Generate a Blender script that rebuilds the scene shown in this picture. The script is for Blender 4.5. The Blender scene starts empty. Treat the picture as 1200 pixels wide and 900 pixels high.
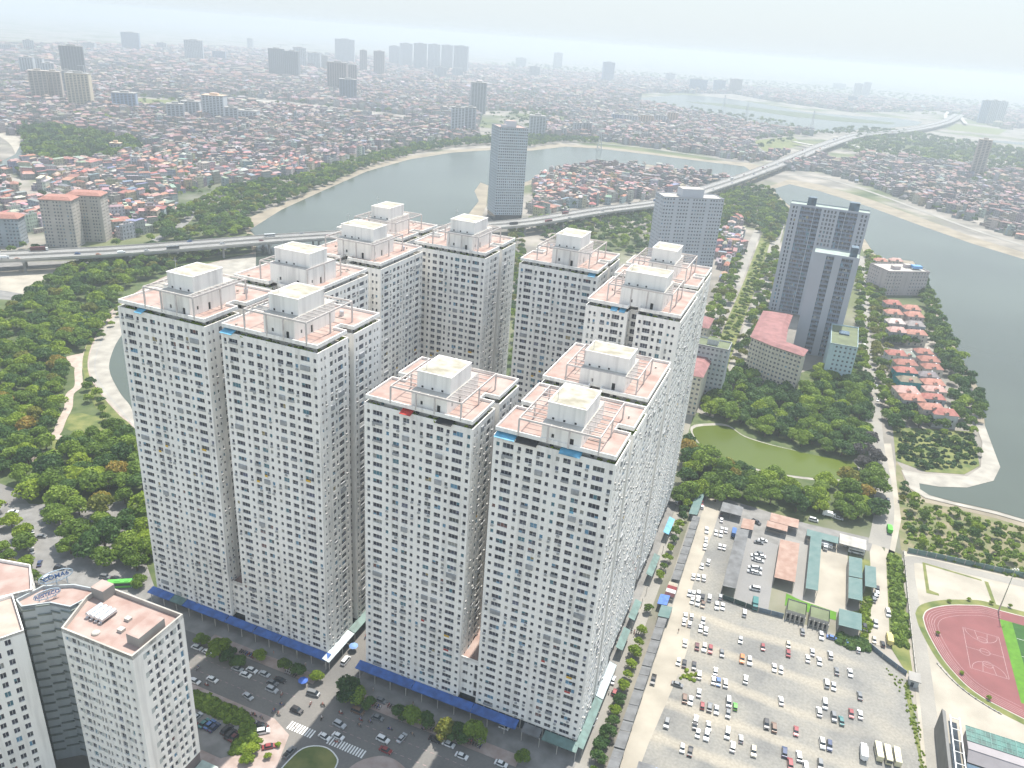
import bpy, bmesh, math, random
import numpy as np
from math import sin, cos, pi, radians, hypot, atan2, floor
from mathutils import Matrix, Vector
random.seed(7); RS = np.random.RandomState(11)
SC = bpy.context.scene
COL = SC.collection

# ------------------------------------------------------------------ camera
HC = 205.0                       # drone height above the street, metres
FPX, CX, CY = 913.0, 600.0, 450.0
_vd = np.array([441 - CX, 2507 - CY, FPX]); _dn = _vd / np.linalg.norm(_vd)
_f = np.array([0, 0, 1.0]); _Y = _f - _dn * _dn.dot(_f); _Y /= np.linalg.norm(_Y)
_Z = -_dn; _X = np.cross(_Y, _Z)
RM = np.array([_X, _Y, _Z])      # rows: world axes in camera space (x right, y down, z forward)
cam = bpy.data.cameras.new('camera'); camo = bpy.data.objects.new('camera', cam); COL.objects.link(camo)
cam.sensor_width = 36; cam.lens = FPX / 1200 * 36; cam.clip_start = 1; cam.clip_end = 80000
right, down, fwd = RM @ np.array([1, 0, 0]), RM @ np.array([0, 1, 0]), RM @ np.array([0, 0, 1])
camo.matrix_world = Matrix(((right[0], -down[0], -fwd[0], 0), (right[1], -down[1], -fwd[1], 0),
                            (right[2], -down[2], -fwd[2], HC), (0, 0, 0, 1)))
SC.camera = camo

# ------------------------------------------------------------------ sun, sky, exposure
SUN_EL, SUN_AZ = 64.0, 65.5      # elevation; direction towards the sun counted from +X
sun = bpy.data.lights.new('sun', 'SUN'); sun.energy = 3.4; sun.angle = radians(0.53); sun.color = (1, .945, .86)
suno = bpy.data.objects.new('sun', sun); COL.objects.link(suno)
_sd = Vector((cos(radians(SUN_EL)) * cos(radians(SUN_AZ)), cos(radians(SUN_EL)) * sin(radians(SUN_AZ)), sin(radians(SUN_EL))))
suno.rotation_euler = _sd.to_track_quat('Z', 'Y').to_euler(); suno.location = (0, 0, 600)
SKYV = (.335, .372, .395)
w = bpy.data.worlds.new('World'); SC.world = w; w.use_nodes = True
nt = w.node_tree; bg = nt.nodes['Background']; sky = nt.nodes.new('ShaderNodeTexSky'); sky.sky_type = 'NISHITA'
sky.sun_disc = False; sky.sun_elevation = radians(SUN_EL); sky.sun_rotation = radians(90 - SUN_AZ)
sky.air_density = 1.2; sky.dust_density = 1.0; sky.ozone_density = 1.0; sky.altitude = 0
bg.inputs[1].default_value = 0.15
# milky summer sky: the clear-sky model veiled by bright thin haze, thickest towards the horizon
_tc = nt.nodes.new('ShaderNodeTexCoord'); _sp = nt.nodes.new('ShaderNodeSeparateXYZ'); nt.links.new(_tc.outputs['Generated'], _sp.inputs[0])
_rp = nt.nodes.new('ShaderNodeValToRGB'); _rp.color_ramp.elements[0].position = 0; _rp.color_ramp.elements[0].color = (.97, .97, .97, 1); _rp.color_ramp.elements[1].position = .7; _rp.color_ramp.elements[1].color = (.6, .6, .6, 1)
nt.links.new(_sp.outputs[2], _rp.inputs[0]); _mx = nt.nodes.new('ShaderNodeMix'); _mx.data_type = 'RGBA'; nt.links.new(_rp.outputs[0], _mx.inputs[0]); nt.links.new(sky.outputs[0], _mx.inputs[6]); _mx.inputs[7].default_value = (SKYV[0] / .15, SKYV[1] / .15, SKYV[2] / .15, 1)
nt.links.new(_mx.outputs[2], bg.inputs[0])
SC.view_settings.view_transform = 'Standard'; SC.view_settings.look = 'None'
SC.view_settings.exposure = 1.18; SC.view_settings.gamma = 1; SC.view_settings.use_curve_mapping = False
SC.cycles.use_denoising = True
SC.cycles.max_bounces = 6; SC.cycles.diffuse_bounces = 3; SC.cycles.glossy_bounces = 2; SC.cycles.volume_bounces = 2
HAZE = 2.35e-4

# ------------------------------------------------------------------ layout frames
def g(px, py, z=0.0):            # point of the photograph (1200x900) -> place on the level z, metres
    d = RM @ np.array([px - CX, py - CY, FPX]); t = (z - HC) / d[2]
    return (float(d[0] * t), float(d[1] * t))
def proj(x, y, z=0.0):
    c = RM.T @ np.array([x, y, z - HC])
    return (CX + FPX * c[0] / c[2], CY + FPX * c[1] / c[2], c[2])
AX = radians(-20.5); UX, UY = cos(AX), sin(AX); OX, OY = 29.19, 179.89
def uv2xy(u, v): return (OX + u * UX - v * UY, OY + u * UY + v * UX)
def xy2uv(x, y): return ((x - OX) * UX + (y - OY) * UY, -(x - OX) * UY + (y - OY) * UX)
def inpoly(x, y, P):
    r = False; n = len(P); j = n - 1
    for i in range(n):
        xi, yi = P[i]; xj, yj = P[j]
        if (yi > y) != (yj > y) and x < (xj - xi) * (y - yi) / (yj - yi) + xi: r = not r
        j = i
    return r

# ------------------------------------------------------------------ materials
MATS = {}
def _mat(name):
    m = bpy.data.materials.new(name); m.use_nodes = True; MATS[name] = m
    b = m.node_tree.nodes['Principled BSDF']; return m, m.node_tree, b
def N(t, k, **kw):
    n = t.nodes.new(k)
    for a, v in kw.items(): setattr(n, a, v)
    return n
def mat(name, col, rough=.8, var=.12, scale=.5, metal=0, spec=None, detail=4, col2=None, coord='Object', emit=0):
    """plain surface with a two-scale noise in its own colour"""
    m, t, b = _mat(name)
    tc = N(t, 'ShaderNodeTexCoord'); nz = N(t, 'ShaderNodeTexNoise'); nz.inputs['Scale'].default_value = scale; nz.inputs['Detail'].default_value = detail
    t.links.new(tc.outputs[coord], nz.inputs['Vector'])
    r = N(t, 'ShaderNodeValToRGB'); e = r.color_ramp.elements
    c2 = col2 or tuple(min(1, c * (1 + var)) for c in col); c1 = col if col2 else tuple(c * (1 - var) for c in col)
    e[0].position = .33; e[1].position = .67; e[0].color = (*c1, 1); e[1].color = (*c2, 1)
    t.links.new(nz.outputs[0], r.inputs[0]); t.links.new(r.outputs[0], b.inputs['Base Color'])
    b.inputs['Roughness'].default_value = rough; b.inputs['Metallic'].default_value = metal
    if spec is not None: b.inputs['Specular IOR Level'].default_value = spec
    return m
def ramp(t, stops, const=False):
    r = N(t, 'ShaderNodeValToRGB'); cr = r.color_ramp
    if const: cr.interpolation = 'CONSTANT'
    while len(cr.elements) < len(stops): cr.elements.new(1)
    for e, (p, c) in zip(cr.elements, stops): e.position = p; e.color = (*c, 1)
    return r
def math_(t, op, a, b=None, c=None):
    n = N(t, 'ShaderNodeMath', operation=op)
    for i, v in enumerate((a, b, c)):
        if v is None: continue
        if isinstance(v, (int, float)): n.inputs[i].default_value = v
        else: t.links.new(v, n.inputs[i])
    return n.outputs[0]
def mixc(t, f, a, b):
    n = N(t, 'ShaderNodeMix', data_type='RGBA')
    for i, v in ((0, f), (6, a), (7, b)):
        if isinstance(v, (int, float)): n.inputs[i].default_value = v
        elif isinstance(v, tuple): n.inputs[i].default_value = (*v, 1)
        else: t.links.new(v, n.inputs[i])
    return n.outputs[2]

def wall_mat(name, col, streak=.13):
    """painted plaster: faint floor joints and rain streaks"""
    m, t, b = _mat(name); tc = N(t, 'ShaderNodeTexCoord')
    mp = N(t, 'ShaderNodeMapping'); mp.inputs['Scale'].default_value = (.55, .55, .035); t.links.new(tc.outputs['Object'], mp.inputs[0])
    n1 = N(t, 'ShaderNodeTexNoise'); n1.inputs['Scale'].default_value = 1; n1.inputs['Detail'].default_value = 5; t.links.new(mp.outputs[0], n1.inputs['Vector'])
    n2 = N(t, 'ShaderNodeTexNoise'); n2.inputs['Scale'].default_value = .06; n2.inputs['Detail'].default_value = 3; t.links.new(tc.outputs['Object'], n2.inputs['Vector'])
    f = math_(t, 'ADD', math_(t, 'MULTIPLY', n1.outputs[0], .65), math_(t, 'MULTIPLY', n2.outputs[0], .35))
    r = ramp(t, [(.36, tuple(c * (1 - 1.6 * streak) for c in col)), (.5, col), (.66, tuple(min(.9, c * (1 + .05)) for c in col))])
    t.links.new(f, r.inputs[0]); t.links.new(r.outputs[0], b.inputs['Base Color']); b.inputs['Roughness'].default_value = .75
    return m
WALL = wall_mat('white_plaster', (.86, .835, .785))
WALLG = wall_mat('grey_plaster', (.42, .44, .45))
WALLC = wall_mat('cream_plaster', (.58, .53, .44))
WALLP = wall_mat('pink_grey_plaster', (.46, .40, .40))
WALLB = wall_mat('pale_blue_plaster', (.40, .52, .56))
WALLDK = wall_mat('dark_stone', (.16, .13, .13))
CONC = mat('concrete', (.30, .29, .27), .9, .18, .12)
CONCL = mat('light_concrete', (.42, .40, .36), .9, .15, .15)
TRIM = mat('white_paint', (.68, .68, .66), .6, .05, .8)
PINK = mat('pink_roof_tiles', (.30, .20, .17), .9, .14, .22, col2=(.40, .315, .28))
PALEROOF = mat('stained_pale_roof', (.27, .25, .19), .95, .2, .28, col2=(.46, .445, .39), detail=9)
TERRACOTTA = mat('terracotta_tiles', (.27, .12, .09), .85, .25, .7, col2=(.38, .19, .15))
REDROOF = mat('dusty_red_roof', (.25, .115, .11), .8, .2, .25)
MOSSROOF = mat('moss_green_roof', (.13, .155, .085), .9, .2, .15)
DARKGLASS = mat('dark_glass', (.03, .04, .05), .15, .4, .6)
BLUEGLASS = mat('blue_grey_glass', (.07, .11, .15), .12, .4, .3)
GREENGLASS = mat('green_roof_glass', (.035, .13, .11), .3, .5, .35)
STEEL = mat('galvanised_steel', (.5, .52, .54), .4, .1, 1, metal=.6)
DARK = mat('dark_opening', (.03, .03, .03), .9, .2, 1)
RUBBER = mat('tyre_rubber', (.02, .02, .02), .9, .1, 3)
BLUECANOPY = mat('blue_sheet_canopy', (.03, .10, .32), .55, .3, .4)
GREENCANOPY = mat('green_sheet_canopy', (.10, .17, .155), .6, .25, .4)
GREYSHEET = mat('grey_sheet_roof', (.13, .135, .14), .7, .3, .3)
ORANGESHEET = mat('faded_orange_sheet_roof', (.27, .16, .12), .7, .25, .35, col2=(.36, .25, .20))
TEALSHEET = mat('teal_sheet_roof', (.085, .16, .155), .75, .2, .25, col2=(.13, .20, .19))
REDCLOTH = mat('red_cloth', (.45, .04, .03), .8, .2, 1)
YELLOWC = mat('yellow_board', (.65, .40, .03), .7, .1, 1)
CYANAWN = mat('sky_blue_awning', (.12, .36, .52), .5, .3, .5)
SIGNBLUE = mat('blue_sign_letters', (.03, .12, .32), .5, .1, 1)
SIGNPALE = mat('pale_blue_sign_mesh', (.40, .50, .58), .5, .1, 1)
BARK = mat('bark', (.10, .075, .05), .95, .3, 3)
BRICK = mat('brown_brick', (.30, .20, .14), .9, .25, 1)
HEDGE = mat('hedge_leaves', (.03, .075, .015), .9, .5, 2.5)
SOILGREEN = mat('lawn_grass', (.075, .11, .025), .95, .35, .16, col2=(.19, .195, .06), detail=10)
PARKSOIL = mat('dark_green_park_soil', (.05, .08, .022), .95, .4, .15, col2=(.10, .125, .045))  # dark green soil under the park trees
PATH = mat('park_path_paving', (.40, .33, .28), .9, .15, .3)
FIELD1 = mat('bright_turf', (.075, .20, .008), .9, .15, .5)
FIELD2 = mat('dark_turf_stripe', (.02, .085, .01), .9, .15, .5)
TRACKR = mat('running_track_surface', (.19, .065, .065), .85, .1, .12)
LINEW = mat('white_line_paint', (.75, .75, .73), .7, .1, .6)
LINEF = mat('faded_line_paint', (.36, .25, .25), .8, .2, .6)
PAVEPINK = mat('pinkish_pavement', (.30, .23, .20), .9, .2, .3, col2=(.40, .33, .30))
PAVE = mat('grey_pavement', (.20, .195, .185), .9, .2, .2)
DUST = mat('pale_dusty_ground', (.35, .32, .265), .95, .16, .08, detail=9)
SAND = mat('sandy_shore', (.25, .215, .16), .95, .2, .05, detail=8)
EMBANK = mat('concrete_embankment', (.32, .30, .26), .9, .2, .12, detail=8)

def asphalt(name, c, wear):
    m, t, b = _mat(name); tc = N(t, 'ShaderNodeTexCoord')
    n1 = N(t, 'ShaderNodeTexNoise'); n1.inputs['Scale'].default_value = .035; n1.inputs['Detail'].default_value = 8; t.links.new(tc.outputs['Object'], n1.inputs['Vector'])
    n2 = N(t, 'ShaderNodeTexNoise'); n2.inputs['Scale'].default_value = 1.3; n2.inputs['Detail'].default_value = 5; t.links.new(tc.outputs['Object'], n2.inputs['Vector'])
    f = math_(t, 'ADD', math_(t, 'MULTIPLY', n1.outputs[0], .75), math_(t, 'MULTIPLY', n2.outputs[0], .25))
    r = ramp(t, [(.36, c), (.5, tuple((a + b_) / 2 for a, b_ in zip(c, wear))), (.63, wear)])
    t.links.new(f, r.inputs[0]); t.links.new(r.outputs[0], b.inputs['Base Color']); b.inputs['Roughness'].default_value = .9
    return m
ASPH = asphalt('asphalt', (.12, .118, .115), (.19, .18, .165))
ASPHP = asphalt('pale_dusty_asphalt', (.22, .21, .19), (.31, .295, .26))
DECKM = asphalt('viaduct_deck_asphalt', (.19, .187, .18), (.25, .245, .23))

def gravel():
    """gravel lot: bluish parked-over gravel and pale wheel tracks along the rows (block frame axes)"""
    m, t, b = _mat('gravel_lot'); tc = N(t, 'ShaderNodeTexCoord'); sp = N(t, 'ShaderNodeSeparateXYZ')
    nd = N(t, 'ShaderNodeTexNoise'); nd.inputs['Scale'].default_value = .03; nd.inputs['Detail'].default_value = 5; t.links.new(tc.outputs['Object'], nd.inputs['Vector'])
    t.links.new(tc.outputs['Object'], sp.inputs[0])
    ph = math_(t, 'ADD', math_(t, 'MULTIPLY', sp.outputs[1], 2 * pi / 16.6), math_(t, 'MULTIPLY', nd.outputs[0], 3.2))
    s = math_(t, 'SINE', ph)
    fu = math_(t, 'SMOOTH_MIN', math_(t, 'MULTIPLY', math_(t, 'SUBTRACT', 96, sp.outputs[0]), .03), 1, .5)
    fv = math_(t, 'MULTIPLY', math_(t, 'LESS_THAN', sp.outputs[1], 96), fu)
    band = math_(t, 'MULTIPLY', math_(t, 'MAXIMUM', math_(t, 'SUBTRACT', s, .35), 0), math_(t, 'MULTIPLY', fv, 1.1))
    n2 = N(t, 'ShaderNodeTexNoise'); n2.inputs['Scale'].default_value = .05; n2.inputs['Detail'].default_value = 9; t.links.new(tc.outputs['Object'], n2.inputs['Vector'])
    n3 = N(t, 'ShaderNodeTexNoise'); n3.inputs['Scale'].default_value = 1.1; n3.inputs['Detail'].default_value = 4; t.links.new(tc.outputs['Object'], n3.inputs['Vector'])
    r = ramp(t, [(.38, (.18, .18, .172)), (.50, (.235, .23, .21)), (.66, (.285, .268, .23))]); t.links.new(n2.outputs[0], r.inputs[0])
    c = mixc(t, band, r.outputs[0], (.37, .335, .27))
    r3 = ramp(t, [(.3, (.82, .82, .82)), (.7, (1.12, 1.12, 1.12))]); t.links.new(n3.outputs[0], r3.inputs[0])
    mm = N(t, 'ShaderNodeMix', data_type='RGBA', blend_type='MULTIPLY'); mm.inputs[0].default_value = 1
    t.links.new(c, mm.inputs[6]); t.links.new(r3.outputs[0], mm.inputs[7]); t.links.new(mm.outputs[2], b.inputs['Base Color'])
    b.inputs['Roughness'].default_value = .95; return m
GRAVEL = gravel()

def ground_mat():
    """open country and city ground: vegetation, bare soil and grey lanes mixed at several sizes"""
    m, t, b = _mat('plain_ground'); tc = N(t, 'ShaderNodeTexCoord')
    def nz(s, d=6):
        n = N(t, 'ShaderNodeTexNoise'); n.inputs['Scale'].default_value = s; n.inputs['Detail'].default_value = d
        t.links.new(tc.outputs['Object'], n.inputs['Vector']); return n.outputs[0]
    a = ramp(t, [(.40, (.16, .15, .13)), (.52, (.24, .22, .19)), (.66, (.33, .30, .26))]); t.links.new(nz(.02, 9), a.inputs[0])
    gcol = ramp(t, [(.4, (.05, .075, .025)), (.62, (.13, .145, .06))]); t.links.new(nz(.011), gcol.inputs[0])
    f = ramp(t, [(.50, (0, 0, 0)), (.57, (1, 1, 1))]); t.links.new(nz(.0032, 7), f.inputs[0])
    t.links.new(mixc(t, f.outputs[0], a.outputs[0], gcol.outputs[0]), b.inputs['Base Color']); b.inputs['Roughness'].default_value = .95
    return m
GROUND = ground_mat()

def water_mat(name, col, rough, spec=.5):
    m, t, b = _mat(name); tc = N(t, 'ShaderNodeTexCoord')
    n = N(t, 'ShaderNodeTexNoise'); n.inputs['Scale'].default_value = .5; n.inputs['Detail'].default_value = 4; t.links.new(tc.outputs['Object'], n.inputs['Vector'])
    bp = N(t, 'ShaderNodeBump'); bp.inputs['Strength'].default_value = .12; bp.inputs['Distance'].default_value = .2
    t.links.new(n.outputs[0], bp.inputs['Height']); t.links.new(bp.outputs[0], b.inputs['Normal'])
    n2 = N(t, 'ShaderNodeTexNoise'); n2.inputs['Scale'].default_value = .006; n2.inputs['Detail'].default_value = 4; t.links.new(tc.outputs['Object'], n2.inputs['Vector'])
    r = ramp(t, [(.35, tuple(c * .85 for c in col)), (.65, tuple(c * 1.12 for c in col))]); t.links.new(n2.outputs[0], r.inputs[0])
    t.links.new(r.outputs[0], b.inputs['Base Color']); b.inputs['Roughness'].default_value = rough; b.inputs['IOR'].default_value = 1.33; b.inputs['Specular IOR Level'].default_value = .4
    return m
WATER = water_mat('lake_water', (.072, .088, .072), .22)
PONDW = water_mat('green_pond_water', (.085, .115, .016), .25)

def window_mat():
    """one colour per pane: mostly dark, some blue or pale blinds; picked by the face value and the object's own random"""
    m, t, b = _mat('window_panes'); at = N(t, 'ShaderNodeAttribute', attribute_name='rnd'); oi = N(t, 'ShaderNodeObjectInfo')
    wn = N(t, 'ShaderNodeTexWhiteNoise', noise_dimensions='2D'); cb = N(t, 'ShaderNodeCombineXYZ')
    t.links.new(math_(t, 'MULTIPLY', at.outputs['Fac'], 913.7), cb.inputs[0]); t.links.new(math_(t, 'MULTIPLY', oi.outputs['Random'], 77.3), cb.inputs[1])
    t.links.new(cb.outputs[0], wn.inputs['Vector'])
    r = ramp(t, [(0, (0.030, 0.033, 0.049)), (.22, (0.045, 0.045, 0.064)), (.40, (0.065, 0.069, 0.094)), (.56, (0.039, 0.039, 0.049)), (.66, (0.110, 0.117, 0.139)), (.74, (0.080, 0.087, 0.087)),
                 (.80, (0.128, 0.153, 0.178)), (.84, (0.072, 0.177, 0.221)), (.895, (0.119, 0.255, 0.374)), (.93, (0.102, 0.111, 0.169)), (.95, (0.281, 0.281, 0.264)), (.985, (0.170, 0.087, 0.079)), (.993, (0.297, 0.238, 0.109))], True)
    t.links.new(wn.outputs['Value'], r.inputs[0]); t.links.new(r.outputs[0], b.inputs['Base Color'])
    b.inputs['Roughness'].default_value = .4; b.inputs['Specular IOR Level'].default_value = .2; return m
WIN = window_mat()

def objcol_mat(name, rough, metal=0, coat=0):
    m, t, b = _mat(name); oi = N(t, 'ShaderNodeObjectInfo'); t.links.new(oi.outputs['Color'], b.inputs['Base Color'])
    b.inputs['Roughness'].default_value = rough; b.inputs['Metallic'].default_value = metal
    b.inputs['Coat Weight'].default_value = coat; return m
CARPAINT = objcol_mat('car_paint', .35, .1, .6)
OBJPAINT = objcol_mat('weathered_paint', .8)

def attr_mat(name, rough, spots=0.0):
    """each face carries the paint or tile colour of its house, greyed as by haze on far ones; walls get small window openings"""
    m, t, b = _mat(name); at = N(t, 'ShaderNodeAttribute', attribute_name='tint'); tc = N(t, 'ShaderNodeTexCoord')
    nz = N(t, 'ShaderNodeTexNoise'); nz.inputs['Scale'].default_value = .45; nz.inputs['Detail'].default_value = 5; t.links.new(tc.outputs['Object'], nz.inputs['Vector'])
    r = ramp(t, [(.3, (.72, .72, .72)), (.7, (1.18, 1.18, 1.18))]); t.links.new(nz.outputs[0], r.inputs[0])
    mm = N(t, 'ShaderNodeMix', data_type='RGBA', blend_type='MULTIPLY'); mm.inputs[0].default_value = 1
    t.links.new(at.outputs['Color'], mm.inputs[6]); t.links.new(r.outputs[0], mm.inputs[7]); out = mm.outputs[2]
    if spots:
        sp = N(t, 'ShaderNodeSeparateXYZ'); t.links.new(tc.outputs['Object'], sp.inputs[0])
        fz = math_(t, 'FRACT', math_(t, 'DIVIDE', sp.outputs[2], 3.4)); hz = math_(t, 'FRACT', math_(t, 'DIVIDE', math_(t, 'ADD', sp.outputs[0], sp.outputs[1]), 3.1))
        a1 = math_(t, 'MULTIPLY', math_(t, 'GREATER_THAN', fz, .32), math_(t, 'LESS_THAN', fz, .78))
        a2 = math_(t, 'MULTIPLY', math_(t, 'GREATER_THAN', hz, .3), math_(t, 'LESS_THAN', hz, .68))
        out = mixc(t, math_(t, 'MULTIPLY', math_(t, 'MULTIPLY', a1, a2), spots), out, (.06, .06, .065))
    t.links.new(out, b.inputs['Base Color']); b.inputs['Roughness'].default_value = rough; return m
HWALL = attr_mat('house_wall_paint', .85, .75); HROOF = attr_mat('house_roof_cover', .8)

def leaf_mat(name, stops):
    m, t, b = _mat(name); at = N(t, 'ShaderNodeAttribute', attribute_name='rnd'); oi = N(t, 'ShaderNodeObjectInfo')
    f = math_(t, 'ADD', math_(t, 'MULTIPLY', at.outputs['Fac'], .55), math_(t, 'MULTIPLY', oi.outputs['Random'], .45))
    r = ramp(t, stops); t.links.new(f, r.inputs[0]); t.links.new(r.outputs[0], b.inputs['Base Color'])
    b.inputs['Roughness'].default_value = .6
    b.inputs['Specular IOR Level'].default_value = .25
    tr = N(t, 'ShaderNodeBsdfTranslucent'); t.links.new(r.outputs[0], tr.inputs[0]); mx = N(t, 'ShaderNodeMixShader'); mx.inputs[0].default_value = .3
    out = [n for n in t.nodes if n.type == 'OUTPUT_MATERIAL'][0]
    t.links.new(b.outputs[0], mx.inputs[1]); t.links.new(tr.outputs[0], mx.inputs[2]); t.links.new(mx.outputs[0], out.inputs[0]); return m
LEAF = {'green': leaf_mat('leaves_green', [(.1, (0.052, 0.098, 0.014)), (.45, (0.121, 0.201, 0.021)), (.8, (0.207, 0.299, 0.032)), (1, (0.265, 0.356, 0.046))]),
        'dark': leaf_mat('leaves_dark', [(.1, (0.025, 0.067, 0.018)), (.5, (0.063, 0.132, 0.028)), (1, (0.127, 0.207, 0.040))]),
        'bright': leaf_mat('leaves_bright', [(.1, (0.115, 0.184, 0.014)), (.5, (0.230, 0.322, 0.021)), (1, (0.333, 0.414, 0.040))]),
        'rusty': leaf_mat('leaves_rusty', [(.1, (0.081, 0.115, 0.018)), (.5, (0.196, 0.207, 0.029)), (.75, (0.322, 0.230, 0.034)), (1, (0.391, 0.218, 0.057))]),
        'grey': leaf_mat('leaves_grey_violet', [(.1, (.07, .07, .065)), (.5, (.13, .12, .12)), (1, (.20, .18, .18))])}
FARLEAF = mat('far_leaves', (.035, .06, .02), .9, .3, .02, col2=(.08, .105, .04), detail=10)

# ------------------------------------------------------------------ object helpers
RANK = []                         # (object, base label) pairs whose labels are completed at the end
def tag(o, label=None, cat=None, group=None, kind=None, rank=False):
    if label: o['label'] = label
    if cat: o['category'] = cat
    if group: o['group'] = group
    if kind: o['kind'] = kind
    if rank: RANK.append((o, label))
    return o
def empty(name, x, y, z=0, rz=0):
    o = bpy.data.objects.new(name, None); COL.objects.link(o); o.location = (x, y, z); o.rotation_euler = (0, 0, rz); o.empty_display_size = .5
    return o
class MB:
    def __init__(s): s.v = []; s.f = []; s.m = []; s.a = []; s.mi = 0; s.av = 0.0
    def face(s, pts, mi=None, av=None):
        n = len(s.v); s.v += [tuple(p) for p in pts]; s.f.append(tuple(range(n, n + len(pts)))); s.m.append(s.mi if mi is None else mi); s.a.append(s.av if av is None else av)
    def box(s, x0, y0, z0, x1, y1, z1, mi=None, bottom=True):
        n = len(s.v); s.v += [(x0, y0, z0), (x1, y0, z0), (x1, y1, z0), (x0, y1, z0), (x0, y0, z1), (x1, y0, z1), (x1, y1, z1), (x0, y1, z1)]
        q = [(0, 1, 5, 4), (1, 2, 6, 5), (2, 3, 7, 6), (3, 0, 4, 7), (4, 5, 6, 7)] + ([(3, 2, 1, 0)] if bottom else [])
        for f in q: s.f.append(tuple(n + i for i in f)); s.m.append(s.mi if mi is None else mi); s.a.append(s.av)
        return s
    def prism(s, poly, z0, z1, mi=None, top=None, cap=True):
        n = len(s.v); k = len(poly); ar = sum(poly[i][0] * poly[(i + 1) % k][1] - poly[(i + 1) % k][0] * poly[i][1] for i in range(k))
        if ar < 0: poly = poly[::-1]
        s.v += [(x, y, z0) for x, y in poly] + [(x, y, z1) for x, y in poly]; mi = s.mi if mi is None else mi
        for i in range(k): j = (i + 1) % k; s.f.append((n + i, n + j, n + k + j, n + k + i)); s.m.append(mi); s.a.append(s.av)
        if cap: s.f.append(tuple(n + k + i for i in range(k))); s.m.append(mi if top is None else top); s.a.append(s.av)
        return s
    def bar(s, p, q, w, h=None, mi=None):
        p = Vector(p); q = Vector(q); d = (q - p); 
        if d.length < 1e-6: return s
        d.normalize(); up = Vector((0, 0, 1)) if abs(d.z) < .95 else Vector((1, 0, 0)); a = d.cross(up).normalized() * w / 2; b = a.cross(d).normalized() * (h or w) / 2
        n = len(s.v); s.v += [tuple(x) for x in (p - a - b, p + a - b, p + a + b, p - a + b, q - a - b, q + a - b, q + a + b, q - a + b)]
        for f in [(0, 1, 2, 3), (7, 6, 5, 4), (0, 4, 5, 1), (1, 5, 6, 2), (2, 6, 7, 3), (3, 7, 4, 0)]: s.f.append(tuple(n + i for i in f)); s.m.append(s.mi if mi is None else mi); s.a.append(s.av)
        return s
    def cyl(s, x, y, z0, z1, r0, r1=None, n=8, mi=None, cap=True):
        r1 = r0 if r1 is None else r1; b = len(s.v)
        s.v += [(x + r0 * cos(2 * pi * i / n), y + r0 * sin(2 * pi * i / n), z0) for i in range(n)] + [(x + r1 * cos(2 * pi * i / n), y + r1 * sin(2 * pi * i / n), z1) for i in range(n)]
        for i in range(n): j = (i + 1) % n; s.f.append((b + i, b + j, b + n + j, b + n + i)); s.m.append(s.mi if mi is None else mi); s.a.append(s.av)
        if cap: s.f.append(tuple(b + n + i for i in range(n))); s.m.append(s.mi if mi is None else mi); s.a.append(s.av)
        return s
    def lathe(s, cx, cy, prof, n=8, mi=None, sx=1, sy=1):
        b = len(s.v)
        for r, z in prof: s.v += [(cx + sx * r * cos(2 * pi * i / n), cy + sy * r * sin(2 * pi * i / n), z) for i in range(n)]
        for k in range(len(prof) - 1):
            for i in range(n):
                j = (i + 1) % n; s.f.append((b + k * n + i, b + k * n + j, b + (k + 1) * n + j, b + (k + 1) * n + i)); s.m.append(s.mi if mi is None else mi); s.a.append(s.av)
        return s
    def mesh(s, name, mats, attr=None):
        me = bpy.data.meshes.new(name); me.from_pydata(s.v, [], s.f)
        for m in (mats if isinstance(mats, (list, tuple)) else [mats]): me.materials.append(m)
        me.polygons.foreach_set('material_index', s.m)
        if attr: me.attributes.new(attr, 'FLOAT', 'FACE').data.foreach_set('value', s.a)
        me.update(); return me
    def build(s, name, mats, parent=None, attr=None):
        return link(name, s.mesh(name, mats, attr), parent)
def link(name, me, parent=None, color=None):
    o = bpy.data.objects.new(name, me); COL.objects.link(o)
    if parent is not None: o.parent = parent
    if color is not None: o.color = (*color, 1)
    return o
def fastmesh(name, V, F, mats, rnd=None, tint=None, mi=None):
    """V (n,3) array, F (m,k) array of equal-sided faces"""
    me = bpy.data.meshes.new(name); V = np.asarray(V, dtype=np.float32); F = np.asarray(F, dtype=np.int32); m, k = F.shape
    me.vertices.add(len(V)); me.vertices.foreach_set('co', V.ravel()); me.loops.add(m * k); me.loops.foreach_set('vertex_index', F.ravel())
    me.polygons.add(m); me.polygons.foreach_set('loop_start', np.arange(0, m * k, k, dtype=np.int32)); me.polygons.foreach_set('loop_total', np.full(m, k, dtype=np.int32))
    for x in mats: me.materials.append(x)
    if mi is not None: me.polygons.foreach_set('material_index', np.asarray(mi, dtype=np.int32))
    me.update(calc_edges=True)
    if rnd is not None: me.attributes.new('rnd', 'FLOAT', 'FACE').data.foreach_set('value', np.asarray(rnd, dtype=np.float32))
    if tint is not None:
        c = np.ones((m, 4), dtype=np.float32); c[:, :3] = tint; me.attributes.new('tint', 'FLOAT_COLOR', 'FACE').data.foreach_set('color', c.ravel())
    return me
def sheet(name, poly, z, m, kind='structure', **kw):
    mb = MB(); k = len(poly); ar = sum(poly[i][0] * poly[(i + 1) % k][1] - poly[(i + 1) % k][0] * poly[i][1] for i in range(k))
    if ar < 0: poly = poly[::-1]
    mb.face([(x, y, z) for x, y in poly]); o = mb.build(name, [m]); return tag(o, kind=kind, **kw)
def psheet(name, pts, z, m, **kw): return sheet(name, [g(*p) for p in pts], z, m, **kw)
def uvsheet(name, pts, z, m, **kw): return sheet(name, [uv2xy(*p) for p in pts], z, m, **kw)
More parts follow.
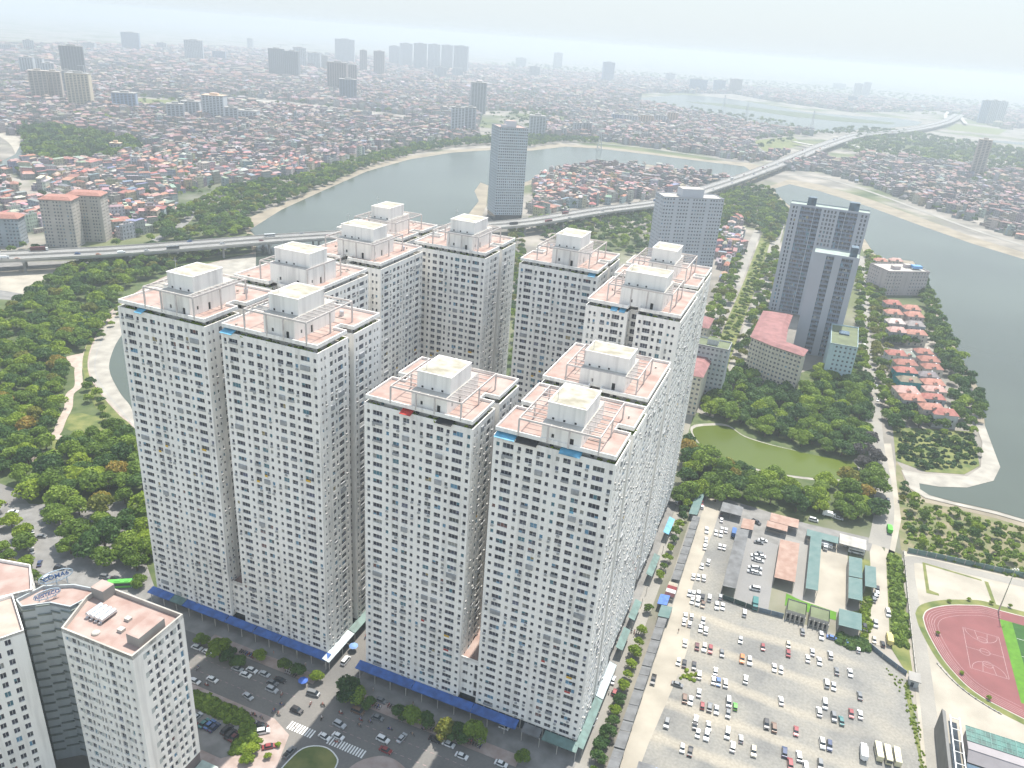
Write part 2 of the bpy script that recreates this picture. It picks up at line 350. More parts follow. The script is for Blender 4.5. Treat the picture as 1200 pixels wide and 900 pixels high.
def smooth(P, n=6, closed=False):
    out = []; k = len(P); rng = range(k if closed else k - 1)
    for i in rng:
        p = [P[(i + d) % k] if closed else P[min(max(i + d, 0), k - 1)] for d in (-1, 0, 1, 2)]
        for j in range(n):
            t = j / n; out.append(tuple(.5 * (2 * p[1][c] + (p[2][c] - p[0][c]) * t + (2 * p[0][c] - 5 * p[1][c] + 4 * p[2][c] - p[3][c]) * t * t + (-p[0][c] + 3 * p[1][c] - 3 * p[2][c] + p[3][c]) * t ** 3) for c in range(len(p[0]))))
    if not closed: out.append(tuple(P[-1]))
    return out
def offset(P, d):
    out = []
    for i, p in enumerate(P):
        a = P[max(i - 1, 0)]; b = P[min(i + 1, len(P) - 1)]; dx, dy = b[0] - a[0], b[1] - a[1]; L = hypot(dx, dy) or 1
        out.append((p[0] - dy / L * d, p[1] + dx / L * d))
    return out
def ribbon(name, P, w, z, m, off=0, **kw):
    A = offset(P, off - w / 2); B = offset(P, off + w / 2); mb = MB()
    for i in range(len(P) - 1): mb.face([(*A[i], z), (*A[i + 1], z), (*B[i + 1], z), (*B[i], z)])
    return tag(mb.build(name, [m]), kind='structure', **kw)

# ================================================================== GROUND, WATER, ROADS
def setting():
    mb = MB(); R = 26000
    mb.face([(-R, -1500, 0), (R, -1500, 0), (R, R, 0), (-R, R, 0)]); tag(mb.build('ground', [GROUND]), kind='structure')
    # --- lakes with their sandy banks (every sheet a few centimetres above the one below)
    lake = [(300, 277), (292, 270), (330, 246), (380, 223), (430, 201), (480, 187), (530, 179), (575, 176), (620, 177), (662, 172), (700, 174), (760, 181), (830, 190),
            (872, 195), (884, 203), (868, 212), (830, 204), (760, 193), (700, 191), (662, 197), (640, 202), (620, 212), (585, 222), (563, 214), (556, 224), (561, 236), (550, 250), (540, 300), (300, 330)]
    bank = [(294, 284), (283, 259), (326, 241), (378, 218), (428, 196), (478, 183), (530, 175.5), (575, 173), (620, 174), (652, 168), (664, 169), (700, 171), (760, 178.5), (830, 187.5),
            (878, 191), (902, 199), (880, 214), (830, 206), (760, 195), (700, 193), (664, 200), (642, 205), (624, 215), (590, 227), (572, 220), (570, 240), (562, 262), (545, 310), (300, 340)]
    psheet('shore', bank, .12, SAND); psheet('lake', lake, .30, WATER)
    # shallow mud along the highway end
    e_l = [(905, 222), (925, 216), (960, 224), (1020, 243), (1080, 265), (1140, 286), (1200, 304), (1260, 325), (1300, 700), (1200, 609), (1167, 599), (1117, 588), (1087, 580), (1077, 573),
           (1077, 567), (1100, 571), (1133, 572), (1163, 564), (1171, 548), (1154, 499), (1153, 487), (1148, 458), (1134, 433), (1120, 408), (1108, 380), (1095, 352), (1083, 326), (1070, 306), (1035, 303), (1024, 297), (1013, 280), (985, 280), (922, 239)]
    e_b = [(900, 219), (925, 210), (961, 216.5), (1021, 234), (1081, 256), (1141, 278), (1200, 296), (1290, 322), (1340, 730), (1200, 618), (1165, 607), (1110, 594), (1080, 588), (1063, 575), (1056, 551), (1083, 557),
           (1133, 560), (1150, 548), (1152, 520), (1143, 497), (1147, 487), (1143, 460), (1129, 437), (1114, 411), (1102, 383), (1089, 354), (1077, 330), (1066, 309), (1030, 306), (1014, 300), (1006, 281), (980, 288), (912, 240)]
    psheet('shore', e_b, .12, SAND); psheet('lake', e_l, .30, WATER)
    psheet('embankment', [(1056, 551), (1083, 556), (1133, 559), (1149, 548), (1151, 520), (1143, 497), (1153, 497), (1172, 548), (1164, 564), (1133, 572), (1100, 571), (1077, 567), (1078, 574), (1089, 581), (1117, 589), (1167, 600), (1200, 609.5), (1200, 613), (1166, 603), (1112, 591), (1084, 584), (1066, 573)], .40, EMBANK)
    for n, P in (('river', [(747, 115), (800, 111), (850, 115), (900, 123), (943, 131), (1000, 136), (1045, 138), (1081, 143), (1075, 147), (1040, 150), (1020, 150), (987, 155), (960, 153), (900, 148), (833, 131), (800, 128), (760, 124)]),
                 ('far pond', [(1056, 163), (1085, 165), (1112, 169), (1150, 177), (1200, 186), (1200, 191), (1150, 182), (1105, 174), (1062, 167)]),
                 ('far pond', [(1160, 164), (1200, 167), (1200, 170), (1163, 167)]), ('far pond', [(620, 98), (680, 100), (705, 103), (690, 105), (620, 101)]),
                 ('canal', [(25, 168), (31, 178), (30, 188), (0, 197), (0, 190), (18, 181)])):
        psheet(n.replace(' ', '_'), P, .35, WATER)
    psheet('river_bank', [(800, 119), (850, 121.5), (900, 128), (945, 133), (1000, 139), (1050, 144), (1045, 146), (990, 143), (930, 137), (890, 131), (840, 124)], .5, FARLEAF)
    # green pond of the park, with its stone edge
    pond = smooth([(812, 503), (835, 499), (855, 501), (872, 512), (900, 521), (930, 528), (965, 536), (1000, 543), (1004, 555), (985, 562), (950, 560), (900, 553), (868, 543), (838, 534), (820, 520)], 4, True)
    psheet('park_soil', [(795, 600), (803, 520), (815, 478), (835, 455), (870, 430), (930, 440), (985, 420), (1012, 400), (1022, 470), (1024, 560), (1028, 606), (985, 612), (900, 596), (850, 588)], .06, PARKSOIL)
    cx = sum(p[0] for p in pond) / len(pond); cy = sum(p[1] for p in pond) / len(pond)
    psheet('pond_edge', [(cx + (p[0] - cx) * 1.03, cy + (p[1] - cy) * 1.09) for p in pond], .12, EMBANK); psheet('pond', pond, .25, PONDW)
    # park on the left: soil, curved concrete embankment, hidden pond
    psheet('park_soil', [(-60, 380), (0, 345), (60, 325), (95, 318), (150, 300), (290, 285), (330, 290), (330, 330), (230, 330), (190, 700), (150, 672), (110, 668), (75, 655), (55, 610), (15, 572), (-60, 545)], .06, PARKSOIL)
    psheet('dusty_yard', [(0, 318), (60, 312), (100, 310), (70, 322), (42, 334), (30, 345), (0, 340)], .12, DUST)
    psheet('dusty_yard', [(-20, 309), (80, 306), (120, 304), (95, 317), (40, 330), (20, 352), (-20, 350)], .09, PAVE)
    ring_o = smooth([(340, 287), (300, 296), (262, 305), (200, 322), (150, 350), (122, 376), (105, 412), (104, 438), (118, 462), (140, 487), (157, 505), (168, 560), (176, 640)], 5)
    ring_i = smooth([(350, 300), (310, 312), (280, 322), (215, 345), (165, 375), (142, 394), (130, 418), (129, 437), (141, 461), (155, 480), (170, 520), (186, 600), (200, 680)], 5)
    psheet('embankment', ring_o + ring_i[::-1], .14, EMBANK)
    ribbon('path', [g(*p) for p in smooth([((a[0] * .66 + b_[0] * .34), (a[1] * .66 + b_[1] * .34)) for a, b_ in zip(ring_o[::5], ring_i[::5])], 5)], .8, .18, CONC); ribbon('path', [g(*p) for p in ring_o], 1.6, .19, PAVEPINK)
    psheet('pond', ring_i + [(330, 640), (420, 330)], .22, WATER)
    psheet('lawn', [(p[0] - 6, p[1] + 0) for p in ring_o[25:50]] + ring_o[25:50][::-1], .20, SOILGREEN)
    for P in ([(82, 486), (95, 484), (125, 491), (124, 505), (104, 512), (82, 505), (74, 500)], [(62, 516), (88, 514), (92, 522), (70, 531), (60, 530)], [(100, 424), (106, 424), (128, 462), (150, 498), (135, 494), (112, 478), (98, 450)]):
        psheet('lawn', P, .13, SOILGREEN)
    ribbon('path', smooth([g(*p) for p in [(100, 418), (92, 432), (92, 452), (82, 462), (80, 478), (73, 492), (68, 505), (66, 512), (90, 516)]], 5), 4.2, .17, PATH)
    ribbon('path', smooth([g(*p) for p in [(137, 366), (122, 380), (108, 396), (102, 410), (96, 424)]], 5), 3.0, .17, PATH)
    psheet('park_plaza', [(78, 418), (97, 414), (100, 424), (92, 434), (82, 428), (70, 424)], .19, PATH)
    psheet('park_plaza', [(34, 532), (50, 529), (72, 532), (72, 541), (55, 545), (38, 541)], .19, PATH)
    psheet('park_plaza', [(103, 343), (125, 338), (138, 343), (130, 350), (108, 349)], .19, PAVE)
    # --- streets in front of the blocks, in the blocks' own axes (u along the fronts, v away from us)
    uvsheet('street', [(-330, -62), (40, -62), (40, -12), (-330, -12)], .05, ASPH)
    uvsheet('street', [(-89.5, -12), (-77.5, -12), (-77.5, 260), (-89.5, 260)], .05, ASPH)
    uvsheet('street', [(-230, 30), (-172, -12), (-150, -12), (-186, -62), (-215, -62), (-300, 0), (-330, 40), (-330, 60)], .054, ASPH)
    uvsheet('street', [(1.5, -62), (7, -62), (6, 200), (0, 200)], .06, ASPHP)
    uvsheet('pavement', [(-330, -12), (-89.5, -12), (-89.5, 90), (-172, 90), (-172, 0), (-230, 40), (-240, 30)], .15, PAVE)
    uvsheet('pavement', [(-77.5, -12.6), (1.5, -12.6), (0, 170), (-77.5, 170)], .15, PAVE)
    uvsheet('brick_strip', [(-135, -13.5), (-89.8, -13.5), (-89.8, -9.3), (-135, -9.3)], .19, PAVEPINK)
    uvsheet('brick_strip', [(-77.2, -14), (-15, -14), (-15, -9.5), (-77.2, -9.5)], .19, PAVEPINK)
    uvsheet('pavement', [(-150, -62), (-80, -62), (-78.5, -50), (-84, -34), (-92, -30.8), (-150, -30.8)], .17, PAVEPINK)
    isl = smooth([(-78, -52), (-78.3, -44), (-77, -36.5), (-72, -33.3), (-67, -34.3), (-64.5, -38), (-64.5, -52)], 4)
    ic = (-71, -44); uvsheet('kerb', [(ic[0] + (a - ic[0]) * 1.06, ic[1] + (b - ic[1]) * 1.04) for a, b in isl], .16, TRIM); uvsheet('lawn', isl, .20, SOILGREEN)
    red = smooth([(-62, -52), (-60.5, -36), (-56, -29.5), (-51, -27.6), (-45, -29), (-38, -33), (-34, -52)], 4)
    uvsheet('red_island', red, .18, PAVEPINK)
    uvsheet('lawn', smooth([(-52, -44), (-50.5, -33.5), (-47, -31.8), (-43.5, -33.5), (-42, -44)], 3), .22, mat('red_bedding_flowers', (.35, .05, .04), .9, .3, 2))
    for (u0, u1, v0, v1) in ((-86.5, -77, -32.2, -29), (-72, -57.8, -31.6, -28.6)):
        mb = MB(); k = int((u1 - u0) / .95)
        for i in range(k):
            a = u0 + i * .95; P = [uv2xy(a, v0), uv2xy(a + .5, v0), uv2xy(a + .5, v1), uv2xy(a, v1)]; mb.face([(*p, .066) for p in P])
        tag(mb.build('zebra_crossing', [LINEW]), kind='structure')
    mb = MB()
    for v in (-20.5, -25.5):
        for i in range(70):
            u = -140 + i * 2.6
            if -92 < u < -75: continue
            mb.face([(*uv2xy(*p), .064) for p in ((u, v), (u + 1.3, v), (u + 1.3, v + .14), (u, v + .14))])
    tag(mb.build('lane_markings', [LINEF]), kind='structure')
    # parking yard and hedge bank below the front-left block
    uvsheet('parking_yard', [(-119, -50), (-97, -50), (-93, -46), (-98, -38), (-119, -38)], .21, PAVE)
    # --- gravel lot and neighbours
    def lotsheet(name, P, z, m):
        o = MB(); o.face([(u, v, z) for u, v in P]); ob = o.build(name, [m]); ob.location = (OX, OY, 0); ob.rotation_euler = (0, 0, AX); return tag(ob, kind='structure')
    lotsheet('gravel_lot', [(13, -70), (108, -70), (106.5, 40), (103, 70), (101, 84), (88, 97), (60, 98), (31, 98), (30, 176), (8, 178)], .07, GRAVEL)
    uvsheet('dirt_road', smooth([(13.8, -70), (14.2, 20), (14.0, 60), (13.6, 100), (13, 150), (12, 180)], 3) + smooth([(20, 176), (20.5, 150), (19, 100), (24, 66), (22, 30), (20, 0), (20, -70)], 3), .10, DUST)
    uvsheet('yard', [(36, 98.5), (50, 98.5), (50, 150), (36, 152)], .075, asphalt('yard_gravel', (.19, .19, .19), (.25, .245, .235)))
    uvsheet('yard', [(62, 112), (80, 112), (80, 165), (62, 165)], .08, DUST)
    uvsheet('yard', [(58.5, 112), (63, 112), (63, 158), (50, 160), (50, 150), (58.5, 150)], .085, asphalt('yard_gravel_pale', (.22, .215, .205), (.29, .28, .26)))
    uvsheet('lawn', [(56, 106.5), (76, 106.5), (76, 112), (62, 113), (56, 115)], .12, FIELD1)
    uvsheet('lawn', [(85, 97), (88, 97), (92, 108), (90, 130), (90, 158), (86, 158), (85, 118), (79, 113), (77, 110), (85, 110)], .11, SOILGREEN)
    uvsheet('dirt_road', [(88, 97), (96, 100), (96.5, 168), (92, 180), (89.5, 165), (90, 130)], .12, DUST)
    uvsheet('verge', [(96, 100), (101, 88), (103.5, 86), (103, 100), (103.3, 170), (98, 172), (96.5, 160)], .11, SOILGREEN)
    uvsheet('verge', [(101.5, 84), (104.5, 40), (106.5, 40), (107.4, -60), (104.6, -60), (103.5, 40), (100, 80)], .12, SOILGREEN)
    ribbon('road', smooth([uv2xy(*p) for p in [(106.8, -70), (107.0, 0), (107.6, 50), (107.2, 100), (106.2, 130), (105.6, 160), (107.5, 168), (118, 170), (150, 172), (190, 175), (230, 180)]], 5), 5.2, .16, ASPHP)
    uvsheet('dusty_yard', [(103.4, -70), (230, -70), (230, 180), (104, 174)], .13, DUST)
    uvsheet('dusty_yard', [(19, 148), (30, 148), (36, 150), (62, 150), (62, 164), (95, 166), (92, 178), (60, 176), (20, 180)], .072, PAVE)
    # main road to the right of the park
    ribbon('road', smooth([g(*p) for p in [(1009, 300), (1013, 340), (1012, 380), (1018, 430), (1022, 470), (1026, 520), (1033, 560), (1036, 600), (1030, 640)]], 5), 9.5, .14, ASPHP)
    psheet('dirt_road', [(1044, 520), (1050, 560), (1056, 610), (1048, 650), (1036, 655), (1040, 610), (1036, 560), (1034, 520)], .11, DUST)
    psheet('garden_ground', [(1050, 540), (1086, 586), (1200, 616), (1290, 640), (1290, 720), (1200, 682), (1100, 658), (1056, 645), (1050, 600)], .09, mat('garden_plots', (.10, .13, .04), .95, .35, .12, col2=(.24, .20, .13), detail=10))
    psheet('garden_ground', [(1046, 500), (1140, 506), (1148, 546), (1130, 556), (1085, 553), (1050, 540)], .13, SOILGREEN)
    # boulevard
    for off in (-13, 13):
        P = smooth([g(*p) for p in [(822, 480), (838, 440), (860, 380), (880, 330), (893, 292), (904, 262)]], 4); ribbon('road', offset(P, off), 9, .14, ASPHP)
    P = smooth([g(*p) for p in [(826, 470), (838, 440), (860, 380), (880, 330), (893, 292), (902, 268)]], 4); ribbon('median', P, 13, .18, SOILGREEN)
    psheet('road', [(806, 462), (842, 470), (836, 490), (800, 478)], .15, ASPHP); psheet('road', [(868, 333), (896, 336), (894, 341), (864, 338)], .15, ASPHP)
    # shore promenade right side and side roads of the city
    ribbon('road', smooth([g(*p) for p in [(905, 205), (960, 208), (1020, 225), (1080, 247), (1140, 269), (1200, 288), (1260, 305)]], 4), 9, .32, ASPHP)
    ribbon('road', smooth([g(*p) for p in [(640, 164), (700, 168), (760, 174), (830, 184), (880, 190)]], 4), 10, .32, ASPHP)
    ribbon('road', smooth([g(*p) for p in [(180, 283), (215, 262), (240, 240), (330, 205), (430, 180), (530, 165)]], 4), 9, .15, PAVE)
    ribbon('road', smooth([g(*p) for p in [(0, 205), (28, 190), (24, 172), (8, 160), (-20, 150)]], 4), 22, .15, DUST)
    ribbon('road', smooth([g(*p) for p in [(258, 113), (330, 121), (400, 132), (470, 140)]], 4), 18, .15, CONCL)
    ribbon('road', smooth([g(*p) for p in [(-20, 598), (15, 618), (45, 660), (70, 700), (120, 735)]], 4), 15, .058, ASPH)
    for P in ([(160, 115), (210, 118), (215, 130), (165, 128)], [(690, 185), (705, 184)] and [(880, 165), (930, 160), (940, 170), (900, 180)], [(1120, 145), (1180, 152), (1170, 158), (1110, 152)]):
        psheet('field', P, .10, SOILGREEN)
setting()

def track():
    """running oval with court lines and the striped pitch"""
    O1 = [(109.6, 125), (110.3, 118), (112, 111), (114.7, 102.7), (118, 96.2), (122, 90.5), (126.6, 86.8), (131.7, 84.6), (142, 81), (190, 81), (190, 146), (150, 146), (140.9, 145.7), (134, 145.6), (128.4, 143.3), (121, 139.5), (114.5, 134.5), (111, 130)]
    c = (135, 112)
    def sc(P, k): return [(c[0] + (a - c[0]) * k, c[1] + (b - c[1]) * k) for a, b in P]
    S = smooth(O1[:9], 4) + [(190, 81), (190, 146)] + smooth(O1[11:] + [O1[0]], 4)[:-1]
    uvsheet('lawn', sc(S, 1.12), .17, SOILGREEN); uvsheet('kerb', sc(S, 1.015), .20, CONCL); uvsheet('running_track', S, .215, TRACKR)
    mb = MB()
    for k in (.96, .925, .89, .855, .80):
        P = sc(S, k)
        for i in range(len(P)):
            a, b = P[i], P[(i + 1) % len(P)]
            if a[0] > 139 and b[0] > 139: continue
            d = hypot(b[0] - a[0], b[1] - a[1]); nx, ny = -(b[1] - a[1]) / d * .07, (b[0] - a[0]) / d * .07
            mb.face([(*uv2xy(a[0] - nx, a[1] - ny), .23), (*uv2xy(b[0] - nx, b[1] - ny), .23), (*uv2xy(b[0] + nx, b[1] + ny), .23), (*uv2xy(a[0] + nx, a[1] + ny), .23)])
    def line(P, closed=False):
        n = len(P)
        for i in range(n if closed else n - 1):
            a, b = P[i], P[(i + 1) % n]; d = hypot(b[0] - a[0], b[1] - a[1]); nx, ny = -(b[1] - a[1]) / d * .08, (b[0] - a[0]) / d * .08
            mb.face([(*uv2xy(a[0] - nx, a[1] - ny), .234), (*uv2xy(b[0] - nx, b[1] - ny), .234), (*uv2xy(b[0] + nx, b[1] + ny), .234), (*uv2xy(a[0] + nx, a[1] + ny), .234)])
    line([(124.2, 101.5), (137.2, 101.5), (137.2, 126.3), (124.2, 126.3)], True); line([(124.2, 114), (137.2, 114)])
    circ = lambda x, y, r, a0=0, a1=360, n=20: [(x + r * cos(radians(a0 + (a1 - a0) * i / n)), y + r * sin(radians(a0 + (a1 - a0) * i / n))) for i in range(n + 1)]
    line(circ(130.7, 114, 1.8)); line(circ(130.7, 101.8, 5.8, 0, 180)); line(circ(130.7, 126, 5.8, 180, 360)); line(circ(130.7, 106.5, 1.8)); line(circ(130.7, 121.4, 1.8))
    line([(128.5, 101.6), (129, 106.5), (132.4, 106.5), (133, 101.6)]); line([(128.5, 126.2), (129, 121.4), (132.4, 121.4), (133, 126.2)])
    tag(mb.build('court_lines', [LINEF]), kind='structure')
    for i in range(9):
        uvsheet('pitch', [(139.3 + i * 4.6, 90), (139.3 + (i + 1) * 4.6, 90), (139.3 + (i + 1) * 4.6, 139.5), (139.3 + i * 4.6, 139.5)], .225, FIELD1 if i % 2 == 0 else FIELD2)
    mb = MB()
    for v in (96, 107, 118, 129): mb.face([(*uv2xy(*p), .236) for p in ((144, v), (180, v), (180, v + .14), (144, v + .14))])
    tag(mb.build('pitch_lines', [LINEW]), kind='structure')
    for P in ([(112, 167), (113.2, 167), (113.4, 147), (117, 146), (117, 144.5), (112, 144)], [(112, 168.2), (136, 166.5), (136, 165.5), (112, 167)], [(137, 166), (138.6, 166), (139.5, 150), (138, 150)]):
        uvsheet('lawn', P, .18, SOILGREEN)
track()

# ================================================================== BUILDINGS
BOXES = []                        # (u0, u1, v0, v1, height) of the tall blocks, used to leave out what they hide
def facade(mb, P0, P1, z0, fh, nf, cols, depth, z1=None, mi=0, panes=None, sill=None, face_id=0):
    """wall from P0 to P1 with real openings: cols = (x0, x1, zlow, zhigh); panes gets (quad, type) for each opening"""
    L = hypot(P1[0] - P0[0], P1[1] - P0[1]); dx, dy = (P1[0] - P0[0]) / L, (P1[1] - P0[1]) / L; nx, ny = dy, -dx
    pt = lambda x, z, d=0: (P0[0] + dx * x - nx * d, P0[1] + dy * x - ny * d, z)
    top = z1 if z1 is not None else z0 + nf * fh
    edges = [0] + [(cols[i][1] + cols[i + 1][0]) / 2 for i in range(len(cols) - 1)] + [L]
    for ci, (x0, x1, lo, hi) in enumerate(cols):
        a, b = edges[ci], edges[ci + 1]
        mb.face([pt(a, z0), pt(x0, z0), pt(x0, top), pt(a, top)], mi); mb.face([pt(x1, z0), pt(b, z0), pt(b, top), pt(x1, top)], mi)
        for f in range(nf):
            zb = z0 + f * fh; za = zb + lo; zc = zb + hi; zn = z0 + (f + 1) * fh if f < nf - 1 else top
            if f == 0: mb.face([pt(x0, z0), pt(x1, z0), pt(x1, za), pt(x0, za)], mi)
            nxt = zn + lo if f < nf - 1 else top
            mb.face([pt(x0, zc), pt(x1, zc), pt(x1, nxt), pt(x0, nxt)], mi)
            mb.face([pt(x0, za), pt(x1, za), pt(x1, za, depth), pt(x0, za, depth)], mi); mb.face([pt(x0, zc, depth), pt(x1, zc, depth), pt(x1, zc), pt(x0, zc)], mi)
            mb.face([pt(x0, za, depth), pt(x0, zc, depth), pt(x0, zc), pt(x0, za)], mi); mb.face([pt(x1, za), pt(x1, zc), pt(x1, zc, depth), pt(x1, za, depth)], mi)
            if panes is not None: panes.append((pt(x0, za, depth), (dx, dy), x1 - x0, zc - za, (nx, ny)))
PANE_MESH = {}
def pane_into(mb, p, d, wdt, h, n, frame=True):
    """one window: split panes standing in the recess, white frame bars in front"""
    k = 3 if wdt > 2.4 else 2 if wdt > 1.2 else 1
    q = lambda x, z, o=0: (p[0] + d[0] * x + n[0] * o, p[1] + d[1] * x + n[1] * o, p[2] + z)
    v0 = random.random()
    for i in range(k):
        a, b = wdt * i / k, wdt * (i + 1) / k; mb.av = v0 if random.random() < .62 else random.random()
        if wdt > 1.2 and random.random() < .35: 
            hh = h * random.choice((.3, .38, .45)); mb.face([q(a, 0), q(b, 0), q(b, hh), q(a, hh)], 0); mb.av = random.random(); mb.face([q(a, hh), q(b, hh), q(b, h), q(a, h)], 0)
        else: mb.face([q(a, 0), q(b, 0), q(b, h), q(a, h)], 0)
        if i: mb.face([q(a - .04, 0, .05), q(a + .04, 0, .05), q(a + .04, h, .05), q(a - .04, h, .05)], 1)
    if frame and wdt > 1.3 and wdt < 3: mb.face([q(0, h * .33, .06), q(wdt, h * .33, .06), q(wdt, h * .33 + .05, .06), q(0, h * .33 + .05, .06)], 1)
def add_windows(root, panes, worldf, nmax=100, name='window', minpx=0):
    """the windows that show largest become parts of their own, the rest one mass"""
    sc = []
    for i, (p, d, wd, h, n) in enumerate(panes):
        x, y, z = worldf(p); nn = worldf((p[0] + n[0], p[1] + n[1], p[2])); nx, ny = nn[0] - x, nn[1] - y
        dist = math.sqrt(x * x + y * y + (z - HC) ** 2); f = -(x * nx + y * ny) / dist; px, py, _ = proj(x, y, z)
        vis = f > 0.02 and -5 < px < 1205 and -5 < py < 905
        sc.append((f * wd * h / dist ** 2 if vis else -1, i))
    sc.sort(reverse=True); big = set(i for s, i in sc[:nmax] if s > 0)
    rest = MB()
    for i, (p, d, wd, h, n) in enumerate(panes):
        if i in big:
            mb = MB(); pane_into(mb, (0, 0, 0), d, wd, h, n); o = mb.build(name, [WIN, TRIM], root, 'rnd'); o.location = p
        else: pane_into(rest, p, d, wd, h, n)
    if rest.f: o = rest.build(name, [WIN, TRIM], root, 'rnd'); o['kind'] = 'stuff'
def sfloor(x0, x1, lo=.95, hi=2.25): return (x0, x1, lo, hi)

# columns of openings of the white towers; W is the 35.2 m long face
S, M_, L_ = (.62, 1.75, 2.75), (.0, 1.7, 3.1), (0, 1.55, 3.0)
FRONT = [(.9, 1.9, .95, 2.2), (2.9, 6.1, .85, 2.4), (7.4, 8.4, .95, 2.25), (9.7, 11.8, .85, 2.4), (13.0, 15.1, .85, 2.4), (16.1, 17.1, .95, 2.25), (18.6, 19.6, .95, 2.25), (20.7, 22.8, .85, 2.4),
         (24.0, 26.1, .85, 2.4), (27.1, 28.1, .95, 2.25), (29.1, 32.3, .85, 2.4), (33.6, 34.6, .95, 2.25)]
ENDA = [(1.4, 2.2, 1.0, 2.1), (3.2, 4.0, 1.0, 2.1), (6.0, 7.6, .8, 2.4), (8.5, 9.5, .95, 2.25), (10.2, 13.0, .75, 2.45), (13.8, 14.7, .95, 2.25)]
ENDB = [(1.0, 1.9, .95, 2.25), (2.8, 5.5, .75, 2.45), (6.5, 7.5, .95, 2.25), (8.7, 10.2, .8, 2.4), (11.8, 12.6, 1.0, 2.1), (13.6, 14.4, 1.0, 2.1)]
REC = [(.7, 2.3, .7, 2.4)]
W = 35.2; NA, NB, ND = 16.0, 19.2, 4.6   # notch from y=NA to NB, ND deep, on both short ends
SHAPES = {}; PERG = mat('dusty_pergola_concrete', (.56, .52, .49), .85, .12, .6)
def tower_mesh(nf, fh):
    """walls of one white tower (local x 0..W, y 0..W), bottom at z0; returns mesh and pane list"""
    key = (nf, fh)
    if key in SHAPES: return SHAPES[key]
    mb = MB(); pn = []; z0 = 4.4; top = z0 + nf * fh + 1.3
    def fc(P0, P1, cols, dep=.3): facade(mb, P0, P1, z0, fh, nf, cols, dep, top - 1.3, panes=pn)
    fc((0, 0), (W, 0), FRONT); fc((W, W), (0, W), FRONT)
    for (X, sgn) in ((W, 1), (0, -1)):
        xi = X - sgn * ND
        if sgn > 0:
            fc((X, 0), (X, NA), ENDA); fc((X, NB), (X, W), ENDB); fc((xi, NA), (xi, NB), [(.6, 2.4, .6, 2.5)]); 
            fc((X, NA), (xi, NA), [(1.6, 2.6, .9, 2.3)]); fc((xi, NB), (X, NB), [(1.8, 2.8, .9, 2.3)])
        else:
            fc((X, W), (X, NB), ENDA); fc((X, NA), (X, 0), ENDB); fc((xi, NB), (xi, NA), [(.6, 2.4, .6, 2.5)]); 
            fc((X, NB), (xi, NB), [(1.6, 2.6, .9, 2.3)]); fc((xi, NA), (X, NA), [(1.8, 2.8, .9, 2.3)])
    # vertical joint strip near the right end of the long faces
    for y, s in ((-.12, 0), (W, 0)):
        mb.box(32.75 if y < 1 else 2.3, y, z0, 32.95 if y < 1 else 2.5, y + .12, top - .1)
    # terrace floor and parapet coping
    out = [(0, 0), (W, 0), (W, NA), (W - ND, NA), (W - ND, NB), (W, NB), (W, W), (0, W), (0, NB), (ND, NB), (ND, NA), (0, NA)]
    zt = top - 1.3
    mb.face([(x, y, zt) for x, y in out], 1)
    ring(mb, out, .28, zt, top, 0)
    ac = MB(); r_ = random.Random(nf)
    for (p, d, wd, h, n) in pn:
        q = lambda x, o, z: (p[0] + d[0] * x + n[0] * (.3 + o), p[1] + d[1] * x + n[1] * (.3 + o), p[2] + z)
        def bx(x0, x1, o, za, zb, mi):
            a_, b_, c_, e_ = q(x0, 0, za), q(x1, 0, za), q(x1, o, za), q(x0, o, za); A, B, C_, D_ = q(x0, 0, zb), q(x1, 0, zb), q(x1, o, zb), q(x0, o, zb)
            for f in ((e_, c_, C_, D_), (a_, e_, D_, A), (c_, b_, B, C_), (D_, C_, B, A), (a_, b_, c_, e_)): ac.face(f, mi)
        if r_.random() < (.24 if wd < 1.1 else .12): x = r_.uniform(-.1, max(0, wd - .7)); bx(x, x + .8, .34, -.62, -.08, 0)
        if wd > 1.5 and r_.random() < .13: bx(-.05, wd + .05, .32, -.05, h * r_.choice((.35, .5, 1.0)), 1)
        elif wd > 1.5 and r_.random() < .02: ac.face([q(.1, .04, -.5), q(wd * .6, .04, -.5), q(wd * .6, .04, .25), q(.1, .04, .25)], r_.choice((2, 3, 4)))
    SHAPES[key] = (mb.mesh('tower_walls', [WALL, CONCL]), pn, top, out, ac.mesh('air_conditioners', [mat('ac_casing', (.34, .34, .33), .6, .1, 2), mat('balcony_cage', (.30, .31, .32), .6, .25, .6), CYANAWN, REDCLOTH, YELLOWC])) if nf else None
    return SHAPES[key]
def inset(P, d):
    n = len(P); out = []
    for i in range(n):
        a, b, c = P[i - 1], P[i], P[(i + 1) % n]
        e1 = (b[0] - a[0], b[1] - a[1]); e2 = (c[0] - b[0], c[1] - b[1]); l1 = hypot(*e1); l2 = hypot(*e2)
        n1 = (-e1[1] / l1, e1[0] / l1); n2 = (-e2[1] / l2, e2[0] / l2); k = 1 + n1[0] * n2[0] + n1[1] * n2[1]
        if k < .15: k = .15
        out.append((b[0] + (n1[0] + n2[0]) / k * d, b[1] + (n1[1] + n2[1]) / k * d))
    return out
def ring(mb, P, t, z0, z1, mi):
    Q = inset(P, t); n = len(P)
    for i in range(n):
        j = (i + 1) % n
        mb.face([(*P[i], z0), (*P[j], z0), (*P[j], z1), (*P[i], z1)], mi); mb.face([(*Q[j], z0), (*Q[i], z0), (*Q[i], z1), (*Q[j], z1)], mi)
        mb.face([(*P[i], z1), (*P[j], z1), (*Q[j], z1), (*Q[i], z1)], mi)
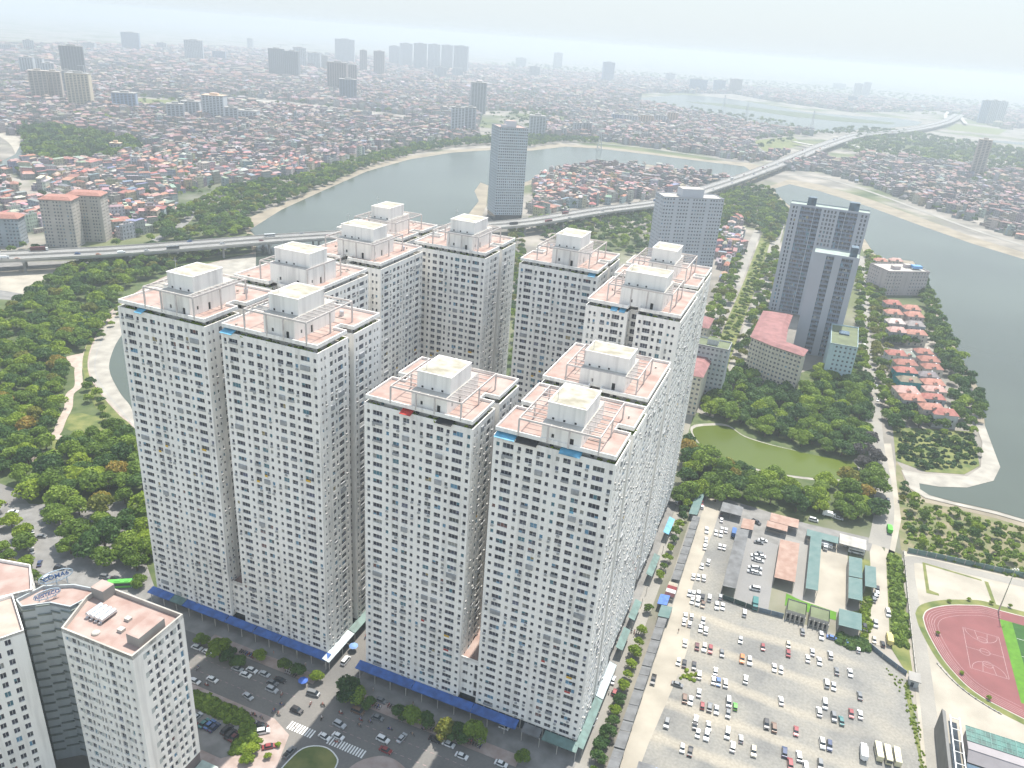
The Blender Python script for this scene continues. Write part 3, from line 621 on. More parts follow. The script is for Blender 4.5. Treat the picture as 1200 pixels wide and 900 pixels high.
def tower(u0, v0, nf, fh, rot, box, label, awn=(), nm='apartment_tower'):
    """box = (x0, x1, y0, y1) of the upper lift house in the block's u, v offsets"""
    walls, panes, top, out, acs = tower_mesh(nf, fh)
    x, y = uv2xy(u0, v0); root = empty(nm, x, y, 0, AX); tag(root, label, 'apartment tower', 'white apartment towers of the four blocks')
    BOXES.append((u0, u0 + W, v0, v0 + W, top))
    if rot: tf = lambda p: (W - p[1], p[0]); rd = lambda d: (-d[1], d[0])
    else: tf = lambda p: (p[0], p[1]); rd = lambda d: d
    wo = link('wall', walls, root); wa = link('air_conditioners', acs, root); wa['kind'] = 'stuff'
    if rot: wo.rotation_euler = wa.rotation_euler = (0, 0, pi / 2); wo.location = wa.location = (W, 0, 0)
    P2 = [((*tf(p), p[2]), rd(d), wd, h, rd(n)) for p, d, wd, h, n in panes]
    wf = lambda p: (x + p[0] * UX - p[1] * UY, y + p[0] * UY + p[1] * UX, p[2])
    add_windows(root, P2, wf)
    # ground floor shops
    o2 = [tf(p) for p in out]; 
    if rot: o2 = o2
    mb = MB(); mb.prism(inset(o2, .5), 0, 4.5, 0, cap=False)
    for i in range(14): mb.box(i * 2.6 + .2, .25, 0, i * 2.6 + .55, .5, 4.4, 1); mb.box(W - .5, i * 2.6 + .2, 0, W - .25, i * 2.6 + .55, 4.4, 1)
    mb.build('shop_front', [DARKGLASS, CONC], root)
    # set-back top storey, slab with parapet and pink tiles
    zt = top - 1.3; zs = zt + 2.9; tall = nf > 35
    mb = MB(); ins = inset(o2, 3.0); n = len(ins)
    for i in range(n):
        j = (i + 1) % n; a, b = ins[i], ins[j]; L = hypot(b[0] - a[0], b[1] - a[1]); k = max(1, int(L / 2.7)); cols = [((q + .3) * L / k, (q + .66) * L / k, .15 if q % 4 == 0 else 1.0, 2.2) for q in range(k)]
        pz = []; facade(mb, a, b, zt, 2.9, 1, cols, .2, panes=pz)
        for (p, d, wd, h, nn) in pz: mb.av = random.random(); mb.face([p, (p[0] + d[0] * wd, p[1] + d[1] * wd, p[2]), (p[0] + d[0] * wd, p[1] + d[1] * wd, p[2] + h), (p[0], p[1], p[2] + h)], 1)
    mb.build('penthouse_storey', [WALL, WIN], root, 'rnd')
    sl = inset(o2, .25); mb = MB(); mb.prism(sl, zs - .35, zs, 0, cap=False); mb.face([(a, b, zs - .35) for a, b in sl[::-1]], 0); mb.face([(a, b, zs) for a, b in sl], 1); ring(mb, sl, .3, zs, zs + .85, 0)
    mb.build('roof_slab', [WALL, PINK], root)
    x0, x1, y0, y1 = box; zl = zs + (7.0 if tall else 5.4); zu = zl + 5.0
    lo = MB(); lx0, lx1, ly0, ly1 = x0 - .3, x1 + .3, y0 - 2.6, y1 + 5
    cols = [((lx1 - lx0) * .25, (lx1 - lx0) * .25 + .8, 1.4, 2.6), ((lx1 - lx0) * .72, (lx1 - lx0) * .72 + 1.1, .05, 2.5)]; pz = []
    facade(lo, (lx0, ly0), (lx1, ly0), zs, zl - zs, 1, cols, .3, panes=pz)
    for a, b in (((lx1, ly0), (lx1, ly1)), ((lx1, ly1), (lx0, ly1)), ((lx0, ly1), (lx0, ly0))): facade(lo, a, b, zs, zl - zs, 1, [(3, 3.8, 1.4, 2.6), (8, 9.1, .05, 2.5)], .3, panes=pz)
    lo.face([(lx0, ly0, zl), (lx1, ly0, zl), (lx1, ly1, zl), (lx0, ly1, zl)], 1)
    for (p, d, wd, h, nn) in pz: lo.face([p, (p[0] + d[0] * wd, p[1] + d[1] * wd, p[2]), (p[0] + d[0] * wd, p[1] + d[1] * wd, p[2] + h), (p[0], p[1], p[2] + h)], 2)
    lo.build('stair_house', [WALL, CONCL, DARK], root)
    up = MB(); up.box(x0, y0, zl, x1, y1, zu, 0, False); up.box(x0 - .15, y0 - .15, zu - .02, x1 + .15, y1 + .15, zu + .22, 0)
    up.face([(x0 + .2, y0 + .2, zu + .235), (x1 - .2, y0 + .2, zu + .235), (x1 - .2, y1 - .2, zu + .235), (x0 + .2, y1 - .2, zu + .235)], 1)
    for q in range(3): up.box(x0 + 1.5 + q * 3.2, y0 - .06, zl + .2, x0 + 2.1 + q * 3.2, y0 + .1, zl + .8, 2)
    up.build('lift_house', [WALL, PALEROOF, DARK], root)
    # pergola: frame around the stair house with cross beams, on posts
    pg = MB(); ax0, ax1, ay0, ay1 = (max(4.2, x0 - 6.6), min(31.2, x1 + 5.6), ly0 - 1.0, min(ly1 + 2.2, 29)) if not rot else (max(5, x0 - 5), min(30.5, x1 + 5), max(2.8, ly0 - 1.5), ly1 + 3)
    t = .24; zp = zl - .1
    for a, b in (((ax0, ay0), (ax1, ay0)), ((ax1, ay0), (ax1, ay1)), ((ax1, ay1), (ax0, ay1)), ((ax0, ay1), (ax0, ay0))): pg.bar((*a, zp), (*b, zp), t, .55)
    k = int((ay1 - ay0) / 2.6)
    for i in range(1, k):
        yy = ay0 + (ay1 - ay0) * i / k; pg.bar((ax0, yy, zp + .02), (lx0, yy, zp + .02), .16, .26); pg.bar((lx1, yy, zp + .02), (ax1, yy, zp + .02), .16, .26)
    kx = int((lx1 - lx0) / 2.6)
    for i in range(kx + 1): xx = lx0 + (lx1 - lx0) * i / kx; pg.bar((xx, ay0, zp + .02), (xx, ly0, zp + .02), .16, .26)
    for px, py in ((ax0, ay0), (ax1, ay0), (ax1, ay1), (ax0, ay1), (ax0, (ay0 + ay1) / 2), (ax1, (ay0 + ay1) / 2), ((ax0 + ax1) / 2 - 3, ay0), ((ax0 + ax1) / 2 + 3, ay0)):
        pg.bar((px, py, zs), (px, py, zp), .42)
    pg.build('pergola', [PERG], root)
    # vents and antennas
    for i in range(9):
        a, b = random.uniform(2.5, 32), random.uniform(2.5, 32)
        if ax0 - 1 < a < ax1 + 1 and ay0 - 1 < b < ay1 + 1: continue
        if not inpoly(a, b, inset(o2, 2)): continue
        vt = MB(); vt.box(a, b, zs, a + random.uniform(.3, .9), b + .5, zs + random.uniform(.3, .8)); vt.build('roof_vent', [CONCL], root)
    r3 = random.Random(int(u0 * 3 + v0 * 5))
    for i in range(3):
        a, b = r3.uniform(3, 32), r3.choice((r3.uniform(22, 31), r3.uniform(3, 14)))
        if not inpoly(a, b, inset(o2, 2.2)) or (ax0 - 1 < a < ax1 + 1 and ay0 - 1 < b < ay1 + 1): continue
        tk = MB(); tk.lathe(a, b, [(.75, zs), (.75, zs + 1.5), (.5, zs + 1.8), (.02, zs + 1.9)], 10); tk.build('water_tank', [STEEL], root)
    for i in range(5):
        a, b = r3.uniform(3, 30), r3.uniform(2, 31); c_, d_ = (a + r3.uniform(3, 7), b) if i % 2 else (a, b + r3.uniform(3, 7))
        if all(inpoly(*p, inset(o2, 1)) for p in ((a, b), (c_, d_))): pp = MB(); pp.bar((a, b, zs + .15), (c_, d_, zs + .15), .16); pp.build('pipe', [CONC], root)
    an = MB(); an.bar((x0 + 2, y0 + 2, zu), (x0 + 2, y0 + 2, zu + 4.5), .12); an.bar((x0 + 1.2, y0 + 2, zu + 3.6), (x0 + 2.8, y0 + 2, zu + 3.6), .08); an.build('antenna', [STEEL], root)
    # things on the terrace ring: planting and awnings along the front and right edges
    rr = random.Random(int(u0 * 7 + v0)); nb = 0; pl = None
    for i in range(38):
        side = rr.random(); 
        if rot and side >= .6: continue
        a = rr.uniform(1, W - 1); px, py = (a, rr.uniform(.7, 1.7)) if side < .6 else (W - rr.uniform(.7, 1.7), a)
        if not inpoly(px, py, inset(o2, .45)): continue
        pl = MB(); leafball(pl, px, py, zt + .8, rr.uniform(.35, .8), 14, rr); pl.build('terrace_plant', [LEAF['bright']], root, 'rnd')
    for (kind, s, e) in awn:
        a = MB(); a.face([(s, -1.3, zt + 1.25), (e, -1.3, zt + 1.25), (e, 2.4, zt + 2.45), (s, 2.4, zt + 2.45)]); a.face([(s, 2.4, zt + 2.35), (e, 2.4, zt + 2.35), (e, -1.3, zt + 1.15), (s, -1.3, zt + 1.15)])
        for q in range(int((e - s) / 2) + 1): a.bar((s + q * 2, .3, zt), (s + q * 2, .3, zt + 2), .08)
        a.build('awning', [kind], root)
    return root
def leafball(mb, cx, cy, cz, r, n, rr, size=None):
    for _ in range(n):
        th = rr.uniform(0, 2 * pi); ph = math.acos(rr.uniform(-.3, 1)); s = (size or r * .45)
        d = Vector((sin(ph) * cos(th), sin(ph) * sin(th), cos(ph))); p = Vector((cx, cy, cz)) + d * r * rr.uniform(.7, 1)
        a = d.cross(Vector((rr.uniform(-1, 1), rr.uniform(-1, 1), rr.uniform(-1, 1)))).normalized() * s; b = (d + Vector((rr.uniform(-.5, .5),) * 3)).cross(a).normalized() * s
        mb.av = rr.random(); mb.face([p - a - b, p + a - b, p + a + b, p - a + b])

F1, F2 = 38, 34
def fhof(top, nf): return (top - 4.4 - 1.3) / nf
H1, H2 = 117.2, 104.3; fh1, fh2 = fhof(H1, F1), fhof(H2, F2)
B1 = (15.2, 25.8, 4.2, 17.6)
tower(-167.6, -2.8, F1, fh1, 0, (18.2, 28.4, 4.0, 17.2), 'leftmost tall white tower, beside the green park and the curved pond bank', ((CYANAWN, 8, 11),))
tower(-126.4, -2.6, F1, fh1, 0, (15.6, 26.0, 4.0, 17.2), 'tall white tower second from left on the shaded street, plain stained roof box', ((CYANAWN, .5, 5),))
tower(-157.4, 39.5, F1, fh1, 1, (15.3, 30.2, 5.0, 15.5), 'white tower directly behind the two leftmost towers, roof box facing us')
tower(-76.8, -.6, F2, fh2, 0, (15.2, 26.0, 4.0, 17.6), 'centre front white tower with a red awning on its top terrace', ((REDCLOTH, 12.4, 16.0), (DARK, 24, 29)))
tower(-35.4, 0.0, F2, fh2, 0, (13.9, 24.6, 3.2, 17.3), 'front right white tower with sky blue awnings on its top terrace', ((CYANAWN, .5, 6.5), (DARK, 6.8, 13), (CYANAWN, 19.5, 25.5)))
tower(-36.4, 40.6, F2, fh2, 1, (12.2, 26.4, 5.1, 15.2), 'white tower right behind the front right one, flat mossy roof box, gravel lot side', ())
tower(-157.0, 83.5, F1, fh1, 1, (12.4, 27.6, 7.0, 17.5), 'rear left white tower with a plain yellowish end wall and a deep side face')
tower(-170.6, 124.5, F1, fh1, 0, (16.5, 25.6, 4.5, 18.0), 'farthest left rear white tower, only its roof showing in front of the lake')
tower(-129.6, 124.5, F1, fh1, 0, (15.8, 27.6, 4.2, 18.0), 'rear centre white tower right of the gap-facing side wall, near the lake tower')
tower(-79.6, 127.0, F1, fh1, 0, (13.6, 24.6, 6.0, 20.0), 'white tower alone behind the centre front tower, narrow green strip on its left', ((CYANAWN, 31, 34),))
tower(-37.6, 88.6, F1, fh1, 1, (12.0, 27.2, 5.4, 16.0), 'white tower with a recessed slot in the middle of its front, blank end walls', ((CYANAWN, 9.6, 12.0), (CYANAWN, 12.8, 15.0)))
tower(-38.6, 129.6, F1, fh1, 0, (13.5, 23.5, 6.0, 18.5), 'rearmost right white tower beside the double road, behind the slotted one')

def podium(u0, u1, v0, v1, z, nf, cols, label):
    x, y = uv2xy(u0, v0); root = empty('podium_block', x, y, 0, AX); tag(root, label, 'low building'); a, b = u1 - u0, v1 - v0
    mb = MB(); pn = []; facade(mb, (0, 0), (a, 0), 5.6, (z - 5.6 - .8) / nf, nf, cols, .4, z, panes=pn); mb.face([(0, 0, z - .8), (a, 0, z - .8), (a, b, z - .8), (0, b, z - .8)], 1)
    mb.box(0, 0, z - .8, a, .25, z + .05, 0); mb.face([(0, .5, 0), (a, .5, 0), (a, .5, 5.6), (0, .5, 5.6)], 2); mb.face([(0, b, 0), (0, b, z), (a, b, z), (a, b, 0)], 0)
    mb.build('wall', [WALL, PINK, DARKGLASS], root)
    for (p, d, wd, h, n) in pn:
        m = MB(); pane_into(m, (0, 0, 0), d, wd, h, n); o = m.build('window', [WIN, TRIM], root, 'rnd'); o.location = p
    return root
podium(-132.4, -126.4, -1.2, 33, 19.6, 4, [(.7, 2.2, .9, 2.4), (3.2, 5.2, .9, 2.4)], 'low link with a terrace and red flag between the two leftmost towers')
podium(-41.6, -35.4, .8, 40, 21.0, 4, [(.6, 2.4, .9, 2.4), (3.3, 4.1, 1, 2.2), (4.8, 5.9, .2, 2.7)], 'low link with a pink tiled terrace between the two front right towers')
def flag(u, v, z, label):
    x, y = uv2xy(u, v); r = empty('flag', x, y, z, AX); tag(r, label, 'flag')
    MB().cyl(0, 0, 0, 5, .06, .04, 6).build('pole', [STEEL], r)
    mb = MB()
    for i in range(6): mb.face([(.05 + i * .35, .12 * sin(i), 3.3), (.4 + i * .35, .12 * sin(i + 1), 3.3 - .03 * i), (.4 + i * .35, .12 * sin(i + 1), 4.8 - .03 * i), (.05 + i * .35, .12 * sin(i), 4.8)])
    o = mb.build('cloth', [REDCLOTH], r)
    st = MB(); P = []
    for i in range(10): a = pi / 2 + i * pi / 5; rr = .42 if i % 2 == 0 else .17; P.append((1.1 + rr * cos(a), -.16, 4.0 + rr * sin(a)))
    st.face(P); st.build('star', [YELLOWC], o)
flag(-129.5, 1.0, 18.8, 'red flag with a yellow star on the terrace between the leftmost towers')
flag(-38.2, 7.0, 20.2, 'red flag with a yellow star on the pink terrace between the front right towers')

def canopy(u0, u1, v_in, v_out, side, segs, label, z=4.1):
    """sloped sheet canopy along the shops: side 'f' front or 'r' right side"""
    x, y = uv2xy(0, 0); root = empty('shop_canopy', *uv2xy(u0, v_in), 0, AX); tag(root, label, 'canopy', 'canopies over the shops')
    L = u1 - u0
    for (a, b, m) in segs:
        mb = MB(); d = v_out - v_in
        if side == 'f': q = [(a, 0, z + .7), (b, 0, z + .7), (b, d, z), (a, d, z)]
        else: q = [(0, a, z + .7), (0, b, z + .7), (d, b, z), (d, a, z)]
        mb.face(q); mb.face([(p[0], p[1], p[2] - .12) for p in q[::-1]])
        mb.bar(q[3], q[2], .18); o = mb.build('roof_sheet', [m], root)
    mb = MB(); n = int(max(s[1] for s in segs) / 6)
    for i in range(n + 1):
        p = i * 6.0 + .3; dd = v_out - v_in
        mb.bar((p, dd * .94, 0), (p, dd * .94, z), .22) if side == 'f' else mb.bar((dd * .94, p, 0), (dd * .94, p, z), .22)
    mb.build('canopy_post', [CONCL], root)
canopy(-168, -89, -2.9, -6.0, 'f', ((-1.5, 9, BLUECANOPY), (9.2, 15, GREENCANOPY), (15.2, 34.5, BLUECANOPY), (34.8, 47, BLUECANOPY), (47.3, 58, BLUECANOPY), (58.3, 78.6, BLUECANOPY)), 'blue sheet canopy along the shops under the two leftmost towers')
canopy(-77.5, 2, -.8, -4.2, 'f', ((-1.5, 20, BLUECANOPY), (20.2, 42, BLUECANOPY), (42.2, 58, BLUECANOPY), (60, 66, GREYSHEET), (67, 78.5, GREENCANOPY)), 'blue sheet canopy along the shops under the two front right towers')
canopy(-91.2, -91.2, -3, 0, 'r', ((0, 34, STEEL),), 'pale canopy along the side street shops of the second tower') if False else None
def sidecan(u, v0, segs, dep, label):
    root = empty('shop_canopy', *uv2xy(u, v0), 0, AX); tag(root, label, 'canopy', 'canopies over the shops')
    for a, b, m in segs:
        mb = MB(); q = [(0, a, 4.7), (0, b, 4.7), (dep, b, 4.0), (dep, a, 4.0)]; mb.face(q[::-1]); mb.face([(p[0], p[1], p[2] - .12) for p in q]); mb.bar(q[2], q[3], .2); mb.build('roof_sheet', [m], root)
    mb = MB()
    for i in range(int(segs[-1][1] / 8)): mb.bar((dep * .94, i * 8 + .5, 0), (dep * .94, i * 8 + .5, 4.0), .2)
    mb.build('canopy_post', [CONCL], root)
sidecan(-91.1, -6, ((0, 16, mat('milky_canopy', (.34, .40, .42), .5, .1, .5)), (16.3, 40, GREENCANOPY), (40.3, 44, BLUECANOPY)), 2.8, 'milky white canopy along the side street beside the second tower')
sidecan(-.1, -2, ((0, 22, GREENCANOPY), (22.4, 40, MATS['milky_canopy']), (48, 60, GREENCANOPY), (66, 78, GREENCANOPY), (96, 112, GREENCANOPY), (130, 144, CYANAWN)), 2.6, 'long green and milky canopy along the right side street of the towers')

# ------------------------------------------------------------------ other buildings
def block(name, label, poly, h, fh=3.2, pitch=3.2, wf=.5, wall=WALLG, roof=CONCL, z0=0.0, cat='apartment block', group=None, nmax=60, lo=.9, hi=2.3, parapet=.9, pattern=None, roofbox=None, winmat=WIN, depth=.3, dark_cols=(), recess_mat=None, base=0):
    """polygon footprint in world metres; every side is a wall with real openings"""
    k = len(poly); ar = sum(poly[i][0] * poly[(i + 1) % k][1] - poly[(i + 1) % k][0] * poly[i][1] for i in range(k))
    if ar < 0: poly = poly[::-1]
    ox, oy = poly[0]; P = [(a - ox, b - oy) for a, b in poly]
    root = empty(name, ox, oy, z0); tag(root, label, cat, group)
    mb = MB(); pn = []; nf = max(1, int((h - base - .6) / fh)); fh = (h - base - parapet * .6) / nf
    for i in range(k):
        a, b = P[i], P[(i + 1) % k]; L = hypot(b[0] - a[0], b[1] - a[1])
        mx, my = (a[0] + b[0]) / 2 + ox, (a[1] + b[1]) / 2 + oy; nx, ny = (b[1] - a[1]) / L, -(b[0] - a[0]) / L
        if L < 2.2 or (nx * mx + ny * my) > 0 and hypot(mx, my) > 300:
            mb.face([(*a, base), (*b, base), (*b, h), (*a, h)], 0); continue
        n = max(1, int(round(L / pitch))); p = L / n
        cols = [((q + .5 - wf / 2) * p, (q + .5 + wf / 2) * p, lo, hi) for q in range(n) if not (pattern and pattern(q, n))]
        if not cols: mb.face([(*a, base), (*b, base), (*b, h), (*a, h)], 0); continue
        facade(mb, a, b, base, fh, nf, cols, depth, h, panes=pn)
    if base:
        Q = inset(P, .4)
        mb.prism(Q, 0, base, 2, cap=False); mb.face([(*q, base) for q in P[::-1]], 0)
    mb.face([(*p, h - parapet) for p in P], 1); ring(mb, P, .3, h - parapet, h, 0)
    mb.build('wall', [wall, roof, DARKGLASS], root)
    add_windows(root, pn, lambda p: (p[0] + ox, p[1] + oy, p[2] + z0), nmax)
    if roofbox:
        for (fx, fy, sx, sy, hh) in roofbox:
            cxx = sum(p[0] for p in P) / k; cyy = sum(p[1] for p in P) / k; m = MB(); e = P[1]; L = hypot(e[0] - P[0][0], e[1] - P[0][1]); ux, uy = (e[0] - P[0][0]) / L, (e[1] - P[0][1]) / L
            q = lambda a, b: (cxx + ux * a - uy * b, cyy + uy * a + ux * b)
            m.prism([q(fx - sx / 2, fy - sy / 2), q(fx + sx / 2, fy - sy / 2), q(fx + sx / 2, fy + sy / 2), q(fx - sx / 2, fy + sy / 2)], h - parapet, h + hh, 0, top=1); m.build('roof_house', [wall, roof], root)
    return root
def uvp(P): return [uv2xy(*p) for p in P]
def rect(u0, u1, v0, v1): return uvp([(u0, v0), (u1, v0), (u1, v1), (u0, v1)])

# front-left block: three wings fanned round a court, pink roofs
MAROON = WALLDK
FLP = lambda q, n: False
def frontleft():
    poly = uvp([(-122.8, -72.6), (-99.3, -72.2), (-99.5, -54.8), (-127.2, -55.2), (-127.4, -61)])
    ox, oy = poly[0]; P = [(a - ox, b - oy) for a, b in poly]; root = empty('apartment_tower', ox, oy); tag(root, 'near left apartment tower with ribbed tanks on its flat pink roof', 'apartment tower')
    h = 58.0; nf = 16; base = 7.0; fh = (h - 1.4 - base) / nf; mb = MB(); pn = []
    colsA = [(.9, 1.9, 1, 2.2), (3.0, 4.6, .6, 2.5), (5.0, 5.8, .6, 2.5), (6.5, 7.5, 1, 2.2), (8.6, 9.3, .5, 2.4), (9.7, 10.4, .5, 2.4), (11.3, 12.3, 1, 2.2), (13.4, 14.1, .5, 2.4), (14.9, 16.6, .6, 2.6), (17.5, 18.4, 1, 2.2), (19.3, 20.1, .5, 2.3), (21.2, 22.2, 1, 2.2)]
    colsB = [(4.2, 5.4, .7, 2.2), (6.3, 7.6, .4, 2.5), (8.2, 9.3, .7, 2.2), (10.7, 11.9, .7, 2.3), (12.4, 13.5, .7, 2.3), (15.0, 16.1, .4, 2.6)]
    for i in range(5):
        a, b = P[i], P[(i + 1) % 5]; L = hypot(b[0] - a[0], b[1] - a[1])
        if i == 0: c = [x for x in colsA if x[1] < L - .5]
        elif i == 1: c = colsB
        else: c = [(q * 3.3 + 1.0, q * 3.3 + 2.3, .8, 2.3) for q in range(int(L / 3.3))]
        facade(mb, a, b, base, fh, nf, c, .35, h, panes=pn) if c else mb.face([(*a, base), (*b, base), (*b, h), (*a, h)], 0)
    mb.prism(inset(P, .2), 0, base, 2, cap=False); mb.face([(*p, h - 1.3) for p in P], 1); ring(mb, P, .45, h - 1.3, h, 3)
    # grey service panels beside the windows (a staggered pattern)
    pm = mb; pm.mi = 4; d = ((P[1][0] - P[0][0]), (P[1][1] - P[0][1])); L = hypot(*d); d = (d[0] / L, d[1] / L); n = (d[1], -d[0])
    d2 = ((P[2][0] - P[1][0]), (P[2][1] - P[1][1])); L2 = hypot(*d2); d2 = (d2[0] / L2, d2[1] / L2); n2 = (d2[1], -d2[0])
    for f in range(nf):
        for (x0, x1) in ((1.95, 2.9), (5.9, 6.5), (7.55, 8.5), (12.35, 13.2), (18.45, 19.2)):
            if (f + int(x0)) % 2: continue
            z = base + f * fh; q = lambda x, zz: (P[0][0] + d[0] * x + n[0] * .02, P[0][1] + d[1] * x + n[1] * .02, zz); pm.face([q(x0, z + .9), q(x1, z + .9), q(x1, z + 2.3), q(x0, z + 2.3)])
        for (x0, x1) in ((3.2, 4.3), (9.1, 10.1), (13.3, 14.5)):
            if (f + int(x0)) % 2: continue
            z = base + f * fh; q = lambda x, zz: (P[1][0] + d2[0] * x + n2[0] * .02, P[1][1] + d2[1] * x + n2[1] * .02, zz); pm.face([q(x0, z + .6), q(x1, z + .6), q(x1, z + 2.3), q(x0, z + 2.3)])
    pm.mi = 0
    mb.build('wall', [WALL, PINK, MAROON, CONCL, mat('pale_grey_panels', (.46, .48, .46), .8, .08, .3)], root); add_windows(root, pn, lambda p: (p[0] + ox, p[1] + oy, p[2]), 100)
    loc = lambda u, v: tuple(c - o for c, o in zip(uv2xy(u, v), (ox, oy))); zr = h - 1.3
    def bx(name, u0, u1, v0, v1, z0, z1, m, top=None):
        b = MB(); b.prism([loc(u0, v0), loc(u1, v0), loc(u1, v1), loc(u0, v1)], z0, z1, 0, top=1 if top else 0); return b.build(name, [m, top or m], root)
    bx('roof_house', -105.2, -101.0, -68.2, -59.6, zr, zr + 3, CONC, PINK); bx('roof_house', -127.0, -122.6, -59.4, -55.6, zr, zr + 3.4, CONC, PINK)
    bx('roof_hatch', -112.3, -110.7, -62.5, -61.2, zr, zr + .8, CONCL); bx('roof_hatch', -110.6, -109.0, -66.4, -65.0, zr, zr + .9, CONCL); bx('roof_beam', -106.8, -105.6, -66, -59, zr, zr + .7, TRIM)
    tank = mat('steel_tanks', (.62, .64, .66), .35, .08, 2, metal=.7)
    for i in range(4):
        b = MB(); u = -121.2 + i * 1.55; p = loc(u, -66.2); q = loc(u, -61.2); v = Vector((q[0] - p[0], q[1] - p[1], 0)); s = v.normalized(); t = Vector((-s.y, s.x, 0)); n = 10
        R_ = [[Vector((p[0], p[1], zr + 1.1)) + v * f + (t * cos(2 * pi * j / n) + Vector((0, 0, 1)) * sin(2 * pi * j / n)) * .72 * r for j in range(n)] for f, r in ((0, .3), (.03, 1), (.97, 1), (1, .3))]
        for a in range(3):
            for j in range(n): b.face([R_[a][j], R_[a + 1][j], R_[a + 1][(j + 1) % n], R_[a][(j + 1) % n]])
        b.face(R_[0]); b.face(R_[3][::-1]); b.box(p[0] - .4, p[1] - .2, zr, p[0] + .4, p[1] + .2, zr + .5, 0); b.box(q[0] - .4, q[1] - .2, zr, q[0] + .4, q[1] + .2, zr + .5, 0)
        b.build('water_tank', [tank], root)
    b = MB(); c = loc(-114.8, -69.2)
    b.lathe(c[0], c[1], [(1.1, zr), (1.1, zr + .3), (.9, zr + .5), (0.01, zr + .6)], 12); b.build('tank_lid', [CONCL], root)
    # middle wing with a ribbed, faceted grey court wall
    mp = uvp([(-143.3, -69.5), (-139.5, -70.8), (-134.4, -66.4), (-128.4, -65.2), (-127.5, -61), (-127.3, -56.5), (-135.2, -58.0), (-142, -62.2)])
    ox2, oy2 = mp[0]; Q = [(a - ox2, b - oy2) for a, b in mp]; r2 = empty('apartment_tower', ox2, oy2); tag(r2, 'grey middle wing with a sign on its pink roof between the near left towers', 'apartment tower')
    mb = MB(); mb.prism(Q, 0, 57.2, 0, cap=False); mb.face([(*q, 56.2) for q in Q], 1); ring(mb, Q, .35, 56.2, 57.2, 0); mb.build('wall', [wall_mat('grey_court_wall', (.40, .44, .45), .06), PINK], r2)
    lv = MB()
    for i in range(0, 4):
        a, b = Q[i], Q[i + 1]; L = hypot(b[0] - a[0], b[1] - a[1]); d = ((b[0] - a[0]) / L, (b[1] - a[1]) / L); n = (d[1], -d[0])
        for f in range(18):
            z = 2 + f * 3.05 + (1.4 if i % 2 else 0); k = .0
            for (s, e) in ((0, .45), (.5, 1)):
                zz = z + (.9 if s else 0); p = lambda x, o, z_: (a[0] + d[0] * x * L + n[0] * o, a[1] + d[1] * x * L + n[1] * o, z_)
                lv.face([p(s, .02, zz), p(e, .02, zz), p(e, .02, zz + .75), p(s, .02, zz + .75)]); lv.face([p(s, .02, zz + .75), p(e, .02, zz + .75), p(e, .5, zz + .85), p(s, .5, zz + .85)])
    lv.build('louvre_band', [mat('grey_green_louvres', (.20, .23, .21), .8, .2, .4)], r2)
    # left wing
    c0 = uv2xy(-130.2, -77.2); e1 = (-.47 * 26, -.88 * 26); e2 = (-.87 * 17, .49 * 17)
    r = lambda a: (a[0] * UX - a[1] * UY, a[0] * UY + a[1] * UX); E1, E2 = r(e1), r(e2)
    lp = [c0, (c0[0] + E2[0], c0[1] + E2[1]), (c0[0] + E1[0] + E2[0], c0[1] + E1[1] + E2[1]), (c0[0] + E1[0], c0[1] + E1[1])]
    r3 = block('apartment_tower', 'near left apartment tower cut off by the left edge of the picture', lp, 58, 3.1, 2.7, .5, WALL, PALEPINK, pattern=lambda q, n: q % 5 == 4, cat='apartment tower', nmax=80, lo=.6, hi=2.4)
    k = len(lp)
    for i in range(3):
        b = MB(); f = .22 + i * .09; p0 = (c0[0] + E2[0] * .45 + E1[0] * f - lp[3][0] * 0 , c0[1] + E2[1] * .45 + E1[1] * f); L0 = (r3.location.x, r3.location.y)
        b.bar((p0[0] - L0[0], p0[1] - L0[1], 58.2), (p0[0] + E2[0] * .25 - L0[0], p0[1] + E2[1] * .25 - L0[1], 58.2), 1.3, 1.3); b.build('water_tank', [tank], r3)
    # far wing with a wide pink roof
    fp = uvp([(-163, -80), (-148, -73.0), (-142.2, -65.3), (-152, -58), (-170, -62)])
    block('apartment_tower', 'near left tower with a broad dark edged pink roof at the picture edge', fp, 58, 3.1, 3.0, .45, WALL, PINK, cat='apartment tower', nmax=20)
PALEPINK = mat('pale_pink_roof', (.40, .32, .27), .9, .15, .25)
frontleft()
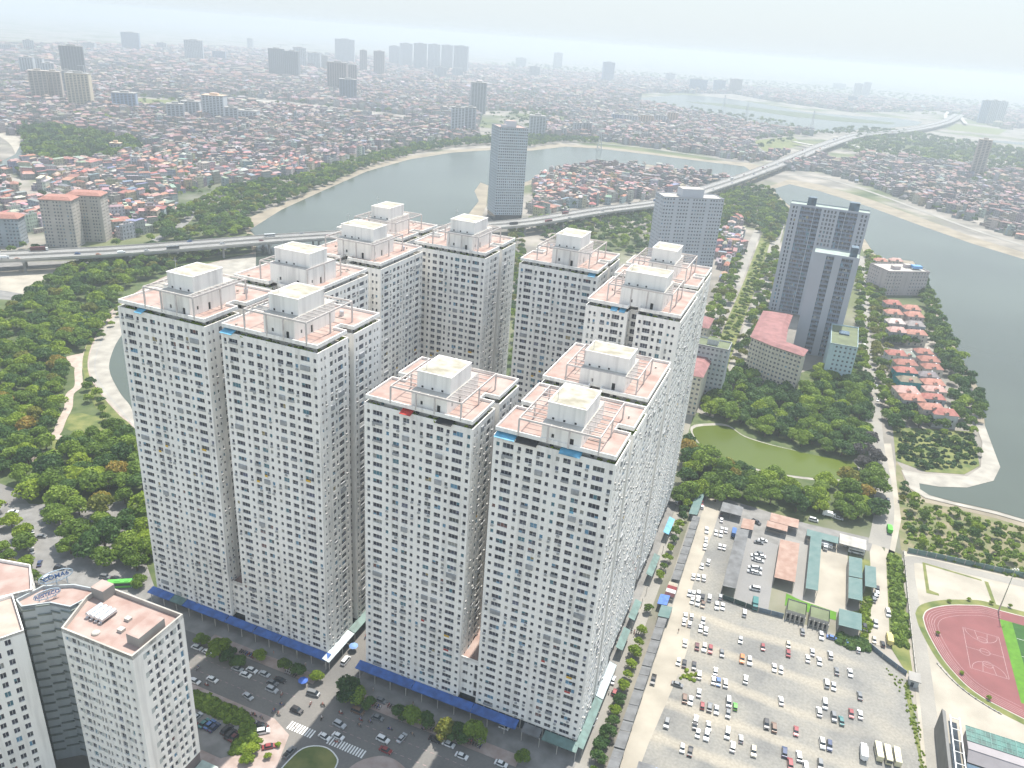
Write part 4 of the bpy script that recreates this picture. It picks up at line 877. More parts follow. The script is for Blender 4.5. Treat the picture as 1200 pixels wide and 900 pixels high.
# roof signs of the middle wing: oval mesh frames with block letters
def text_mesh(s, size, depth=.06):
    c = bpy.data.curves.new('t', 'FONT'); c.body = s; c.size = size; c.extrude = depth; c.align_x = 'CENTER'; c.align_y = 'CENTER'; c.offset = size * .018
    o = bpy.data.objects.new('t', c); COL.objects.link(o); bpy.context.view_layer.update(); me = bpy.data.meshes.new_from_object(o); bpy.data.objects.remove(o); return me
def roof_sign(txt, u, v, z, wd, hh, label, face):
    x, y = uv2xy(u, v); r = empty('roof_sign', x, y, z, atan2(-x, y) + .12); tag(r, label, 'sign')
    mb = MB(); n = 28
    E = [(wd / 2 * cos(2 * pi * i / n), hh / 2 * sin(2 * pi * i / n)) for i in range(n)]
    for i in range(n): a, b = E[i], E[(i + 1) % n]; mb.bar((a[0], 0, a[1] + hh / 2 + .6), (b[0], 0, b[1] + hh / 2 + .6), .16)
    for i in range(9):
        q = -wd / 2 + wd * (i + .5) / 9; hz = hh / 2 * math.sqrt(max(0, 1 - (2 * q / wd) ** 2)); mb.bar((q, .15, hh / 2 + .6 - hz), (q, .15, hh / 2 + .6 + hz), .06)
    for i in range(5):
        zz = -hh / 2 + hh * (i + .5) / 5; hx = wd / 2 * math.sqrt(max(0, 1 - (2 * zz / hh) ** 2)); mb.bar((-hx, .15, hh / 2 + .6 + zz), (hx, .15, hh / 2 + .6 + zz), .06)
    for q in (-wd * .3, 0, wd * .3): mb.bar((q, .2, -1.5), (q, .2, 1.2), .14); mb.bar((q, 1.8, -1.5), (q, .2, hh * .7), .1)
    mb.build('frame', [SIGNPALE], r)
    me = text_mesh(txt, hh * .52); me.materials.clear(); me.materials.append(SIGNBLUE); o = link('lettering', me, r); o.rotation_euler = (pi / 2, 0, 0); o.location = (0, -.12, hh / 2 + .6)
roof_sign('COMA6', -139.3, -60.0, 57.4, 8.6, 3.6, 'oval blue sign reading COMA6 standing behind the pink roof edge', 0)
roof_sign('RESTECO', -136.6, -65.2, 56.3, 6.6, 2.8, 'smaller oval blue sign reading RESTECO on the pink roof of the middle wing', 0)

# mid-distance buildings
def rot_rect(cx, cy, w, d, a):
    c, s = cos(a), sin(a); return [(cx + x * c - y * s, cy + x * s + y * c) for x, y in ((-w / 2, -d / 2), (w / 2, -d / 2), (w / 2, d / 2), (-w / 2, d / 2))]
# tower by the lake
m1 = [(-37.0, 946.5), (-3.5, 957.5), (-14.5, 991), (-48, 980)]
block('lake_tower', 'pale grey high-rise standing alone on the lake shore beside the viaduct', m1, 110, 3.15, 2.6, .6, mat('pale_blue_grey_wall', (.50, .54, .57), .7, .06, .05), PINK, cat='high-rise', nmax=100, roofbox=[(0, 0, 12, 12, 6), (-10, -8, 6, 6, 2.5)], lo=.7, hi=2.4, base=8)
# twin grey slabs right of the boulevard
SLABW = mat('silver_grey_cladding', (.38, .40, .45), .6, .06, .05)
def slab(name, label, u0, u1, v0, v1, h, bands, caps):
    """tall slab with vertical bands of glass between solid piers"""
    ox, oy = uv2xy(u0, v0); root = empty(name, ox, oy, 0, AX); tag(root, label, 'high-rise'); a, b = u1 - u0, v1 - v0; mb = MB(); pn = []
    nf = int(h / 3.4); fh = h / nf
    def wall(P0, P1, cols): facade(mb, P0, P1, 0, fh, nf, cols, .5, h + 1, panes=pn) if cols else mb.face([(*P0, 0), (*P1, 0), (*P1, h + 1), (*P0, h + 1)], 0)
    cols = []
    for (s, e, k) in bands:
        n = max(1, int(round((e - s) / 2.6))); p = (e - s) / n
        cols += [(s + q * p + p * (1 - k) / 2, s + (q + 1) * p - p * (1 - k) / 2, .5, 2.7) for q in range(n)]
    wall((0, 0), (a, 0), cols); wall((a, 0), (a, b), [(q * 4 + 1.2, q * 4 + 2.4, .9, 2.2) for q in range(int(b / 4))]); wall((a, b), (0, b), []); wall((0, b), (0, 0), [(b - 3, b - 2, .9, 2.2)])
    mb.face([(0, 0, h), (a, 0, h), (a, b, h), (0, b, h)], 1)
    mb.box(.3, .3, h, a - .3, .6, h + 1.2, 0); mb.build('wall', [SLABW, mat('pale_green_roof', (.28, .34, .30), .8, .15, .2) if 'pale_green_roof' not in MATS else MATS['pale_green_roof']], root)
    add_windows(root, pn, lambda p: (ox + p[0] * UX - p[1] * UY, oy + p[0] * UY + p[1] * UX, p[2]), 100)
    gl = MB()
    for (s, e, k) in bands:
        if k > .8: gl.face([(s, -.03, 1), (s + .35, -.03, 1), (s + .35, -.03, h - 2), (s, -.03, h - 2)]); 
    sp_ = MB()
    for (s, e, k) in bands:
        if k > .8:
            for f in range(nf + 1): zb = f * fh; sp_.face([(s, -.04, max(.2, zb - .7)), (e, -.04, max(.2, zb - .7)), (e, -.04, min(h, zb + .5)), (s, -.04, min(h, zb + .5))])
    sp_.build('spandrel_band', [mat('blue_grey_spandrels', (.17, .21, .29), .5, .15, .3) if 'blue_grey_spandrels' not in MATS else MATS['blue_grey_spandrels']], root)['kind'] = 'stuff'
    for (s, e) in caps: gl.box(s, b * .3, h, e, b * .75, h + 7)
    gl.build('lift_house', [BLUEGLASS], root)
    return root
slab('slab_high_rise', 'wide blue banded grey high-rise beside the lake, two dark boxes on its roof', 9.5, 72.5, 528, 546, 93.5, [(2, 7, .45), (9, 20, .9), (20.5, 25.5, .95), (27, 38, .5), (39.5, 44.5, .95), (45, 54, .9), (56, 62, .45)], [(13, 20), (46, 54)])
slab('slab_high_rise', 'shorter grey high-rise with beige roof strips in front of the wide banded one', 37.0, 68.0, 427, 447, 77.0, [(8.5, 14, .95), (19, 27, .9)], [(24, 29)])
# tower behind the rear right white towers
m3 = rot_rect(158.5, 772, 61, 24, radians(11)); block('grid_window_tower', 'pale grey high-rise with grouped windows, right behind the rear white towers', m3, 78, 3.25, 2.9, .55, mat('grey_white_wall', (.44, .46, .50), .7, .06, .05), CONCL, cat='high-rise', nmax=100, roofbox=[(0, 0, 22, 14, 7)], pattern=lambda q, n: q in (4, 9, 15))
# L-shaped block with the dusty pink roof
L4 = uvp([(9, 357), (24, 347), (44, 338.5), (46, 352), (31, 360), (30, 392), (31, 426), (11, 424)])
r4 = block('l_shaped_block', 'cream L-shaped apartment block under a dusty pink roof beside the park trees', L4, 28.2, 2.95, 2.7, .55, WALLC, REDROOF, nmax=80)
def hip(root, poly, z, ov, rise, m, name='roof'):
    ox, oy = root.location.x, root.location.y; P = [(a - ox, b - oy) for a, b in poly]
    k = len(P); ar = sum(P[i][0] * P[(i + 1) % k][1] - P[(i + 1) % k][0] * P[i][1] for i in range(k)); P = P if ar > 0 else P[::-1]
    A = inset(P, -ov); B = inset(P, 3.2); mb = MB()
    for i in range(k): j = (i + 1) % k; mb.face([(*A[i], z), (*A[j], z), (*B[j], z + rise), (*B[i], z + rise)]); mb.face([(*P[j], z + .0), (*P[i], z + .0), (*A[i], z - .01), (*A[j], z - .01)])
    mb.face([(*b, z + rise) for b in B]); mb.build(name, [m], root)
hip(r4, L4, 28.3, .9, 1.6, REDROOF)
m5 = uvp([(60.3, 373), (78, 374), (78.4, 422), (60, 420)]); r5 = block('mint_block', 'mint green apartment block with a mossy flat roof by the park road', m5, 29.5, 2.95, 3.0, .42, WALLB, MOSSROOF, nmax=60, pattern=lambda q, n: q == 0)
b = MB(); b.box(5, 26, 28.7, 12, 34, 29.6); o = b.build('skylight', [BLUEGLASS], r5); o.rotation_euler = (0, 0, AX)
m6 = rot_rect(376, 768, 46, 30, radians(14)); r6 = block('shore_block', 'pinkish grey apartment block between the road trees and the lake shore', m6, 24.5, 3.0, 3.4, .4, WALLP, CONCL, nmax=60, roofbox=[(-8, -4, 8, 5, 2.5), (10, 2, 7, 5, 2.5)], pattern=lambda q, n: q in (5, 6, 7))
b = MB(); b.box(30, 16, 25, 39, 23, 27.5); b.build('blue_roof_tank', [mat('bright_blue_sheet', (.10, .28, .55), .5, .1, .5)], r6)
# cluster of nine-storey blocks behind the lone rear tower
for (u, v, wd, dp, h, wl, rf, lb) in ((-62, 262, 24, 18, 33, WALLG, MOSSROOF, 'grey apartment block with a mossy roof, nearest the lone rear white tower'), (-88, 292, 26, 16, 31, WALLG, CONCL, 'grey slab block behind the lone rear white tower, next to the viaduct trees'),
                          (-52, 318, 26, 18, 33, WALLG, CONC, 'grey block with a pale roof edge between two other grey blocks near the viaduct'), (-22, 300, 22, 16, 36, WALLG, MOSSROOF, 'grey block with a yellowish green roof just left of the grid window high-rise'),
                          (-84, 330, 20, 14, 30, WALLC, CONCL, 'beige block in the row nearest to the viaduct')):
    block('grey_block', lb, rect(u, u + wd, v, v + dp), h, 3.1, 2.8, .5, wl, rf, nmax=30, roofbox=[(0, 0, 7, 5, 2.6)], group='nine-storey blocks near the viaduct')
for (v0, v1, h, lb) in ((270, 318, 26, 'long cream block under a dusty red roof left of the boulevard'), (330, 352, 20, 'bright red roofed block left of the boulevard, farther than the long cream one'), (395, 420, 16, 'pale house row with red roofs at the far left of the boulevard')):
    r_ = block('red_roof_block', lb, rect(-24 - (v0 - 270) * .12, -10 - (v0 - 270) * .12, v0, v1), h, 3, 3, .5, WALLC, REDROOF, nmax=30); hip(r_, rect(-24 - (v0 - 270) * .12, -10 - (v0 - 270) * .12, v0, v1), h + .1, .8, 2.0, REDROOF)
# left: brown-beige towers with red roofs and the blue-grey block
BEIGE = mat('beige_render', (.44, .40, .36), .8, .1, .1)
def twin():
    a = radians(8)
    for (cx_, cy_, w_, d_, lb) in ((-424, 703, 27, 18, 'beige high-rise with a peaked red roof nearest the left viaduct'), (-413, 730, 30, 18, 'beige high-rise with a red roof directly behind the peaked one')):
        P = rot_rect(cx_, cy_, w_, d_, a); r_ = block('beige_tower', lb, P, 43.5, 3.0, 2.6, .5, BEIGE, TERRACOTTA, nmax=60, pattern=lambda q, n: q % 4 == 3, group='beige towers by the viaduct', cat='high-rise'); hip(r_, P, 43.6, 1.0, 2.4, TERRACOTTA)
    P = rot_rect(-489, 688, 66, 16, a + .05); r_ = block('blue_grey_block', 'blue-grey apartment block with a red hipped roof at the left edge', P, 25.5, 3.0, 3.0, .55, mat('blue_grey_render', (.30, .34, .37), .8, .1, .1), TERRACOTTA, nmax=60, pattern=lambda q, n: q % 6 == 5); hip(r_, P, 25.6, 1.0, 3.0, TERRACOTTA)
twin()

# far high-rises: (photo x of the base, photo y of the base, y of the top, width px, wall, roof, kind, label)
FB = {'beige': (.40, .34, .28), 'yellow': (.58, .50, .36), 'dark': (.13, .14, .16), 'brown': (.27, .22, .20), 'blue': (.24, .32, .45), 'white': (.50, .53, .56), 'pale': (.42, .45, .48), 'navy': (.13, .17, .24), 'orange': (.58, .40, .26), 'grey': (.30, .31, .33)}
for k, c in FB.items(): wall_mat('far_' + k, tuple(x * .9 + .04 for x in c), .06)
FAR = [(49, 121, 83, 18, 'beige', 'left beige tower of a pair with tall vertical ribs'), (66, 121, 84, 16, 'beige', 'right beige tower of a pair with tall vertical ribs'), (95, 128, 86, 24, 'yellow', 'yellowish tower in front of a dark unfinished one'),
       (89, 100, 54, 24, 'dark', 'dark unfinished tower behind the yellowish one'), (82, 113, 83, 12, 'grey', 'narrow grey tower between the beige pair and the yellowish tower'), (147, 131, 109, 25, 'blue', 'low blue and white block right of the yellowish tower'), (154, 60, 38, 19, 'blue', 'lone bluish tower far away at upper left'),
       (33, 89, 67, 14, 'pale', 'pale tower behind the beige pair'), (45, 86, 68, 12, 'white', 'small white block behind the beige pair'), (35, 62, 47, 11, 'pale', 'faint slender tower near the upper left horizon'), (58, 90, 74, 12, 'white', 'low white block right behind the beige pair'),
       (224, 139, 119, 20, 'pale', 'pale green-grey block at the left of a housing row'), (251, 144, 112, 24, 'white', 'white ribbed block with an orange red roof edge'), (272, 147, 126, 14, 'pale', 'narrow pale block right of the ribbed one'), (207, 146, 122, 18, 'pale', 'leftmost pale block of the housing row'), (290, 143, 130, 22, 'white', 'low white block with a pale canopy at the right of the housing row'),
       (228, 72, 47, 20, 'pale', 'hazy pale block above the housing row'), (257, 72, 60, 14, 'blue', 'small bluish hazy block'), (293, 56, 45, 6, 'grey', 'tiny slim hazy tower near the horizon'), (325, 90, 57, 18, 'dark', 'dark unfinished tower, left one of two'), (342, 93, 60, 16, 'dark', 'dark unfinished tower, right one of two'),
       (352, 82, 56, 14, 'white', 'hazy white block behind the dark unfinished pair'), (368, 82, 62, 14, 'pale', 'hazy pale block right of the dark unfinished pair'), (379, 82, 65, 10, 'brown', 'hazy brownish block next to the brown towers'), (395, 108, 73, 22, 'brown', 'brown tower behind a dark blue one'), (412, 104, 76, 12, 'brown', 'slim brown tower right of the broad brown one'), (408, 119, 93, 19, 'navy', 'dark blue block in front of the brown towers'),
       (426, 86, 59, 8, 'brown', 'slim hazy brown tower'), (444, 90, 60, 12, 'brown', 'broader hazy brown tower right of the slim one'), (404, 75, 46, 22, 'pale', 'broad hazy block behind the brown towers'), (462, 78, 54, 12, 'pale', 'first hazy slab of the long pale cluster'), (476, 80, 51, 14, 'white', 'second hazy slab of the long pale cluster'), (492, 84, 51, 15, 'pale', 'third hazy slab of the long pale cluster'), (508, 84, 52, 14, 'white', 'fourth hazy slab of the long pale cluster'), (523, 84, 53, 13, 'pale', 'fifth hazy slab of the long pale cluster'), (539, 88, 54, 16, 'pale', 'last hazy slab of the long pale cluster'), (516, 93, 79, 14, 'white', 'low white block in front of the long pale cluster'), (536, 92, 80, 12, 'white', 'low white block at the right foot of the long pale cluster'),
       (560, 133, 97, 17, 'grey', 'grey unfinished tower with a dark top'), (536, 158, 126, 15, 'white', 'left white striped tower of the close pair'), (550, 157, 126, 13, 'pale', 'right pale tower of the close pair'), (629, 160, 136, 18, 'pale', 'pale ribbed block right behind the lake tower'), (658, 160, 150, 10, 'pale', 'small pale block near the far lake shore'), (712, 96, 73, 13, 'blue', 'lone bluish tower left of the river'),
       (722, 146, 134, 12, 'blue', 'bluish end block of the coloured row'), (738, 147, 135, 16, 'white', 'white block of the coloured row'), (757, 147, 135, 15, 'orange', 'orange block of the coloured row'), (773, 147, 135, 12, 'pale', 'pale block of the coloured row'), (787, 146, 132, 12, 'orange', 'peach block at the right of the coloured row'), (676, 160, 144, 9, 'pale', 'pale block near the far lake shore road'), (687, 160, 144, 10, 'grey', 'greenish grey block near the far lake shore road'),
       (817, 108, 93, 20, 'blue', 'broad bluish block beyond the river'), (842, 108, 94, 13, 'blue', 'middle bluish block beyond the river'), (861, 110, 93, 13, 'brown', 'brownish block beyond the river'), (998, 122, 113, 10, 'blue', 'small blue block beyond the river on the right'), (1004, 113, 98, 8, 'pale', 'hazy tower beyond the river, left of two'), (1014, 114, 97, 7, 'pale', 'hazy tower beyond the river, right of two'), (983, 104, 98, 14, 'pale', 'low hazy block beyond the river'),
       (1150, 144, 118, 9, 'blue', 'blue left tower of the trio by the far highway'), (1160, 145, 118, 9, 'pale', 'middle tower of the trio by the far highway'), (1169, 145, 119, 9, 'white', 'right tower of the trio by the far highway'), (1143, 207, 164, 13, 'beige', 'lone slender beige and grey tower on the right'),
       (10, 62, 52, 16, 'pale', 'hazy block at the far left'), (105, 60, 50, 12, 'pale', 'hazy block right of the slender horizon tower'), (190, 60, 50, 10, 'pale', 'hazy block left of the horizon centre'), (610, 78, 68, 12, 'pale', 'hazy block above the lake tower'), (653, 80, 62, 10, 'pale', 'hazy tower above the far shore'), (626, 92, 78, 12, 'pale', 'hazy greenish block above the far shore'), (785, 96, 86, 10, 'pale', 'hazy block left of the river bend'), (136, 180, 168, 11, 'grey', 'grey mid-rise among red roofs'), (160, 200, 184, 9, 'white', 'white mid-rise among the low houses at left'), (22, 200, 190, 14, 'blue', 'bluish slab beside the canal')]
for (bx_, by_, ty_, wp, k, lb) in FAR:
    x, y = g(bx_, by_); d = hypot(x, y); c = RM.T @ np.array([x, y, -HC]); sc_ = FPX / c[2]; wd = wp / sc_
    dr = RM @ np.array([bx_ + (bx_ - 441) * (by_ - ty_) / 2400 * 1.0 - CX, ty_ - CY, FPX]); s = (x * dr[0] + y * dr[1]) / (dr[0] ** 2 + dr[1] ** 2); h = HC + dr[2] * s
    a = random.uniform(-.25, .25); root = empty('high_rise', x, y, 0, a - atan2(x, y) * .6); tag(root, 'far ' + lb if not lb.startswith('far') else lb, 'high-rise', 'high-rises far in the haze')
    dp = min(wd * .7, 30); mb = MB(); W_ = MATS['far_' + k]; n = max(3, int(wd / 7)); p = wd / n
    mb.box(-wd / 2, 0, 0, wd / 2, dp, h, 0, False)
    for i in range(n + 1): mb.box(-wd / 2 + i * p - .9, -1.0, 0, -wd / 2 + i * p + .9, 0, h - (2 if i % 2 else 0), 0, False)
    mb.build('wall', [W_], root)
    gl = MB(); nf = int(h / 3.3)
    for i in range(n):
        for f in range(nf):
            z = f * 3.3 + 1.2; gl.av = random.random(); gl.face([(-wd / 2 + i * p + 1.4, -.08, z), (-wd / 2 + (i + 1) * p - 1.4, -.08, z), (-wd / 2 + (i + 1) * p - 1.4, -.08, z + 1.6), (-wd / 2 + i * p + 1.4, -.08, z + 1.6)])
    o = gl.build('window_rows', [DARKGLASS], root); o['kind'] = 'stuff'
    rb = MB(); rb.box(-wd * .18, dp * .3, h, wd * .2, dp * .7, h + 4); rb.box(-wd / 2 - .8, -1.6, h, wd / 2 + .8, dp + .6, h + .7)
    rb.build('roof', [MATS['far_orange'] if 'red roof' in lb else CONC if k != 'beige' else W_], root)
    if 'unfinished' in lb:
        cr = MB(); cr.bar((wd * .3, dp / 2, h), (wd * .3, dp / 2, h + 16), 1.6); cr.bar((wd * .3 - 12, dp / 2, h + 15), (wd * .3 + 26, dp / 2, h + 15), 1.2); cr.build('tower_crane', [STEEL], root)

# ================================================================== VIADUCT
def viaduct():
    pts = [(-40, 302.5), (0, 300.5), (75, 297), (150, 293), (240, 286), (330, 279), (430, 273), (520, 268), (600, 262), (640, 257), (700, 247), (780, 236), (830, 221), (875, 206), (917, 190), (967, 170), (1007, 158), (1050, 154), (1083, 149), (1110, 142), (1124, 134)]
    P = smooth([g(*p, 12) for p in pts], 5); root = empty('viaduct', *P[0]); tag(root, 'long elevated highway crossing from the left edge past the lakes to the horizon', 'viaduct')
    ox, oy = P[0]; Q = [(a - ox, b - oy) for a, b in P]; n = len(Q)
    wdt = [13.8 + 11 * min(1, max(0, (hypot(*p) - 1500) / 1500)) for p in P]
    def off(d): A = offset(Q, 1.0); return [(q[0] + (a[0] - q[0]) * d * w_ / 16, q[1] + (a[1] - q[1]) * d * w_ / 16) for q, a, w_ in zip(Q, A, wdt)]
    for nm, lo, hi in (('deck', -16, -1.0), ('deck', 1.0, 16)):
        A, B = off(lo), off(hi); mb = MB()
        for i in range(n - 1):
            a, b, c, d = A[i], A[i + 1], B[i + 1], B[i]
            mb.face([(*a, 12), (*d, 12), (*c, 12), (*b, 12)][::-1], 0); mb.face([(*a, 10.2), (*b, 10.2), (*c, 10.2), (*d, 10.2)][::-1], 1)
            mb.face([(*b, 12), (*a, 12), (*a, 10.2), (*b, 10.2)], 1); mb.face([(*d, 12), (*c, 12), (*c, 10.2), (*d, 10.2)], 1)
        mb.build(nm, [DECKM, CONC], root)
        mk = MB(); M1 = off((lo + hi) / 2 - 1.8); M2 = off((lo + hi) / 2 + 1.8)
        for L_ in (M1, M2):
            R2 = offset(L_, .22)
            for i in range(0, n - 1): mk.face([(*L_[i], 12.05), (*L_[i + 1], 12.05), (*R2[i + 1], 12.05), (*R2[i], 12.05)])
        mk.build('lane_line', [LINEW], root)
    for d in (-16, -1.1, 1.1, 16):
        A = off(d); B = off(d + (.35 if d > 0 else -.35)); mb = MB()
        for i in range(n - 1):
            a, b, c, e = A[i], A[i + 1], B[i + 1], B[i]
            mb.face([(*a, 13.1), (*b, 13.1), (*c, 13.1), (*e, 13.1)]); mb.face([(*a, 12), (*b, 12), (*b, 13.1), (*a, 13.1)]); mb.face([(*e, 13.1), (*c, 13.1), (*c, 11.5), (*e, 11.5)])
        mb.build('parapet', [CONCL], root)
    acc = 0; last = Q[0]; step = 36; k = 0
    for i in range(1, n):
        seg = hypot(Q[i][0] - last[0], Q[i][1] - last[1]); acc += seg; last = Q[i]
        if acc >= step and k < 40:
            acc = 0; k += 1; dx, dy = Q[i][0] - Q[i - 1][0], Q[i][1] - Q[i - 1][1]; L = hypot(dx, dy); nx, ny = -dy / L, dx / L
            mb = MB(); c = Q[i]
            for s in (-9, 9): mb.cyl(c[0] + nx * s, c[1] + ny * s, 0, 9.2, 1.1, 1.0, 10)
            mb.bar((c[0] - nx * 15, c[1] - ny * 15, 9.7), (c[0] + nx * 15, c[1] + ny * 15, 9.7), 2.0, 1.1); mb.build('pier', [CONC], root)
    # ramps at the far junction
    for pts2 in ([(985, 165), (1000, 170), (1018, 177), (1032, 181)], [(1124, 134), (1128, 140), (1132, 145)], [(1110, 142), (1108, 136), (1112, 129)], [(930, 166), (950, 170), (967, 172)]):
        R_ = [tuple(a - b for a, b in zip(g(*p, 8), (ox, oy))) for p in pts2]; R_ = smooth(R_, 3); A, B = offset(R_, -8), offset(R_, 8); mb = MB()
        for i in range(len(R_) - 1): mb.face([(*A[i], 9), (*A[i + 1], 9), (*B[i + 1], 9), (*B[i], 9)]); mb.face([(*A[i], 9), (*A[i + 1], 9), (*A[i + 1], 7), (*A[i], 7)])
        mb.build('ramp', [CONCL], root)
    return P
VP = viaduct()

# ================================================================== VEHICLES
WHITEP = (.74, .75, .75)
CARCOL = {'white': WHITEP, 'silver': (.46, .48, .50), 'grey': (.16, .17, .18), 'black': (.02, .02, .025), 'red': (.24, .035, .04), 'maroon': (.11, .03, .035), 'blue': (.06, .14, .34), 'navy': (.03, .05, .12), 'green': (.10, .42, .05), 'orange': (.55, .17, .04), 'beige': (.50, .46, .36), 'yellow': (.62, .52, .20), 'teal': (.05, .17, .17), 'brown': (.16, .10, .07), 'cream': (.66, .62, .42)}
PROTO = {}
def loft(mb, prof, hw, mi=0, taper=None):
    """prof: closed side outline (x, z); extruded over the width with slightly drawn-in upper edge"""
    n = len(prof); zz = [p[1] for p in prof]; z0, z1 = min(zz), max(zz); b = len(mb.v)
    def wy(z): return hw * (1 - (taper or 0) * max(0, (z - z0) / (z1 - z0)) ** 1.5)
    for s in (-1, 1): mb.v += [(x, s * wy(z), z) for x, z in prof]
    for i in range(n): j = (i + 1) % n; mb.f.append((b + i, b + n + i, b + n + j, b + j)); mb.m.append(mi); mb.a.append(0)
    mb.f.append(tuple(b + i for i in range(n))); mb.m.append(mi); mb.a.append(0); mb.f.append(tuple(b + n + i for i in reversed(range(n)))); mb.m.append(mi); mb.a.append(0)
def wheel_mesh(r=.32, w_=.2):
    mb = MB(); n = 12
    for s in (-1, 1):
        for rr, m in ((r, 0), (r * .58, 1)): mb.face([(rr * cos(2 * pi * i / n), s * (w_ / 2 + (.005 if m else 0)), rr * sin(2 * pi * i / n)) for i in range(n)][::s], m)
    for i in range(n): a, b = 2 * pi * i / n, 2 * pi * (i + 1) / n; mb.face([(r * cos(a), -w_ / 2, r * sin(a)), (r * cos(b), -w_ / 2, r * sin(b)), (r * cos(b), w_ / 2, r * sin(b)), (r * cos(a), w_ / 2, r * sin(a))], 0)
    return mb.mesh('wheel', [RUBBER, STEEL])
WHEEL = wheel_mesh(); WHEELB = wheel_mesh(.48, .3)
HEADL = mat('headlamp_glass', (.7, .7, .68), .2, .05, 3); TAILL = mat('tail_lamp', (.35, .02, .02), .3, .05, 3)
def vehicle_proto(kind):
    if kind in PROTO: return PROTO[kind]
    parts = []                       # (name, mesh, location)
    def add(nm, mb, mats, loc=(0, 0, 0)): parts.append((nm, mb.mesh(nm, mats), loc))
    if kind in ('sedan', 'hatchback', 'suv', 'van', 'pickup'):
        L, hw, h1, h2, cab = {'sedan': (4.5, .88, .88, 1.45, (-1.55, -1.05, .55, 1.25)), 'hatchback': (3.7, .82, .9, 1.5, (-1.7, -1.45, .45, 1.15)), 'suv': (4.7, .94, 1.05, 1.8, (-2.05, -1.75, .6, 1.2)),
                              'van': (4.9, .94, 1.05, 1.95, (-2.3, -2.1, 1.0, 1.75)), 'pickup': (5.2, .93, 1.0, 1.75, (-.7, -.5, .75, 1.35))}[kind]; a = L / 2
        mb = MB(); loft(mb, [(-a, .35), (-a + .12, .25), (a - .12, .25), (a, .4), (a - .03, .68), (a - .25, h1 - .1), (cab[3], h1), (cab[0], h1), (-a + .1, h1 - .03), (-a, h1 - .2)], hw, 0, .06)
        if kind == 'pickup': mb.box(-a + .15, -hw + .12, h1, -.85, hw - .12, h1 + .03, 1); [mb.box(-a + .08, s * (hw - .06) - .04, h1 - .05, -.75, s * (hw - .06) + .04, h1 + .28, 0) for s in (-1, 1)]; mb.box(-a + .05, -hw + .08, h1, -a + .13, hw - .08, h1 + .28, 0)
        add('body', mb, [CARPAINT, DARK])
        gl = MB(); loft(gl, [(cab[0], h1), (cab[3], h1), (cab[2], h2 - .04), (cab[1], h2 - .04)], hw - .06, 0, .18); add('windows', gl, [DARKGLASS])
        rf = MB(); wy = (hw - .06) * .80; rf.face([(cab[1] + .03, -wy, h2), (cab[2] - .05, -wy, h2), (cab[2] - .05, wy, h2), (cab[1] + .03, wy, h2)]); rf.box(cab[1], -wy, h2 - .07, cab[2], wy, h2 - .01)
        if kind == 'suv': [rf.bar((cab[1] + .2, s * (wy - .06), h2 + .06), (cab[2] - .2, s * (wy - .06), h2 + .06), .05) for s in (-1, 1)]
        add('roof', rf, [CARPAINT])
        for x in (-a + .85, a - .85):
            for s in (-1, 1): parts.append(('wheel', WHEEL, (x, s * (hw - .1), .32)))
        for s in (-1, 1):
            m = MB(); m.box(-.06, -.18, -.07, .03, .18, .07); add('headlight', m, [HEADL], (a - .03, s * (hw - .28), .62)); m = MB(); m.box(-.03, -.16, -.09, .05, .16, .09); add('tail_light', m, [TAILL], (-a, s * (hw - .25), .72))
    elif kind == 'bus' or kind == 'minibus':
        L, hw, H = (11.2, 1.25, 3.1) if kind == 'bus' else (7.2, 1.05, 2.7); a = L / 2; mb = MB()
        loft(mb, [(-a, .4), (a, .4), (a + .05, 1.3), (a - .1, H - .15), (a - .4, H), (-a + .15, H), (-a, H - .15)], hw, 0, .03)
        mb.box(-a * .5, -hw * .5, H, -a * .1, hw * .5, H + .18, 0); mb.box(a * .2, -hw * .5, H, a * .5, hw * .5, H + .18, 0); add('body', mb, [CARPAINT])
        gl = MB(); [gl.box(-a + .3, s * hw - .02, 1.35, a - .3, s * hw + .02, H - .55) for s in (-1, 1)]; gl.box(a - .02, -hw * .9, 1.2, a + .06, hw * .9, H - .4); add('windows', gl, [DARKGLASS])
        for x in (-a + 1.8, a - 1.8):
            for s in (-1, 1): parts.append(('wheel', WHEELB, (x, s * (hw - .14), .48)))
    elif kind == 'truck':
        mb = MB(); loft(mb, [(1.6, .5), (3.3, .5), (3.4, 1.3), (3.1, 2.3), (1.6, 2.3)], 1.05, 0, .08); add('cab', mb, [CARPAINT])
        gl = MB(); gl.box(3.22, -.85, 1.35, 3.36, .85, 2.0); [gl.box(2.1, s * 1.0 - .03, 1.4, 2.9, s * 1.0 + .03, 2.0) for s in (-1, 1)]; add('windows', gl, [DARKGLASS])
        mb = MB(); mb.box(-3.4, -1.12, .95, 1.4, 1.12, 2.9); mb.box(-3.4, -.4, .6, 3.0, .4, .95); [mb.box(-3.4 + i * .8, s * 1.12 - .04, .95, -3.3 + i * .8, s * 1.12 + .04, 2.9) for i in range(6) for s in (-1, 1)]; add('cargo_box', mb, [OBJPAINT])
        for x in (-2.4, 2.4):
            for s in (-1, 1): parts.append(('wheel', WHEELB, (x, s * .92, .48)))
    elif kind == 'lorry':
        mb = MB(); loft(mb, [(4.4, .5), (6.3, .5), (6.4, 1.5), (6.0, 2.9), (4.4, 3.1)], 1.2, 0, .08); add('cab', mb, [TRIM])
        gl = MB(); gl.box(6.0, -.95, 1.6, 6.34, .95, 2.4); add('windows', gl, [DARKGLASS])
        mb = MB(); mb.box(-7.6, -1.25, 1.2, 4.1, 1.25, 3.9); [mb.box(-7.6 + i * .9, s * 1.25 - .05, 1.2, -7.45 + i * .9, s * 1.25 + .05, 3.9) for i in range(14) for s in (-1, 1)]; mb.box(-7.4, -.5, .7, 5, .5, 1.2); add('cargo_box', mb, [OBJPAINT])
